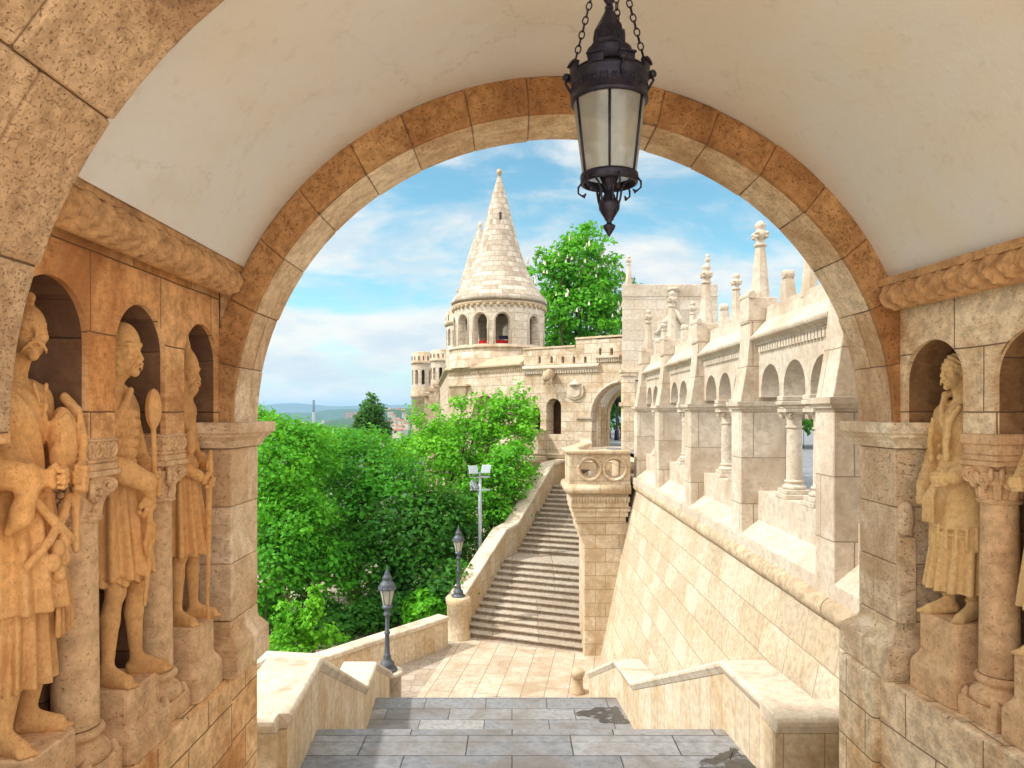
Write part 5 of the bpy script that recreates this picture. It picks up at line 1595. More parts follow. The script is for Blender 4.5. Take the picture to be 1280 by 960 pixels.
def pillar(Y0):
    p = MB()
    x = ax_(Y0)
    p.box(x, x + 0.72, Y0, Y0 + PW, -2.2, 0.06)
    pl = p.build('pillar', M['lime_pillar'], ar, bevel=0.012)
    im = MB()
    path = [(x + 0.75, Y0, 0), (x, Y0, 0), (x, Y0 + PW, 0), (x + 0.75, Y0 + PW, 0)]
    im.sweep(path[::-1], [(-0.0, 0.04), (0.03, 0.045), (0.04, 0.075), (0.07, 0.10), (0.075, 0.17), (0.0, 0.175)][::-1] if False else [(-e, z) for e, z in ((0.0, 0.04), (0.03, 0.045), (0.04, 0.075), (0.07, 0.10), (0.075, 0.17), (0.0, 0.175))])
    im.build('impost', M['lime_plain'], pl)
    # buttress sweeping inwards above the impost
    b = MB()
    zs = [0.172, 0.35, 0.6, 0.85, 1.1, 1.3, 1.45]
    xs = [0.0, 0.03, 0.075, 0.11, 0.135, 0.15, 0.155]
    for i in range(len(zs) - 1):
        for Y in (Y0 + 0.02, Y0 + PW - 0.02):
            b.add([Vector((x + xs[i], Y, zs[i])), Vector((x + 0.6, Y, zs[i])), Vector((x + 0.6, Y, zs[i + 1])), Vector((x + xs[i + 1], Y, zs[i + 1]))])
        b.add([Vector((x + xs[i], Y0 + 0.02, zs[i])), Vector((x + xs[i], Y0 + PW - 0.02, zs[i])), Vector((x + xs[i + 1], Y0 + PW - 0.02, zs[i + 1])), Vector((x + xs[i + 1], Y0 + 0.02, zs[i + 1]))])
    b.box(x + 0.13, x + 0.60, Y0 + 0.03, Y0 + PW - 0.03, 1.45, 1.86)
    b.tube([(x + 0.19, Y0 + 0.0, 1.90), (x + 0.19, Y0 + PW, 1.90)], 0.07, 12)
    b.build('buttress', M['lime_pillar'], ar, bevel=0.01)
    pinnacle(x + 0.40, Y0 + PW / 2, 1.80, 3.15)
    return pl


def pinnacle(cx, cy, z0, z1, par=None, s=1.0):
    H = z1 - z0
    p = MB()
    r = 0.145 * s
    p.lathe(cx, cy, [(r * 1.05, z0), (r, z0 + H * 0.12), (r * 0.56, z0 + H * 0.66), (r * 0.5, z0 + H * 0.68)], 8, smooth=False, rot=math.pi / 8)
    p.lathe(cx, cy, [(r * 0.5, z0 + H * 0.675), (r * 0.72, z0 + H * 0.69), (r * 0.72, z0 + H * 0.71), (r * 0.45, z0 + H * 0.725), (r * 0.42, z0 + H * 0.76), (r * 0.75, z0 + H * 0.80), (r * 0.80, z0 + H * 0.84), (r * 0.5, z0 + H * 0.88), (r * 0.42, z0 + H * 0.90), (r * 0.62, z0 + H * 0.925), (r * 0.58, z0 + H * 0.96), (r * 0.2, z0 + H), (0, z0 + H)], 12)
    for k in range(4):
        t = math.pi / 2 * k + math.pi / 4
        for (f, q) in ((0.80, 0.75), (0.84, 0.8)):
            c = Vector((cx + r * q * math.cos(t), cy + r * q * math.sin(t), z0 + H * f))
            p.lathe(c.x, c.y, [(0, c.z - r * .28), (r * .24, c.z - r * .1), (r * .26, c.z + r * .1), (0, c.z + r * .3)], 7)
    return p.build('pinnacle', M['lime_plain'], par or ar)


def merlon(cx, cy, z0, h, s=1.0):
    p = MB()
    a = 0.085 * s
    b0 = [Vector((cx - a, cy - a * 1.7, z0 - .1)), Vector((cx + a, cy - a * 1.7, z0 - .1)), Vector((cx + a, cy + a * 1.7, z0 - .1)), Vector((cx - a, cy + a * 1.7, z0 - .1))]
    b1 = [Vector((cx - a * .9, cy - a * 0.95, z0 + h * .72)), Vector((cx + a * .9, cy - a * .95, z0 + h * .72)), Vector((cx + a * .9, cy + a * .95, z0 + h * .72)), Vector((cx - a * .9, cy + a * .95, z0 + h * .72))]
    p.hexa(b0, b1)
    r = 0.078 * s
    zt = z0 + h * 0.72 + r * 0.9
    p.tube([(cx - r * 1.1, cy, zt), (cx - r * 0.8, cy, zt), (cx + r * 0.8, cy, zt), (cx + r * 1.1, cy, zt)], [r * 0.7, r, r, r * 0.7], 14)
    p.lathe(cx, cy, [(r * .8, zt - r), (r * 1.05, zt - r * .5), (r * 1.05, zt + r * .1), (r * .6, zt + r * .85), (0, zt + r * 1.05)], 12)
    p.lathe(cx, cy, [(r * .75, zt - r * 1.25), (r * .95, zt - r * 1.15), (r * .75, zt - r * 1.0)], 12)
    return p.build('merlon', M['lime_plain'], ar, bevel=0.006)


CAPX = 0.49


def arc_column(cy):
    cx = ax_(cy) + CAPX
    s_ = MB(); s_.lathe(cx, cy, [(0.115, -1.0), (0.112, -0.6), (0.104, -0.22)], 28)
    c = s_.build('column', M['lime_plain'], ar)
    k = MB()
    k.lathe(cx, cy, [(0.104, -0.235), (0.125, -0.23), (0.125, -0.205), (0.104, -0.2), (0.108, -0.12), (0.135, -0.06), (0.165, -0.03), (0.165, 0.0), (0, 0.0)], 24)
    for sx in (-1, 1):
        for sy in (-1, 1):
            d = Vector((sx, sy, 0)).normalized(); side = d.cross(Vector((0, 0, 1)))
            volute(k, Vector((cx, cy, -0.05)) + d * 0.17, 0.045, side, n=16, th=0.013); volute(k, Vector((cx, cy, -0.05)) + d * 0.17 - side * 0.02, 0.045, -side, n=16, th=0.013)
    k.box(cx - 0.19, cx + 0.24, cy - 0.17, cy + 0.17, -0.002, 0.05)
    k.build('capital', M['lime_plain'], c, merge=False)
    k = MB()
    for i, (e, z0, z1) in enumerate(((0.0, 0.048, 0.10), (0.035, 0.10, 0.16), (0.02, 0.16, 0.235))):
        k.box(cx - 0.20 - e, cx + 0.25 + e * 0.3, cy - 0.095 - e * 0.9, cy + 0.095 + e * 0.9, z0 + 0.001, z1)
    k.build('impost_block', M['lime_plain'], c, bevel=0.01)
    k = MB()
    k.lathe(cx, cy, [(0.115, -1.0), (0.14, -1.005), (0.145, -1.03), (0.13, -1.045), (0.125, -1.07), (0.165, -1.085), (0.175, -1.11), (0.165, -1.135), (0, -1.135)], 28)
    k.box(cx - 0.18, cx + 0.18, cy - 0.18, cy + 0.18, -1.205, -1.135); k.box(cx - 0.21, cx + 0.21, cy - 0.21, cy + 0.21, -1.272, -1.204)
    k.build('base', M['lime_plain'], c, bevel=0.01)


def bay(ya, yb):
    """wall between two pillars: sloping sill, parapet, three arches on two columns, cornice, merlons."""
    L = yb - ya
    s_ = MB()
    P = lambda y, d, z: Vector((ax_(y) + d, y, z))
    s_.add([P(ya, 0.0, -2.2), P(yb, 0.0, -2.2), P(yb, 0.0, -1.97), P(ya, 0.0, -1.97)])
    s_.add([P(ya, 0.0, -1.97), P(yb, 0.0, -1.97), P(yb, 0.285, -1.74), P(ya, 0.285, -1.74)])
    s_.build('sill', M['lime_plain'], ar)
    w = MB()
    w.add([P(ya, 0.283, -1.9), P(yb, 0.283, -1.9), P(yb, 0.283, -1.272), P(ya, 0.283, -1.272)])
    w.add([P(ya, 0.283, -1.272), P(yb, 0.283, -1.272), P(yb, 0.72, -1.272), P(ya, 0.72, -1.272)])
    w.add([P(ya, 0.72, -1.9), P(yb, 0.72, -1.9), P(yb, 0.72, -1.272), P(ya, 0.72, -1.272)])
    w.build('parapet', M['lime_plain'], ar)
    pit = L / 3
    ops = [(ya + pit * (i + 0.5), pit / 2 - 0.085, 0.34, 0.235) for i in range(3)]
    w = MB()
    arched_wall(w, mapA, ya - 0.02, yb + 0.02, 0.235, 1.17, ops, 0.30, 0.71, seg=18, bottom=True)
    w.build('spandrel_wall', M['lime_plain'], ar)
    for i in (1, 2): arc_column(ya + pit * i)
    d = MB()
    n = int(L / 0.11)
    for i in range(n):
        y = ya + 0.03 + (L - 0.06) * i / n
        d.box(ax_(y) + 0.262, ax_(y) + 0.301, y, y + 0.078, 0.955, 1.07)
    d.box(ax_(ya) + 0.272, ax_(ya) + 0.302, ya, yb, 1.07, 1.10)
    d.build('dentils', M['lime_plain'], ar)
    c = MB()
    c.sweep([P(yb, 0.3, 0), P(ya, 0.3, 0)], [(0.0, 1.095), (-0.05, 1.10), (-0.06, 1.12), (-0.10, 1.135), (-0.15, 1.16), (-0.16, 1.185), (-0.16, 1.215), (-0.12, 1.23), (0.05, 1.42), (0.10, 1.47), (0.12, 1.62), (0.12, 1.70), (0.42, 1.70), (0.42, 1.095)])
    o = c.build('cornice', M['lime_plain'], ar)
    for i, (f, h, s2) in enumerate(((0.22, 0.50, 1.0), (0.5, 0.80, 1.2), (0.78, 0.50, 1.0))):
        y = ya + L * f
        if i == 1: pinnacle(ax_(y) + 0.52, y, 1.62, 2.62, None, 0.78)
        else: merlon(ax_(y) + 0.52, y, 1.66, h, s2)


for k, Y0 in enumerate(PIL):
    pillar(Y0)
for Y0 in PIL[:-1]:
    bay(Y0 + PW, Y0 + BAYP)
bay(AY1 + 0.05, PIL[0])
# back piers and the terrace roof-side wall give the arcade its depth
mb = MB()
for Y0 in PIL:
    mb.box(ax_(Y0) + 0.722, ax_(Y0) + 1.0, Y0 + 0.03, Y0 + PW - 0.03, -1.65, 1.5)
mb.build('rear_pier', M['lime_pillar'], ar, bevel=0.01)

# terrace behind it
tb = MB(); tb.box(ax_(10) + 0.70, 60, AY1 + 0.1, 90, -1.95, -1.652)
tag(tb.build('upper_terrace', M['cobble']), kind='structure')

# battered retaining wall below
bt = thing('retaining_wall', 'tall leaning retaining wall of cream blocks under the arcade', 'wall', (AXP, 15, ZP))
Y0b, Y1b = 6.3, 23.4
BK = 0.205
def bx_(Y, z): return ax_(Y) - 0.01 + BK * (z + 2.3)
mb = MB()
ns = 40
for i in range(ns):
    a, b = Y0b + (Y1b - Y0b) * i / ns, Y0b + (Y1b - Y0b) * (i + 1) / ns
    mb.add([Vector((bx_(a, -9), a, -9)), Vector((bx_(b, -9), b, -9)), Vector((bx_(b, -2.27), b, -2.27)), Vector((bx_(a, -2.27), a, -2.27))], [(a, -9), (b, -9), (b, -2.27), (a, -2.27)])
mb.build('wall_face', M['batter'], bt)
mb = MB()
ny = 17
for i in range(ny):                         # half-round string course laid in lengths
    a, b = Y0b + (Y1b - Y0b) * i / ny, Y0b + (Y1b - Y0b) * (i + 1) / ny - 0.012
    r0 = 0.135 + rnd.uniform(-.006, .006)
    mb.tube([Vector((ax_(a) + 0.02, a, -2.27)), Vector((ax_(a) + .02, a + 0.02, -2.27)), Vector((ax_(b) + .02, b - .02, -2.27)), Vector((ax_(b) + 0.02, b, -2.27))], [r0 - 0.012, r0, r0, r0 - 0.012], 20)
mb.build('string_course', M['mould'], bt)
mb = MB(); mb.box(AXP + 0.1, AXP + 1.6, Y0b, Y1b, -2.2, -2.0)
mb.build('ledge', M['lime_plain'], bt)

# ================================================================ CORBELLED TURRET AT THE END OF THE ARCADE
TY = 21.9
tu = thing('corbelled_balcony', 'square stone balcony on stepped corbels with two round holes in its parapet', 'balcony', at(752, 640, TY))
txa, txb = at(712, 0, TY).x, at(788, 0, TY).x
def tz(py): return (HY - py) * TY / F
mb = MB()
def frame(mb, e, zb, zt, dep=1.9):
    mb.box(txa - e, txb + e, TY - e, TY + dep, zb, zt)
mapT = lambda u, d, z: (u, TY + d, z)
# parapet face with two round holes
hx = [at(737, 0, TY).x, at(768.5, 0, TY).x]; hz = tz(586); hr = 0.30
nn = 28
def holed(mb, y):
    segs = [txa, (hx[0] + hx[1]) / 2, txb]
    for c, (xa, xb) in zip(hx, zip(segs, segs[1:])):
        z0, z1 = tz(606), tz(567)
        for k in range(nn):
            t0, t1 = 2 * math.pi * k / nn, 2 * math.pi * (k + 1) / nn
            def edge(t):
                dx, dz = math.cos(t), math.sin(t)
                m = 1e9
                if dx > 1e-6: m = min(m, (xb - c) / dx)
                if dx < -1e-6: m = min(m, (xa - c) / dx)
                if dz > 1e-6: m = min(m, (z1 - hz) / dz)
                if dz < -1e-6: m = min(m, (z0 - hz) / dz)
                return Vector((c + dx * m, y, hz + dz * m))
            I = lambda t: Vector((c + hr * math.cos(t), y, hz + hr * math.sin(t)))
            mb.add([I(t0), I(t1), edge(t1), edge(t0)])
holed(mb, TY); holed(mb, TY + 0.32)
for c in hx:
    for k in range(nn):
        t0, t1 = 2 * math.pi * k / nn, 2 * math.pi * (k + 1) / nn
        mb.add([Vector((c + hr * math.cos(t0), TY, hz + hr * math.sin(t0))), Vector((c + hr * math.cos(t1), TY, hz + hr * math.sin(t1))), Vector((c + hr * .8 * math.cos(t1), TY + .32, hz + hr * .8 * math.sin(t1))), Vector((c + hr * .8 * math.cos(t0), TY + .32, hz + hr * .8 * math.sin(t0)))], None, True)
mb.box(txa, txa + 0.3, TY + 0.002, TY + 1.9, tz(606), tz(567)); mb.box(txb - 0.3, txb, TY + 0.002, TY + 1.9, tz(606), tz(567))
mb.build('parapet', M['turret'], tu)
mb = MB()
for c in hx:
    pts = [Vector((c + (hr + 0.045) * math.cos(2 * math.pi * k / 28), TY - 0.01, hz + (hr + 0.045) * math.sin(2 * math.pi * k / 28))) for k in range(29)]
    mb.tube(pts, 0.05, 8, cap=False)
mb.build('ring_moulding', M['turret'], tu)
mb = MB()
rim = [Vector((txa, TY + 1.9, 0)), Vector((txa, TY, 0)), Vector((txb, TY, 0))]
zt = tz(563)
mb.sweep(rim, [(0.0, tz(568)), (-0.07, tz(567.5)), (-0.11, tz(566)), (-0.11, zt - 0.02), (-0.08, zt), (0.36, zt), (0.36, tz(568))])
zt2 = tz(604)
pr = []
for k in range(9):
    t = -math.pi / 2 + math.pi * k / 8
    pr.append((-0.03 - 0.13 * math.cos(t), tz(611.5) + 0.15 * math.sin(t)))
mb.sweep(rim, [(0.3, tz(618))] + pr + [(0.3, tz(605))], smooth=True)
mb.build('torus_moulding', M['turret'], tu)
mb = MB()
mb.box(txa + 0.05, txb - 0.05, TY + 0.03, TY + 1.9, tz(634), tz(617))
for i in range(20):
    x = txa + 0.02 + (txb - txa - 0.04) * i / 20
    mb.lathe(x + .05, TY + 0.0, [(0, tz(630)), (0.03, tz(628)), (0.055, tz(624)), (0.05, tz(621)), (0, tz(621))], 8)
for e, a, b in ((0.08, 640, 634), (0.14, 647, 640), (0.2, 655, 647)):
    mb.box(txa + e, txb - e + 0.1, TY + e, TY + 1.9, tz(a), tz(b))
mb.build('corbel_courses', M['turret'], tu, bevel=0.02, seg=2)
mb = MB()
sxa, sxb = at(731, 0, TY).x, at(790, 0, TY).x
prof = [(sxa - 0.2, tz(655)), (sxa - 0.2, tz(664)), (sxa - 0.16, tz(670)), (sxa - 0.08, tz(674)), (sxa - 0.06, tz(680)), (sxa, tz(684)), (sxa, -9), (sxb, -9), (sxb, tz(655))]
mb.prism(prof, lambda x, z: Vector((x, TY + 0.25, z)), lambda x, z: Vector((x, TY + 1.9, z)))
mb.build('shaft', M['turret'], tu, bevel=0.02)
mb = MB()                                  # balcony floor and its run back to the gate
mb.box(txa + 0.3, txb - 0.3, TY + 0.33, TY + 1.9, tz(606), tz(603))
mb.prism([(txa + 0.05, TY + 1.9), (txb + 1.2, TY + 1.9), (txb + 1.2, 31.5), (3.1, 32.5), (2.62, TY + 6.2)], lambda x, y: Vector((x, y, -1.9)), lambda x, y: Vector((x, y, -1.652)))
mb.build('balcony_floor', M['turret'], tu)
mb = MB()
bl = [Vector((txa + 0.0, TY + 1.85, 0)), Vector((2.75, TY + 6.2, 0)), Vector((3.2, 33, 0))]
mb.sweep(bl, [(0.0, -2.25), (0.0, zt - 0.14), (0.08, zt - 0.14), (0.08, zt - 0.02), (-0.36, zt - 0.02), (-0.36, zt - 0.14), (-0.3, zt - .14), (-0.3, -2.25)])
mb.build('side_parapet', M['turret'], tu)
# little carved post at the corner of the plaza
mb = MB()
pp = fl(722, 866, ZP)
mb.lathe(pp.x, pp.y, [(0.2, ZP), (0.2, ZP + .08), (0.15, ZP + .11), (0.14, ZP + .42), (0.18, ZP + .46), (0.2, ZP + .56), (0.16, ZP + .62), (0, ZP + .63)], 16)
o = mb.build('stone_bollard', M['turret']); tag(o, 'short round stone bollard where the plaza meets the right parapet', 'bollard')


# ================================================================ STREET LAMPS AND FLOODLIGHT
def street_lamp(name_label, base, H):
    k = H / 2.6
    t = thing('street_lamp', name_label, 'street lamp', base, 0, 'historic lamps beside the stairs')
    x, y, z = base
    L = lambda rows: [(r * k * 1.22, z + h * k) for r, h in rows]
    p = MB(); p.lathe(x, y, L([(0.21, 0), (0.21, .04), (0.19, .07), (0.13, .09), (0.15, .13), (0.14, .2), (0.09, .26), (0.075, .34), (0.085, .36), (0.06, .40), (0.052, .55), (0.045, .9), (0.062, .92), (0.062, .96), (0.042, .98), (0.04, 1.35), (0.075, 1.38), (0.075, 1.42), (0.05, 1.45), (0.05, 1.52), (0.10, 1.56), (0.11, 1.60), (0.03, 1.62)]), 16)
    for i in range(8):
        a = 2 * math.pi * i / 8
        p.tube([(x + .052 * k * math.cos(a), y + .052 * k * math.sin(a), z + .42 * k), (x + .042 * k * math.cos(a), y + .042 * k * math.sin(a), z + 1.33 * k)], 0.009 * k, 5)
    p.build('post', M['lamp_paint'], t)
    gl = MB(); gl.lathe(x, y, L([(0.085, 1.64), (0.15, 2.02)]), 6, smooth=False)
    g1 = gl.build('lantern_glass', M['lamp_glass'], t)
    fr = MB()
    for i in range(6):
        a = 2 * math.pi * i / 6
        c, s_ = math.cos(a), math.sin(a)
        fr.tube([(x + 0.106 * k * c, y + 0.106 * k * s_, z + 1.63 * k), (x + .187 * k * c, y + .187 * k * s_, z + 2.03 * k)], 0.010 * k, 5)
        fr.lathe(x + 0.20 * k * c, y + 0.20 * k * s_, L([(0.02, 2.03), (0.028, 2.06), (0.012, 2.09), (0, 2.12)]), 6)
    fr.lathe(x, y, L([(0.11, 1.60), (0.095, 1.645), (0.06, 1.65), (0, 1.65)]), 12)
    fr.build('lantern_frame', M['lamp_paint'], t)
    rf = MB(); rf.lathe(x, y, L([(0.14, 2.02), (0.185, 2.03), (0.185, 2.06), (0.16, 2.09), (0.165, 2.11), (0.14, 2.18), (0.09, 2.24), (0.09, 2.28), (0.105, 2.30), (0.075, 2.36), (0.05, 2.42), (0.055, 2.44), (0.025, 2.48), (0.032, 2.51), (0.012, 2.54), (0.008, 2.6), (0, 2.62)]), 12)
    rf.build('lantern_roof', M['lamp_paint'], t)
    bu = MB(); bu.lathe(x, y, L([(0.03, 1.66), (0.045, 1.8), (0.03, 1.92), (0, 1.94)]), 10)
    bu.build('bulb', M['lens'], t)
    return t


b1 = at(484, 838, 18.35)
street_lamp('nearest grey cast iron lamp post, at the foot of the left stair parapet', (b1.x, b1.y, b1.z), 2.66)
ped2 = MB(); ped2.lathe(b1.x, b1.y, [(0.36, -8.3), (0.36, b1.z - 0.12), (0.4, b1.z - 0.1), (0.4, b1.z - 0.02), (0.36, b1.z), (0, b1.z)], 20)
o = ped2.build('lamp_pedestal', M['coping']); tag(o, 'small round stone block carrying the nearest lamp post behind the left stair parapet', 'pedestal')
street_lamp('farther grey cast iron lamp post, on the round pedestal by the far stairs', (pc.x, pc.y, ZPED), 2.36)

fm = at(600, 712, 27.5)
fm_t = thing('floodlight_mast', 'slim galvanised mast with three floodlights behind the far stair parapet', 'floodlight', (fm.x, fm.y, -9))
def fz(py): return (HY - py) * 27.5 / F
mb = MB(); mb.tube([(fm.x, fm.y, -9), (fm.x, fm.y, fz(700)), (fm.x, fm.y, fz(630)), (fm.x, fm.y, fz(590))], [0.10, 0.085, 0.075, 0.055], 10)
for i in range(9):
    z = fz(690) + i * 0.28
    s_ = 1 if i % 2 else -1
    mb.tube([(fm.x, fm.y, z), (fm.x + 0.16 * s_, fm.y, z)], 0.012, 5)
mb.build('pole', M['galv'], fm_t)
for (zz, w) in ((fz(596), 0.38), (fz(612), 0.38)):
    mb = MB(); mb.box(fm.x - w, fm.x + w, fm.y - 0.05, fm.y + 0.03, zz - 0.03, zz + 0.03)
    mb.build('crossbar', M['galv'], fm_t)
for (dx, zz, rz) in ((-0.27, fz(588), 0.35), (0.25, fz(587), -0.25), (-0.24, fz(606), 1.2)):
    R_ = Matrix.Translation((fm.x + dx, fm.y - 0.1, zz)) @ Matrix.Rotation(rz, 4, 'Z') @ Matrix.Rotation(R(-28), 4, 'X') @ Matrix.Scale(0.82, 4)
    mb = MB(); mb.hexa([R_ @ Vector(p) for p in ((-.15, .12, -.12), (.15, .12, -.12), (.15, .12, .14), (-.15, .12, .14))], [R_ @ Vector(p) for p in ((-.22, -.1, -.2), (.22, -.1, -.2), (.22, -.1, .22), (-.22, -.1, .22))])
    f_ = mb.build('floodlight', M['galv'], fm_t, bevel=0.01)
    mb = MB(); mb.box(-.19, .19, -.108, -.101, -.17, .19, R_)
    mb.build('lens', M['lens'], f_)
    mb = MB()
    mb.tube([R_ @ Vector((-.24, 0, 0)), R_ @ Vector((-.24, 0.02, -.28)), R_ @ Vector((.24, 0.02, -.28)), R_ @ Vector((.24, 0, 0))], 0.018, 5)
    mb.build('bracket', M['dark_metal'], f_)


# ================================================================ BASTION WALL, GATE, ROUND TOWERS
WA, WB = at(778, 0, 33.0), at(655, 0, 36.0)
wdir = Vector((WA.x - WB.x, WA.y - WB.y, 0)).normalized()
wnor = Vector((-wdir.y, wdir.x, 0))          # away from the camera
def hit(px, A=WB, D=wdir):
    k = (px - CX) / F
    # A + D*u = (k*Y, Y)
    u = (k * A.y - A.x) / (D.x - k * D.y)
    return u, A.y + D.y * u
def wu(px): return hit(px)[0]
def wz(px, py): return (HY - py) * hit(px)[1] / F
mapW = lambda u, d, z: (WB.x + wdir.x * u + wnor.x * d, WB.y + wdir.y * u + wnor.y * d, z)
gt = thing('bastion_wall', 'long cream bastion wall with slits, niches and a deep gate arch below the chestnut tree', 'wall', (WB.x, WB.y, -8))
ZC = wz(700, 463)
mb = MB()
ops = [(wu(692), 0.42, wz(692, 498) - 0.42, wz(692, 543)), (wu(668), 0.34, wz(668, 508) - 0.34, wz(668, 541))]
arched_wall(mb, mapW, 0, wu(722), -9.0, ZC, ops, 0.0, 0.7, seg=16, bottom=False)
GR, GU = 1.62, wu(779)
GZ = wz(779, 478) - GR
arched_wall(mb, mapW, wu(722), wu(812), -9.0, wz(760, 452), [(GU, GR, GZ, -1.65)], 0.0, 0.5, seg=22, bottom=False)
mb.build('wall_face', M['wall_far'], gt)
mb = MB()
arched_wall(mb, mapW, wu(722), wu(812), -2.0, wz(760, 470), [(GU, GR - 0.10, GZ, -1.65)], 0.502, 1.25, seg=22)
mb.build('gate_vault', M['plaster'], gt)
mb = MB()
for d0, r in ((1.05, GR - 0.22),):
    arched_wall(mb, mapW, wu(722), wu(812), -2.0, wz(760, 470), [(GU, r, GZ, -1.65)], d0 + .205, d0 + 0.45, seg=22)
for i in range(3):                          # colonnettes with an abacus in the reveal
    p = mapW(GU - GR + 0.13, 0.55 + 0.27 * i, 0)
    mb.lathe(p[0], p[1], [(0.10, -1.65), (0.075, -1.5), (0.07, -0.45), (0.11, -0.3), (0.11, -0.2), (0, -0.2)], 12)
    mb.lathe(p[0], p[1], [(0.085, -0.2), (0.10, 0.05), (0.085, 0.3), (0.15, 0.42), (0, .45)], 10)
mb.build('gate_order', M['turret'], gt)
mb = MB()
for u0, u1 in ((wu(720), GU - GR + 0.05),):
    mb.hexa([Vector(mapW(u, d, -0.32)) for u, d in ((u0, -0.08), (u1, -0.08), (u1, 0.3), (u0, 0.3))], [Vector(mapW(u, d, -0.22)) for u, d in ((u0, -0.1), (u1, -0.1), (u1, 0.3), (u0, 0.3))])
mb.build('gate_impost', M['lime_plain'], gt)
# moulded arch band round the gate
mb = MB()
pts = [Vector(mapW(GU - (GR + 0.06) * math.cos(math.pi * k / 24), -0.02, GZ + (GR + 0.06) * math.sin(math.pi * k / 24))) for k in range(12)]
mb.tube(pts, 0.06, 6, cap=False)
mb.build('gate_hood', M['lime_plain'], gt)
# string course with dentils, parapet with slits
mb = MB()
sec = [(0.1, -0.02), (-0.06, 0.0), (-0.10, 0.05), (-0.20, 0.12), (-0.20, 0.2), (-0.10, 0.26), (0.1, 0.3)]
mb.sweep([Vector(mapW(0, 0, ZC)), Vector(mapW(wu(750), 0, ZC))], [(-a if False else a, b) for a, b in sec])
n = 30
for i in range(n):
    u = 0.05 + (wu(750) - 0.1) * i / n
    mb.hexa([Vector(mapW(a, d, ZC - 0.14)) for a, d in ((u, -0.09), (u + .09, -0.09), (u + .09, 0.02), (u, 0.02))], [Vector(mapW(a, d, ZC - 0.01)) for a, d in ((u, -0.12), (u + .09, -0.12), (u + .09, 0.02), (u, 0.02))])
u1b = wu(776)
mb.hexa([Vector(mapW(a, d, wz(765, 447))) for a, d in ((wu(745), -0.16), (u1b, -0.16), (u1b, 0.1), (wu(745), 0.1))], [Vector(mapW(a, d, wz(765, 444))) for a, d in ((wu(745), -0.16), (u1b, -0.16), (u1b, 0.1), (wu(745), 0.1))])
for i in range(11):
    u = wu(746) + (u1b - wu(746)) * i / 11
    mb.hexa([Vector(mapW(a, d, wz(765, 452))) for a, d in ((u, -0.08), (u + .06, -0.08), (u + .06, 0.02), (u, 0.02))], [Vector(mapW(a, d, wz(765, 447.2))) for a, d in ((u, -0.12), (u + .06, -0.12), (u + .06, 0.02), (u, 0.02))])
mb.build('string_course', M['lime_plain'], gt)
mb = MB()
ops = [(wu(p), 0.075, wz(p, 447.5), wz(p, 454)) for p in (675, 690, 704, 718, 732)]
arched_wall(mb, mapW, 0, wu(747), ZC + 0.2, wz(690, 435.5), ops, -0.05, 0.5, seg=4)
ops = [(wu(p), 0.075, wz(p, 437), wz(p, 444)) for p in (750.5, 765)]
arched_wall(mb, mapW, wu(720), wu(747.2), wz(735, 435), wz(735, 423.5), [], -0.04, 0.5, seg=4)
arched_wall(mb, mapW, wu(747.1), wu(800), wz(760, 453), wz(755, 423.5), ops, -0.045, 0.5, seg=4)
mb.build('slit_parapet', M['wall_far'], gt, bevel=0.02)
mb = MB()
mb.hexa([Vector(mapW(a, d, wz(690, 435.5) + .002)) for a, d in ((0, -0.1), (wu(719.6), -0.1), (wu(719.6), 0.55), (0, 0.55))], [Vector(mapW(a, d, wz(690, 435.5) + 0.09)) for a, d in ((0, -0.08), (wu(719.6), -0.08), (wu(719.6), 0.55), (0, 0.55))])
mb.hexa([Vector(mapW(a, d, wz(735, 423.5) + .002)) for a, d in ((wu(719.8), -0.1), (wu(800), -0.1), (wu(800), 0.55), (wu(719.8), 0.55))], [Vector(mapW(a, d, wz(735, 423.5) + 0.09)) for a, d in ((wu(719.8), -0.08), (wu(800), -0.08), (wu(800), 0.55), (wu(719.8), 0.55))])
mb.build('parapet_coping', M['mould'], gt)
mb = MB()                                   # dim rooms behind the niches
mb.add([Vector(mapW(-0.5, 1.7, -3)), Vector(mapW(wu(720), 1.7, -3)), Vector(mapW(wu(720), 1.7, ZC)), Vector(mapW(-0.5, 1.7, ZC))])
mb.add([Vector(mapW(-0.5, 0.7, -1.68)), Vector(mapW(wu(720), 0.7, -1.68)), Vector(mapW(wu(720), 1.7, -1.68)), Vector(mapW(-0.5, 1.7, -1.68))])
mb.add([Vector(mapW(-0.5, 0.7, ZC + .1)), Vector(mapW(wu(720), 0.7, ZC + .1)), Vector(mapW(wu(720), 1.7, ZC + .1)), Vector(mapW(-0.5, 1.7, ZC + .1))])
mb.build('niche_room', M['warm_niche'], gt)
mb = MB()                                   # carved beast spout and coat of arms
u = wu(690)
p = lambda du, d, z: Vector(mapW(u + du, d, z))
mb.tube([p(0, 0.1, ZC - 0.15), p(0, -0.25, ZC - 0.18), p(0, -0.5, ZC - 0.28), p(-0.02, -0.6, ZC - 0.5)], [0.22, 0.26, 0.24, 0.12], 9)
for s in (-1, 1):
    mb.tube([p(0.14 * s, -0.35, ZC - 0.3), p(0.18 * s, -0.42, ZC - 0.55), p(0.16 * s, -0.5, ZC - 0.68)], [0.09, 0.08, 0.05], 7)
    mb.tube([p(0.1 * s, -0.45, ZC - 0.12), p(0.16 * s, -0.5, ZC + 0.02)], [0.07, 0.02], 6)
mb.build('gargoyle', M['mould'], gt)
mb = MB()
u = wu(720)
shp = [(-0.42, wz(720, 482)), (0.42, wz(720, 482)), (0.46, wz(720, 490)), (0.40, wz(720, 496)), (0.15, wz(720, 499)), (0, wz(720, 500)), (-0.15, wz(720, 499)), (-0.40, wz(720, 496)), (-0.46, wz(720, 490))]
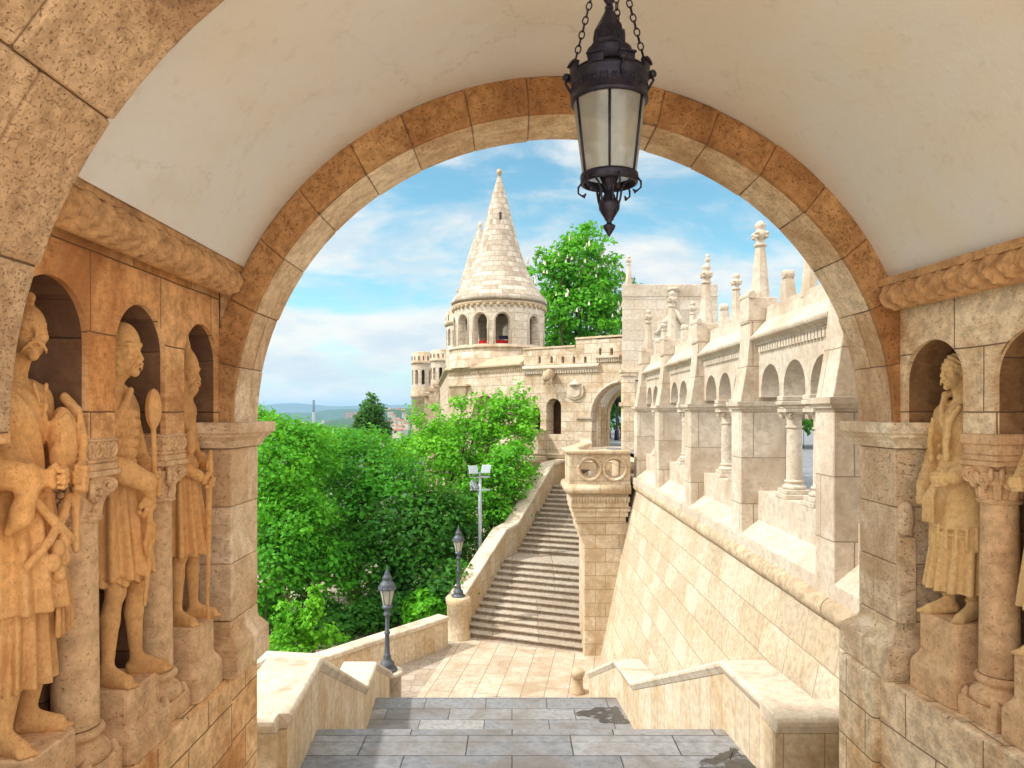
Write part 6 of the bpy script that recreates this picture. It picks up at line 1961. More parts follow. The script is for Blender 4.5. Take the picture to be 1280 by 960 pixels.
mb.prism(shp, lambda a, z: Vector(mapW(u + a, -0.12, z)), lambda a, z: Vector(mapW(u + a, 0.02, z)))
mb.prism([(a * .7, wz(720, 491) + (z - wz(720, 491)) * .7) for a, z in shp], lambda a, z: Vector(mapW(u + a, -0.18, z)), lambda a, z: Vector(mapW(u + a, -0.1, z)))
pc_ = mapW(u, -0.05, 0)
mb.lathe(pc_[0], pc_[1], [(0.3, wz(720, 482)), (0.34, wz(720, 480)), (0.22, wz(720, 478)), (0.12, wz(720, 476)), (0.06, wz(720, 474)), (0, wz(720, 473.5))], 10)
mb.build('coat_of_arms', M['lime_plain'], gt, bevel=0.02)
# small balcony and half-round pier below, dark brick panel
mb = MB()
zb0, zb1 = wz(668, 566), wz(668, 541)
mb.hexa([Vector(mapW(a, d, zb0)) for a, d in ((wu(652), -0.7), (wu(682), -0.7), (wu(682), 0), (wu(652), 0))], [Vector(mapW(a, d, zb1)) for a, d in ((wu(652), -0.7), (wu(682), -0.7), (wu(682), 0), (wu(652), 0))])
mb.hexa([Vector(mapW(a, d, zb1)) for a, d in ((wu(650), -0.8), (wu(683), -0.8), (wu(683), 0), (wu(650), 0))], [Vector(mapW(a, d, zb1 + .14)) for a, d in ((wu(650), -0.8), (wu(683), -0.8), (wu(683), 0), (wu(650), 0))])
mb.hexa([Vector(mapW(a, d, zb0 - .2)) for a, d in ((wu(648), -0.55), (wu(720), -0.25), (wu(720), 0), (wu(648), 0))], [Vector(mapW(a, d, zb0)) for a, d in ((wu(648), -0.85), (wu(720), -0.35), (wu(720), 0), (wu(648), 0))])
pp = mapW(wu(669), -0.35, 0)
mb.lathe(pp[0], pp[1], [(0.55, -9), (0.55, wz(669, 600)), (0.62, wz(669, 594)), (0.62, wz(669, 590)), (0.7, wz(669, 584)), (0.85, wz(669, 576)), (0.95, zb0 - 0.1), (0, zb0 - 0.1)], 20)
mb.build('niche_balcony', M['wall_far'], gt)
mb = MB()
mb.add([Vector(mapW(a, -0.03, z)) for a, z in ((wu(676), -9), (wu(735), -9), (wu(735), wz(700, 581)), (wu(676), wz(700, 581)))], [(wu(676), -9), (wu(735), -9), (wu(735), -2.6), (wu(676), -2.6)])
mb.build('brick_panel', M['brick'], gt)
# plain block beside the gate with the corner pilaster
gb = thing('gate_block', 'plain square limestone block rising behind the arcade, with corner pinnacles', 'building', at(835, 560, 32))
mb = MB()
Y = 31.0
x0, x1 = at(778, 0, Y).x, at(897, 0, Y).x
gz = lambda py: (HY - py) * Y / F
mb.prism([(x0, Y), (x1, Y), (x1, Y + 1.7), (x0 + 0.30, Y + 1.7)], lambda x, y: Vector((x, y, gz(475))), lambda x, y: Vector((x, y, gz(357))))
mb.prism([(x0 + 0.08, Y + .1), (x1, Y + .1), (x1, Y + 1.7), (x0 + 0.38, Y + 1.7)], lambda x, y: Vector((x, y, -1.65)), lambda x, y: Vector((x, y, gz(476))))
mb.build('wall', M['lime'], gb, bevel=0.02)
mb = MB()
mb.box(x0 + 0.02, x0 + 0.55, Y - 0.05, Y + 0.5, -1.65, gz(474))
for e, a, b in ((0.10, 466, 462), (0.05, 470, 466), (0.08, 508, 503)):
    mb.box(x0 - e, x0 + 0.57 + e, Y - 0.05 - e, Y + 0.5, gz(a), gz(b))
mb.build('corner_pilaster', M['turret'], gb, bevel=0.015)
mb = MB(); mb.prism([(x0 - 0.03, Y - .03), (x1, Y - .03), (x1, Y + 1.72), (x0 + 0.29, Y + 1.72)], lambda x, y: Vector((x, y, gz(371))), lambda x, y: Vector((x, y, gz(355.5))))
mb.build('top_course', M['lime_plain'], gb, bevel=0.015)
pinnacle(at(787, 0, Y).x, Y + 0.25, gz(356), gz(318), gb, 1.0)
pinnacle(at(886.5, 0, Y).x, Y + 0.25, gz(360), gz(316), gb, 0.95)
mb = MB()
a0, a1, a2 = at(820, 418, Y), at(842, 388, Y), at(864, 418, Y)
for a, b in ((a0, a1), (a1, a2)):
    mb.tube([a + Vector((0, -0.1, 0)), b + Vector((0, -0.1, 0))], 0.12, 6)
mb.tube([a1 + Vector((0, -.1, 0)), a1 + Vector((0, -.1, .8))], [0.1, 0.16], 6)
mb.lathe(a1.x, Y - .1, [(0.1, a1.z + .75), (.28, a1.z + .85), (.28, a1.z + .95), (0, a1.z + 1.0)], 10)
mb.build('gable_trim', M['lime_plain'], gb)
mb = MB(); q_ = at(840, 416, Y); mb.box(q_.x - .08, q_.x + .08, Y - 0.02, Y + 0.3, q_.z - .25, q_.z + .25)
mb.build('window_slit', M['dark'], gb)

# --- left, faceted wall under the round tower
TC = Vector((at(624, 0, 41.5).x, 41.5, 0)); TR = 2.60
tw = thing('round_tower', 'tall round lookout tower with arcaded drum and pointed stone cone, in front of the others', 'tower', (TC.x, TC.y, -9))
WC = at(560, 0, 41.0)
d2_ = Vector((WB.x - WC.x, WB.y - WC.y, 0)).normalized(); n2_ = Vector((-d2_.y, d2_.x, 0))
L2_ = (Vector((WB.x, WB.y, 0)) - Vector((WC.x, WC.y, 0))).length
mapV = lambda u, d, z: (WC.x + d2_.x * u + n2_.x * d, WC.y + d2_.y * u + n2_.y * d, z)
vu = lambda px: hit(px, WC, d2_)[0]
vz = lambda px, py: (HY - py) * hit(px, WC, d2_)[1] / F
mb = MB()
ZC2 = vz(600, 463.5)
arched_wall(mb, mapV, 0, L2_, -9.5, ZC2, [(vu(606), 1.12, vz(606, 494) - 1.12, vz(606, 548))], 0, 0.6, seg=22)
e_ = Vector(mapV(0, 0, 0)); dn = Vector((-0.12, 1, 0)).normalized()
mb.add([Vector((e_.x, e_.y, -9.5)), Vector((e_.x + dn.x * 22, e_.y + dn.y * 22, -9.5)), Vector((e_.x + dn.x * 22, e_.y + dn.y * 22, ZC2)), Vector((e_.x, e_.y, ZC2))])
mb.build('base_wall', M['wall_far'], tw)
mb = MB()
arched_wall(mb, mapV, vu(606) - 1.5, vu(606) + 1.6, vz(606, 560), vz(606, 488), [(vu(606) + 0.08, 0.55, vz(606, 508) - 0.55, vz(606, 548))], 0.62, 1.0, seg=18)
mb.build('inner_arch', M['turret'], tw)
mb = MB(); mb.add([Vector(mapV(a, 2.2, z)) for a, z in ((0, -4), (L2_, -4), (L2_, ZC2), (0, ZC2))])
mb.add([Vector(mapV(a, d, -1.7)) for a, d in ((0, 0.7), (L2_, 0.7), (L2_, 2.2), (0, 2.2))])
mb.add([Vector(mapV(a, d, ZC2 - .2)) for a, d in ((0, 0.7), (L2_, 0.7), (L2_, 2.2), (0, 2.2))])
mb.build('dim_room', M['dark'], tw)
mb = MB()
pth = [e_ + dn * 22 + Vector((0, 0, ZC2)), e_ + Vector((0, 0, ZC2)), Vector(mapV(L2_ - 0.05, 0, ZC2))]
mb.sweep(pth, [(0.2, -0.02), (-0.05, 0), (-0.1, 0.06), (-0.22, 0.14), (-0.22, 0.22), (-0.12, 0.28), (0.1, 0.45), (0.3, 0.6), (0.6, 0.72), (0.6, -0.02)])
n = 46
for i in range(n):
    u = 0.1 + (L2_ - 0.2) * i / n
    mb.hexa([Vector(mapV(a, d, ZC2 - 0.17)) for a, d in ((u, -0.07), (u + .07, -0.07), (u + .07, 0.02), (u, 0.02))], [Vector(mapV(a, d, ZC2)) for a, d in ((u, -0.10), (u + .07, -0.10), (u + .07, 0.02), (u, 0.02))])
mb.build('string_course', M['mould'], tw)
mb = MB()
u = vu(580)                                  # bracketed stone panel left of the arch
mb.hexa([Vector(mapV(a, d, vz(575, 497))) for a, d in ((vu(565), 0.02), (vu(582), 0.02), (vu(582), -0.03), (vu(565), -0.03))][::-1], [Vector(mapV(a, d, vz(575, 483))) for a, d in ((vu(565), 0.02), (vu(586), 0.02), (vu(586), -0.22), (vu(565), -0.22))][::-1])
mb.hexa([Vector(mapV(a, d, vz(575, 483))) for a, d in ((vu(564), 0.02), (vu(588), 0.02), (vu(588), -0.28), (vu(564), -0.28))][::-1], [Vector(mapV(a, d, vz(575, 481))) for a, d in ((vu(564), 0.02), (vu(588), 0.02), (vu(588), -0.28), (vu(564), -0.28))][::-1])
mb.build('wall_bracket', M['mould'], tw)
# platform, drum, frieze, cone
tzz = lambda py: (HY - py) * 41.5 / F
mb = MB()
mb.lathe(TC.x, TC.y, [(2.92, ZC2 + 0.2), (2.92, tzz(446)), (2.85, tzz(445)), (2.84, tzz(440)), (2.90, tzz(439.5)), (2.90, tzz(437.8)), (2.66, tzz(436)), (0, tzz(436))], 56, uR=2.9)
mb.build('platform', M['wall_far'], tw)
mb = MB()
angs = [-78, -50, -22.5, 5, 49, 85, 112, 140, 168, 195, 222, 250]
mapD = lambda u, d, z: (TC.x + (TR - d) * math.sin(u / TR), TC.y - (TR - d) * math.cos(u / TR), z)
ops = [(R(a) * TR, 0.40 if a < 40 else 0.36, tzz(398.5) - 0.40, tzz(434.5)) for a in angs]
arched_wall(mb, mapD, R(-95) * TR, R(265) * TR, tzz(436.2), tzz(388), ops, 0.0, 0.42, du=0.3, seg=14, ends=False)
mb.build('arcaded_drum', M['tower'], tw)
mb = MB()
for a in angs:                              # raised bands round the openings
    r = 0.47; zs = tzz(398.5) - 0.40
    pts = [Vector(mapD(R(a) * TR - r * math.cos(math.pi * k / 14), -0.0, zs + r * math.sin(math.pi * k / 14))) for k in range(15)]
    pts = [Vector((pts[0].x, pts[0].y, tzz(435)))] + pts + [Vector((pts[-1].x, pts[-1].y, tzz(435)))]
    mb.tube(pts, 0.045, 6)
mb.build('window_bands', M['lime_plain'], tw)
mb = MB()
mb.lathe(TC.x, TC.y, [(2.55, tzz(388)), (2.62, tzz(388)), (2.64, tzz(386)), (2.70, tzz(384)), (2.62, tzz(384)), (2.62, tzz(383))], 64, uR=2.6)
for i in range(44):                         # little round corbels
    t = 2 * math.pi * i / 44
    x, y = TC.x + 2.66 * math.cos(t), TC.y + 2.66 * math.sin(t)
    mb.lathe(x, y, [(0, tzz(391.5)), (0.07, tzz(390.5)), (0.10, tzz(388.5)), (0.10, tzz(386.8)), (0, tzz(386.5))], 8)
mb.build('corbel_frieze', M['mould'], tw)
mb = MB()
pxr = lambda r: r * 41.5 / F
mb.lathe(TC.x, TC.y, [(pxr(52), tzz(382.5)), (pxr(58), tzz(382.5)), (pxr(60), tzz(381)), (pxr(60), tzz(378.5)), (pxr(55), tzz(372)), (pxr(49), tzz(364)), (pxr(43), tzz(354)), (pxr(37), tzz(342)), (pxr(31), tzz(328)), (pxr(26), tzz(312)), (pxr(22), tzz(297)), (pxr(17), tzz(278)), (pxr(11.5), tzz(255)), (pxr(6), tzz(234)), (pxr(3.0), tzz(224)), (pxr(2.4), tzz(221))], 72, uR=2.4)
cn = mb.build('cone_roof', M['cone'], tw)
mb = MB()
for (px, py, h) in ((625.5, 270, 4.0),):
    q = at(px, py, 41.5 - pxr(15.5))
    mb.box(q.x - 0.07, q.x + 0.07, q.y - 0.12, q.y + 0.3, q.z - 0.2, q.z + 0.2)
mb.build('roof_slit', M['dark'], cn)
mb = MB(); mb.lathe(TC.x, TC.y, [(pxr(2.2), tzz(222)), (pxr(2.0), tzz(219)), (pxr(3.2), tzz(217.5)), (pxr(3.5), tzz(214.5)), (pxr(2.4), tzz(212)), (0, tzz(211))], 14)
mb.build('finial', M['mould'], cn)
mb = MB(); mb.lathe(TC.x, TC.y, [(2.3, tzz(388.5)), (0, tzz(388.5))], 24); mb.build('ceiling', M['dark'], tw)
# red and navy cloth hung behind the openings
mb = MB()
rc = 1.75
def arcband(mb, a0, a1, z0, z1, n=18, scal=0.0):
    for i in range(n):
        b0, b1 = R(a0) + R(a1 - a0) * i / n, R(a0) + R(a1 - a0) * (i + 1) / n
        P = lambda b, z, r=rc: Vector((TC.x + r * math.sin(b), TC.y - r * math.cos(b), z))
        zz0, zz1 = z0, z0
        mb.hexa([P(b0, z0), P(b1, z0), P(b1, z0, rc - .05), P(b0, z0, rc - .05)], [P(b0, z1 + scal * (i % 2)), P(b1, z1 + scal * ((i + 1) % 2)), P(b1, z1, rc - .05), P(b0, z1, rc - .05)])
rd = thing('cloth_awning', 'red and navy cloth awning showing inside the round tower arches', 'awning', (TC.x, TC.y, tzz(436)))
mb = MB(); arcband(mb, -40, 40, tzz(436), tzz(429.5), scal=.06); mb.build('red_band', M['red'], rd)
mb = MB(); arcband(mb, 0, 36, tzz(429.4) + .08, tzz(423.5)); mb.build('navy_band', M['navy'], rd)


# --- second cone tower behind
def small_tower(name_label, cpx, Y, Rp, rows, angs_, wy, cone=None, mat='tower', cyl_mat='wall_far', base_py=560):
    """rows: cylinder profile in (radius px, py); wy = (top, bottom) rows of the window band in pixels."""
    cx = at(cpx, 0, Y).x; k = Y / F
    Z = lambda py: (HY - py) * k
    t = thing('round_tower', name_label, 'tower', (cx, Y, Z(base_py)))
    Rm = Rp * k
    mD = lambda u, d, z: (cx + (Rm - d) * math.sin(u / Rm), Y - (Rm - d) * math.cos(u / Rm), z)
    mb = MB()
    wr = wy[2] * k
    arched_wall(mb, mD, R(-180) * Rm, R(180) * Rm, Z(rows[1][0][1] + .3), Z(rows[0][0][1] - .3), [(R(a) * Rm, wr, Z(wy[0]) - wr, Z(wy[1])) for a in angs_], 0, 0.35, du=0.4, seg=10, ends=False)
    mb.build('arcaded_drum', M[mat], t)
    mb = MB(); mb.lathe(cx, Y, [(r * k, Z(py)) for r, py in rows[0]], 40, uR=Rm)
    mb.build('parapet', M[cyl_mat], t)
    mb = MB(); mb.lathe(cx, Y, [(r * k, Z(py)) for r, py in rows[1]], 40, uR=Rm)
    mb.build('base', M[cyl_mat], t)
    n = 14
    for i in range(n):
        mb = MB()
        a = 2 * math.pi * i / n
        r0, p0, p1 = rows[2]
        c, s = math.cos(a), math.sin(a)
        M_ = Matrix.Translation((cx + r0 * k * c, Y + r0 * k * s, 0)) @ Matrix.Rotation(a, 4, 'Z')
        mb.box(-0.02, 0.03, -0.055, 0.055, Z(p1), Z(p0), M_)
        mb.build('slit', M['dark'], t)
    mb = MB(); mb.lathe(cx, Y, [(Rm * 0.5, Z(wy[1] + 2)), (Rm * 0.5, Z(wy[0] - 3))], 16); mb.build('core', M['dark'], t)
    if cone:
        mb = MB(); mb.lathe(cx, Y, [(r * k, Z(py)) for r, py in cone], 48, uR=Rm)
        c_ = mb.build('cone_roof', M['cone'], t)
        r0, p0 = cone[-1]
        mb = MB(); mb.lathe(cx, Y, [(1.5 * k, Z(p0 + 2)), (3 * k, Z(p0 - 0.5)), (1.5 * k, Z(p0 - 2)), (3.2 * k, Z(p0 - 4.5)), (2.6 * k, Z(p0 - 7)), (1.2 * k, Z(p0 - 9)), (0, Z(p0 - 11))], 12)
        mb.build('finial', M['lime_plain'], c_)
    return t


small_tower('second stone cone tower, half hidden just left of the tallest one', 600, 54.0, 42,
            ([(43, 409), (45, 407), (45, 404), (42, 403), (42, 392), (30, 391)], [(43, 446), (43, 470), (43, 560)], (42.2, 396, 403)),
            [-80, -62, -44, -20, 10], (413, 434, 4.0), [(40, 393), (36, 384), (29, 370), (23.5, 350), (18, 331), (10, 305), (4, 290), (2.5, 287)])
small_tower('small low round turret at the far left end of the bastion', 528, 78.0, 13,
            ([(13, 456), (14.5, 455), (14.5, 452.5), (13, 452), (13, 441), (8, 440)], [(13, 483), (13.5, 486), (15, 494), (15.5, 496), (13.6, 497), (13.6, 560)], (13.1, 446, 451)),
            [-62, -28, 12, 55], (463, 481, 2.2))
small_tower('second small round turret of the bastion, against the big tower base', 552, 74.0, 13.5,
            ([(13.5, 453), (15, 452), (15, 449.5), (13.5, 449), (13.5, 438), (8, 437)], [(13.5, 478), (13.5, 560)], (13.6, 443, 448)),
            [-66, -38, 0, 40], (460, 475, 2.3))
# stepped gallery climbing between them
sg = thing('stepped_gallery', 'stepped stone gallery with slab roofs climbing to the big tower', 'wall', at(545, 540, 70))
mb = MB()
for i, (px, py) in enumerate(((533, 491), (539, 485), (545, 479.5), (551, 475.5), (557, 473.5))):
    Yg = 72.0 - 3 * i
    a, b = at(px - 2.5, py, Yg), at(px + 5.5, py, Yg)
    mb.box(a.x, b.x, Yg, Yg + 4, -9, a.z - 0.1)
mb.build('gallery_wall', M['wall_far'], sg)
mb = MB()
for i, (px, py) in enumerate(((533, 491), (539, 485), (545, 479.5), (551, 475.5), (557, 473.5))):
    Yg = 72.0 - 3 * i
    a, b = at(px - 4, py, Yg - .3), at(px + 6.5, py, Yg - .3)
    mb.hexa([Vector((a.x, Yg - .3, a.z - .3)), Vector((b.x, Yg - .3, a.z - .3)), Vector((b.x, Yg + 4, a.z - .3)), Vector((a.x, Yg + 4, a.z - .3))], [Vector((a.x, Yg - .3, a.z)), Vector((b.x, Yg - .3, a.z)), Vector((b.x, Yg + 4, a.z + .2)), Vector((a.x, Yg + 4, a.z + .2))])
mb.build('slab_roof', M['mould'], sg)
mb = MB()
o_ = at(572, 382, 48)
o = pinnacle(o_.x, 48, o_.z, at(572, 360, 48).z, sg, 0.7); o.parent = None
for ch in (o,):
    ch.location = ch.location + Vector(at(545, 540, 70))
o.name = 'stone_pinnacle'; tag(o, 'small stone pinnacle left of the tallest cone roof', 'pinnacle')
o_ = at(659.5, 372, 60)
o = pinnacle(o_.x, 60, at(659.5, 400, 60).z, at(659.5, 322, 60).z, sg, 1.2); o.parent = None
o.location = o.location + Vector(at(545, 540, 70))
o.name = 'stone_pinnacle'; tag(o, 'slim stone pinnacle between the tallest cone roof and the chestnut tree', 'pinnacle')


# ================================================================ TERRAIN, CITY, HILLS
def terr(x, y):
    z = -8.6 - 0.26 * max(0.0, -4.0 - x) - 0.30 * max(0.0, y - 47.0) - 0.25 * max(0.0, -8 - y)
    if x > 6: z = min(z, -8.6)
    return max(z, -62.0)
xs = [-8500, -4000, -2000, -900, -400] + list(range(-240, -60, 30)) + list(range(-60, 61, 5)) + [90, 160, 300, 900, 2000, 4000, 8500]
ys = [-400, -150] + list(range(-60, 121, 6)) + [150, 200, 260, 400, 800, 1600, 3000, 5000, 8000, 12500]
V = np.array([(x, y, terr(x, y)) for y in ys for x in xs]); nx = len(xs)
Q = np.array([(j * nx + i, j * nx + i + 1, (j + 1) * nx + i + 1, (j + 1) * nx + i) for j in range(len(ys) - 1) for i in range(nx - 1)])
m, t, b = new_mat('ground_cover')
geo = N(t, 'ShaderNodeNewGeometry')
n_ = N(t, 'ShaderNodeTexNoise', {'Vector': geo.outputs['Position'], 'Scale': 0.9, 'Detail': 8, 'Roughness': 0.65})
n2_g = N(t, 'ShaderNodeTexNoise', {'Vector': geo.outputs['Position'], 'Scale': 0.012, 'Detail': 8, 'Roughness': 0.75})
c = mix(t, maprange(t, n_.outputs[0], 0.35, 0.65), (0.03, 0.065, 0.015), (0.055, 0.06, 0.022))
far = mix(t, maprange(t, n2_g.outputs[0], 0.48, 0.64), (0.04, 0.09, 0.03), (0.20, 0.19, 0.14))
sepz = N(t, 'ShaderNodeSeparateXYZ', {0: geo.outputs['Position']})
c = mix(t, maprange(t, sepz.outputs[2], -56, -40, 1, 0), c, far)
t.links.new(c, b.inputs['Base Color']); b.inputs['Roughness'].default_value = 0.95
M['ground'] = m
tag(mesh_np('ground', V, Q, M['ground'], smooth=True), kind='structure')


def hill(name, pts, Y, depth, zb, mat, nx_=120, ny_=14, seed=0, rough=3.0):
    """ridge whose skyline runs through pts (px, py) at distance Y."""
    rr = np.random.RandomState(seed)
    pxs = np.array([p[0] for p in pts], float); pys = np.array([p[1] for p in pts], float)
    V = []
    ph = rr.uniform(0, 6, 12)
    for j in range(ny_ + 1):
        f = j / ny_                               # 0 front foot, 1 back foot
        for i in range(nx_ + 1):
            p = pxs[0] + (pxs[-1] - pxs[0]) * i / nx_
            py = np.interp(p, pxs, pys)
            yy = Y + depth * (f - 0.5)
            prof = math.sin(math.pi * f) ** 0.8
            top = (HY - py) * Y / F
            x = (p - CX) * Y / F
            bump = sum(math.sin(x * (0.9 + k * 0.7) * 6 / (pxs[-1] - pxs[0]) / Y * F + ph[k] + f * 5 * (k % 3)) / (k + 1.5) for k in range(8)) * rough
            V.append((x, yy, zb + (top - zb + bump * 0.5) * prof))
    n = nx_ + 1
    Q = np.array([(j * n + i, j * n + i + 1, (j + 1) * n + i + 1, (j + 1) * n + i) for j in range(ny_) for i in range(nx_)])
    o = mesh_np(name, np.array(V), Q, mat, smooth=True)
    return tag(o, kind='structure')


hill('far_hills', [(-200, 512), (150, 511), (320, 508), (365, 503.5), (392, 506), (420, 508), (455, 507), (500, 506), (560, 508), (700, 511), (1000, 512), (1400, 513)], 9500, 2500, -62, M['far_land'], seed=1, rough=6)
hill('far_hills', [(100, 517), (300, 516.5), (372, 516), (398, 516), (415, 512), (440, 511), (480, 511.5), (540, 513), (700, 516)], 5200, 1500, -62, M['wood_hill'], seed=2, rough=5)
hill('wooded_hill', [(380, 536), (405, 531), (420, 524), (445, 521), (470, 524), (500, 530), (530, 537)], 2300, 500, -62, M['wood_hill'], seed=3, rough=3)
hill('wooded_hill', [(455, 534), (472, 520), (482, 513), (498, 510.5), (530, 510.5), (570, 513), (640, 530)], 1700, 500, -62, M['wood_hill'], seed=4, rough=3)


def house(px, py, Y, w, d, h, mat, roof, name='city_house', label=None, group=None):
    p = at(px, py, Y)
    t = thing(name, label, 'house', (p.x, p.y, p.z - 3), rnd.uniform(-0.5, 0.5), group)
    mb = MB(); mb.box(-w / 2, w / 2, -d / 2, d / 2, 0, h + 3); 
    mb.build('wall', mat, t, local=True)
    mb = MB()
    e = 0.6
    mb.prism([(-d / 2 - e, h + 3), (d / 2 + e, h + 3), (0, h + 3 + d * 0.35)], lambda y, z: Vector((-w / 2 - e, y, z)), lambda y, z: Vector((w / 2 + e, y, z)))
    mb.build('roof', roof, t, local=True)
    return t


HS = [(378, 531, 2600), (384, 529, 2700), (399, 530, 2700), (404, 528.5, 2900), (411, 529, 2900), (418, 531, 2600), (429, 538, 2000), (436, 541, 1900), (444, 540, 1800), (437, 532, 2200), (433, 545, 1500), (440, 547, 1400),
      (488, 520, 1500), (492, 523, 1480), (497, 515, 1650), (503, 516, 1650), (506, 521, 1550), (509, 525, 1450), (496, 528, 1400), (502, 530, 1350), (488, 530, 1350), (493, 535, 1250), (500, 537, 1200), (508, 535, 1200), (505, 543, 1000), (497, 545, 980), (511, 517, 1640), (486, 514, 1690)]
for i, (px, py, Y) in enumerate(HS):
    w = rnd.uniform(7, 13) * (1.3 if Y > 2000 else 1)
    house(px, py, Y, w, w * 0.6, rnd.uniform(5, 8), M['city_wall'] if i % 4 else M['concrete'], M['city_roof'] if i % 3 else M['city_brick'],
          label='pale distant house with pitched roof among the hillside trees' , group='distant houses on the hills')
p = at(440, 524, 2250)
blk = thing('apartment_block', 'long brick-brown flat-roofed building on the distant wooded hill, right of the chimney', 'building', p)
mb = MB(); w2 = 9.0 * 2250 / F; mb.box(p.x - w2 * 0.9, p.x + w2 * 1.5, p.y - 8, p.y + 8, p.z - 8, p.z + 22)
mb.build('wall', M['city_brick'], blk)
mb = MB()
for i in range(9):
    for j in range(4):
        x = p.x - w2 * 0.8 + w2 * 2.2 * i / 9
        mb.box(x, x + 2.6, p.y - 8.3, p.y - 7.9, p.z + 1 + 5 * j, p.z + 3.8 + 5 * j)
mb.build('windows', M['concrete'], blk)
p = at(392, 531, 2700)
ch = thing('chimney_stack', 'tall slender grey industrial chimney on the distant skyline', 'chimney', p)
mb = MB(); kk = 2700 / F
mb.lathe(p.x, p.y, [(2.4 * kk, p.z - 10), (2.0 * kk, p.z + 8 * kk), (1.8 * kk, p.z + 16 * kk)], 12)
mb.build('shaft', M['concrete'], ch)
mb = MB(); mb.lathe(p.x, p.y, [(1.75 * kk, p.z + 16 * kk), (1.4 * kk, p.z + 31 * kk), (0, p.z + 31 * kk)], 12)
mb.build('top', M['lamp_paint'], ch)


# ================================================================ TREES
def leaves(C, Nn, size, rr, elong=1.5, droop=0.0):
    """diamond leaf quads folded a little, one per centre."""
    n = len(C)
    rv = rr.normal(size=(n, 3)); nrm = Nn * 0.9 + rv * 0.55; nrm /= np.linalg.norm(nrm, axis=1)[:, None] + 1e-9
    t = rr.normal(size=(n, 3)); t[:, 2] -= droop
    t -= nrm * (t * nrm).sum(1)[:, None]; t /= np.linalg.norm(t, axis=1)[:, None] + 1e-9
    b = np.cross(nrm, t)
    s = size * rr.uniform(0.65, 1.3, (n, 1))
    a0 = C - t * s * elong * 0.5
    a2 = C + t * s * elong * 0.5 - nrm * s * 0.12
    a1 = C + b * s * 0.5 + nrm * s * 0.14 - t * s * 0.1
    a3 = C - b * s * 0.5 + nrm * s * 0.14 - t * s * 0.1
    V = np.stack([a0, a1, a2, a3], 1).reshape(-1, 3)
    Q = np.arange(n * 4).reshape(n, 4)
    return V, Q


def make_crown(lobes, nclump, per, csize, lsize, rr, elong=1.5, shell=0.55, droop=0.0):
    """lobes: (cx,cy,cz,rx,ry,rz). Returns leaf mesh arrays and clump centres."""
    wts = np.array([l[3] * l[4] + l[4] * l[5] + l[3] * l[5] for l in lobes]); wts = wts / wts.sum()
    idx = rr.choice(len(lobes), nclump, p=wts)
    L = np.array(lobes)[idx]
    d = rr.normal(size=(nclump, 3)); d /= np.linalg.norm(d, axis=1)[:, None]
    low = (d[:, 2] < -0.35) & (rr.rand(nclump) < 0.5)
    d[low, 2] *= -1
    r = shell * 0.9 + (1.03 - shell * 0.9) * rr.rand(nclump, 1) ** 0.55
    out = rr.rand(nclump) < 0.24
    r[out] *= rr.uniform(1.03, 1.38, (out.sum(), 1))
    CC = L[:, :3] + d * r * L[:, 3:]
    Nc = d / L[:, 3:]; Nc /= np.linalg.norm(Nc, axis=1)[:, None]
    sz = csize * rr.uniform(0.45, 1.35, nclump)
    sz[out] *= 0.6
    k = np.maximum(3, (per * (sz / csize) ** 2).astype(int))
    ci = np.repeat(np.arange(nclump), k)
    off = rr.normal(size=(len(ci), 3)); off /= np.linalg.norm(off, axis=1)[:, None]
    off = off * (rr.rand(len(ci), 1) ** 0.42) * sz[ci][:, None] * np.array([1.0, 1.0, 0.62])
    off[:, 2] -= 0.12 * sz[ci] * 0
    P = CC[ci] + off
    nn = Nc[ci] * 0.5 + np.array([0, 0, 0.75]) + off / sz[ci][:, None] * 0.6
    V, Q = leaves(P, nn, lsize, rr, elong, droop)
    return V, Q, CC


def tree(name, label, base, lobes, nclump, per, csize, lsize, mat, seed, trunk_r=0.2, nlimb=10, elong=1.5, group=None, cat='tree', shell=0.55, droop=0.0):
    rr = np.random.RandomState(seed)
    t = thing(name, label, cat, base, 0, group)
    B = np.array(base)
    V, Q, CC = make_crown(lobes, nclump, per, csize, lsize, rr, elong, shell, droop)
    mesh_np('crown', V - B, Q, mat, t)
    mb = MB()
    ctr = np.array(lobes)[:, :3].mean(0)
    top = Vector((ctr[0], ctr[1], max(l[2] for l in lobes)))
    b0 = Vector(base)
    fork = b0.lerp(top, 0.35) + Vector((rr.normal() * 0.1, rr.normal() * .1, 0))
    mb.tube([b0 - Vector((0, 0, 0.5)), b0.lerp(fork, 0.5) + Vector((rr.normal() * .08, 0, 0)), fork, b0.lerp(top, 0.75)], [trunk_r * 1.25, trunk_r, trunk_r * 0.8, trunk_r * 0.3], 9)
    pick = rr.choice(len(CC), min(nlimb, len(CC)), replace=False)
    for k in pick:
        e = Vector(CC[k]); f = rr.uniform(0.5, 1.0); s = b0.lerp(fork, f)
        m1 = s.lerp(e, 0.5) + Vector((rr.normal() * .25, rr.normal() * .25, 0.3))
        mb.tube([s, s.lerp(m1, .5) + Vector((0, 0, .1)), m1, e], [trunk_r * 0.5, trunk_r * .38, trunk_r * 0.25, trunk_r * 0.07], 6)
    mb.build('trunk', M['bark'], t, merge=False)
    return t


def gz_(x, y): return terr(x, y)


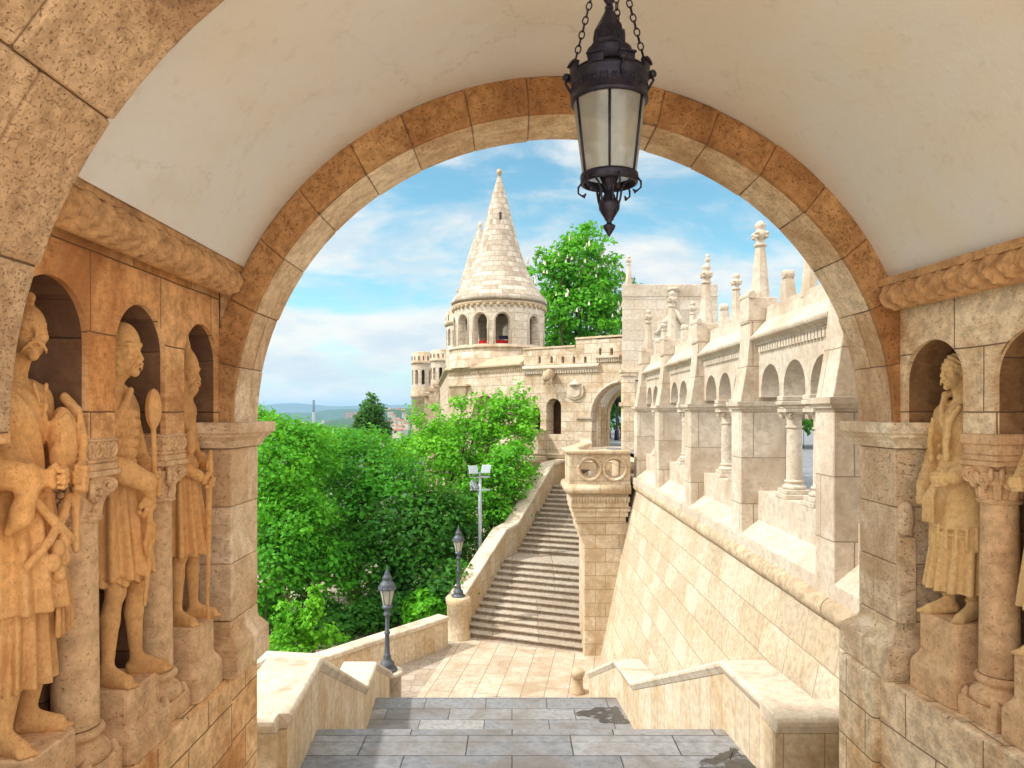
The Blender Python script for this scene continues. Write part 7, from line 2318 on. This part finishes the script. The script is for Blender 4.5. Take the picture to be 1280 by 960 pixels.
def T(name, label, px, Y, blobs, ncl, per, cs, ls, mat, seed, tr=0.2, nl=10, gxy=None, **k):
    """blobs in photo pixels at distance Y: (px, py, rx, rz) with optional depth offset."""
    lobes = []
    for bl in blobs:
        p = at(bl[0], bl[1], Y); dy = bl[4] if len(bl) > 4 else 0
        kx = Y / F
        p = Vector((p.x * (Y + dy) / Y, Y + dy, p.z * (Y + dy) / Y))
        lobes.append((p.x, p.y, p.z, bl[2] * kx, max(bl[2], bl[3]) * kx * 0.9, bl[3] * kx))
    x = at(px, 0, Y).x
    return tree(name, label, (x, Y, gz_(x, Y) - 0.1), lobes, ncl, per, cs, ls, mat, seed, tr, nl, **k)


G = 'trees on the slope left of the stairs'
T('broadleaf_tree', 'tall bright green tree filling the left of the wooded slope, by the pier', 345, 25.0, [(345, 580, 42, 40), (380, 572, 44, 36, 1.5), (330, 640, 30, 44), (372, 650, 40, 40, -0.5), (352, 545, 40, 20, 1)], 330, 44, 0.6, 0.12, M['leaf_bright'], 1, group=G)
T('broadleaf_tree', 'broad mid green tree with dense crown at the middle of the wooded slope', 450, 29.0, [(450, 590, 52, 46), (405, 600, 36, 42, 1), (490, 620, 46, 50, -1), (445, 650, 60, 46, -1.5), (440, 555, 46, 22, 2), (420, 690, 52, 44, 0)], 420, 46, 0.68, 0.125, M['leaf_mid'], 2, 0.28, 14, group=G)
T('broadleaf_tree', 'yellow green tree with airy top against the round tower wall', 560, 31.0, [(545, 570, 38, 30), (585, 560, 34, 38, 1), (620, 560, 34, 46, 1.5), (640, 540, 24, 32, 1.5), (660, 530, 12, 30, 1.5), (625, 515, 14, 22, 1.5), (570, 600, 42, 40), (620, 610, 36, 40, 1), (520, 532, 6, 26), (548, 524, 5, 20), (574, 520, 6, 24, 1), (600, 512, 5, 22, 1), (622, 508, 5, 24, 1.5), (648, 505, 5, 26, 1.5), (663, 524, 8, 10, 1.5), (534, 545, 10, 16)], 400, 36, 0.5, 0.125, M['leaf_yellow'], 3, 0.24, 14, shell=0.4, group=G)
T('broadleaf_tree', 'dark green tree with hanging foliage behind the nearest lamp post', 500, 26.5, [(490, 690, 50, 50), (530, 670, 44, 50, 1), (560, 650, 36, 44, 1.5), (450, 720, 46, 44), (520, 720, 40, 36)], 340, 44, 0.64, 0.125, M['leaf_dark'], 4, 0.26, 12, group=G)
T('broadleaf_tree', 'mid green tree whose low branches hang beside the floodlight mast', 630, 30.0, [(620, 610, 32, 36), (640, 590, 26, 40, .5), (600, 640, 30, 40, -0.5), (630, 640, 26, 26, 0), (575, 690, 30, 40, 0)], 270, 38, 0.5, 0.12, M['leaf_bright'], 5, 0.2, 12, group=G)
T('broadleaf_tree', 'deep green tree low on the slope under the left arch pier', 350, 23.5, [(340, 720, 34, 50), (375, 690, 34, 44, 1), (400, 720, 36, 40, 1.5), (330, 780, 26, 36)], 260, 42, 0.6, 0.12, M['leaf_mid'], 6, 0.2, 10, group=G)
T('broadleaf_tree', 'pale green tree top showing between the wooded slope and the far turrets', 520, 40.0, [(515, 560, 26, 20), (540, 548, 24, 22), (570, 540, 26, 20, 1), (495, 572, 26, 16)], 170, 30, 0.6, 0.15, M['leaf_yellow'], 7, 0.22, 8, shell=0.4, group=G)
T('broadleaf_tree', 'sunlit round treetop at the left skyline beside the arch pier', 330, 38.0, [(325, 528, 18, 16), (345, 535, 16, 12), (310, 540, 20, 22), (388, 548, 28, 16, 1), (420, 552, 26, 12, 1)], 200, 34, 0.66, 0.16, M['leaf_bright'], 8, 0.2, 8, shell=0.4, group=G)
T('poplar_tree', 'tall dark poplar with upright plumes on the skyline left of the far turrets', 463, 60.0, [(453, 528, 3.5, 20), (461, 516, 4, 25), (468, 518, 3, 20), (474, 522, 3.5, 20), (462, 542, 16, 14), (447, 534, 3, 12), (482, 540, 5, 14)], 300, 18, 0.45, 0.2, M['leaf_poplar'], 9, 0.25, 8, shell=0.3)
T('bush', 'lone young bush with rounded bright leaves above the plaza parapet', 530, 24.6, [(530, 765, 22, 22), (545, 772, 18, 16), (515, 776, 14, 14)], 130, 26, 0.28, 0.17, M['leaf_bright'], 10, 0.05, 8, cat='bush', elong=1.2)
T('young_tree', 'young feathery green tree with upright shoots over the plaza parapet', 385, 21.0, [(370, 808, 40, 14), (392, 770, 4, 34), (380, 785, 5, 26), (366, 780, 4, 28), (410, 795, 12, 12), (352, 785, 5, 30), (424, 800, 10, 6)], 230, 18, 0.2, 0.10, M['leaf_yellow'], 11, 0.06, 10, shell=0.3)
T('shrub_mass', 'dark undergrowth bushes in shade behind the plaza parapet', 470, 24.5, [(440, 790, 40, 34), (500, 770, 40, 34, 1), (560, 740, 30, 34, 1), (400, 790, 36, 36)], 260, 40, 0.5, 0.14, M['leaf_dark'], 12, 0.08, 8, cat='bush')
T('bush', 'low leafy bush at the foot of the dark brick wall', 640, 30.5, [(640, 670, 18, 22), (620, 700, 20, 20), (655, 650, 8, 12)], 90, 30, 0.4, 0.14, M['leaf_mid'], 13, 0.06, 6, cat='bush')
# chestnut behind the wall
ct = T('chestnut_tree', 'large flowering chestnut tree rising behind the bastion wall, right of the cone', 722, 52.0, [(722, 330, 36, 42), (700, 350, 34, 40), (748, 350, 30, 40), (722, 390, 52, 36), (690, 400, 30, 34, -1), (755, 400, 34, 34, -1), (735, 310, 24, 26), (680, 345, 18, 26), (725, 425, 54, 26, 1)], 520, 34, 0.75, 0.22, M['leaf_bright'], 14, 0.4, 18, shell=0.45)
rr_ = np.random.RandomState(5)
mb = MB()
cb = Vector(ct.location)
for lob in [(722, 330, 36, 42), (700, 350, 34, 40), (748, 350, 30, 40), (722, 390, 52, 36), (690, 400, 30, 34), (755, 400, 34, 34)]:
    p = at(lob[0], lob[1], 52.0); kx = 52.0 / F
    for _ in range(28):
        d = rr_.normal(size=3); d /= np.linalg.norm(d); d[1] = -abs(d[1]); d[2] = abs(d[2]) * .9 - 0.2; d *= 1.06
        c = Vector((p.x + d[0] * lob[2] * kx, p.y + d[1] * lob[2] * kx, p.z + d[2] * lob[3] * kx))
        mb.lathe(c.x, c.y, [(0.075, c.z), (0.06, c.z + .14), (0, c.z + .30)], 6)
o = mb.build('blossoms', M['blossom'], ct, merge=False); o['kind'] = 'stuff'
T('broadleaf_tree', 'leafy green tree seen through the deep gate arch', 765, 45.0, [(762, 500, 16, 24), (780, 510, 18, 26), (800, 490, 30, 40)], 160, 36, 0.6, 0.18, M['leaf_mid'], 15, 0.2, 8)
T('broadleaf_tree', 'dark tree top peeping over the plain gate block', 790, 60.0, [(775, 352, 14, 8), (800, 365, 16, 14), (760, 400, 26, 50)], 90, 34, 0.6, 0.2, M['leaf_dark'], 16, 0.2, 6)
hd = T('hedge', 'dark clipped hedge along the terrace behind the arcade', 1000, 34.0, [(1000, 525, 60, 18), (900, 520, 70, 20), (1090, 525, 60, 20)], 160, 40, 0.8, 0.2, M['leaf_dark'], 17, 0.1, 6, cat='hedge')

# dark gate lamp beyond the arch
gp = at(771, 552, 42.0)
gl_ = thing('lamp_post', 'dark slender lamp post standing beyond the deep gate arch', 'street lamp', (gp.x, gp.y, gp.z))
mb = MB(); mb.lathe(gp.x, gp.y, [(0.16, gp.z), (0.13, gp.z + .6), (0.07, gp.z + .7), (0.06, gp.z + 2.1), (0, gp.z + 2.1)], 10)
mb.build('post', M['iron'], gl_)
mb = MB(); mb.lathe(gp.x, gp.y, [(0.08, gp.z + 2.1), (0.16, gp.z + 2.5), (0.2, gp.z + 2.52), (0.05, gp.z + 2.75), (0, gp.z + 2.8)], 8)
mb.build('lantern', M['iron'], gl_)

# ================================================================ AIR
hz_ = MB(); hz_.box(-8800, 8800, -500, 12800, -63.5, 150)
ho = hz_.build('haze', M['dark'])
hm = bpy.data.materials.new('thin_haze'); hm.use_nodes = True
ht = hm.node_tree; ht.nodes.clear()
pv = N(ht, 'ShaderNodeVolumePrincipled', {'Color': (0.36, 0.63, 1.0, 1), 'Density': 1.0e-4, 'Anisotropy': 0.2})
N(ht, 'ShaderNodeOutputMaterial', {'Volume': pv.outputs[0]})
ho.data.materials.clear(); ho.data.materials.append(hm)
tag(ho, kind='stuff')
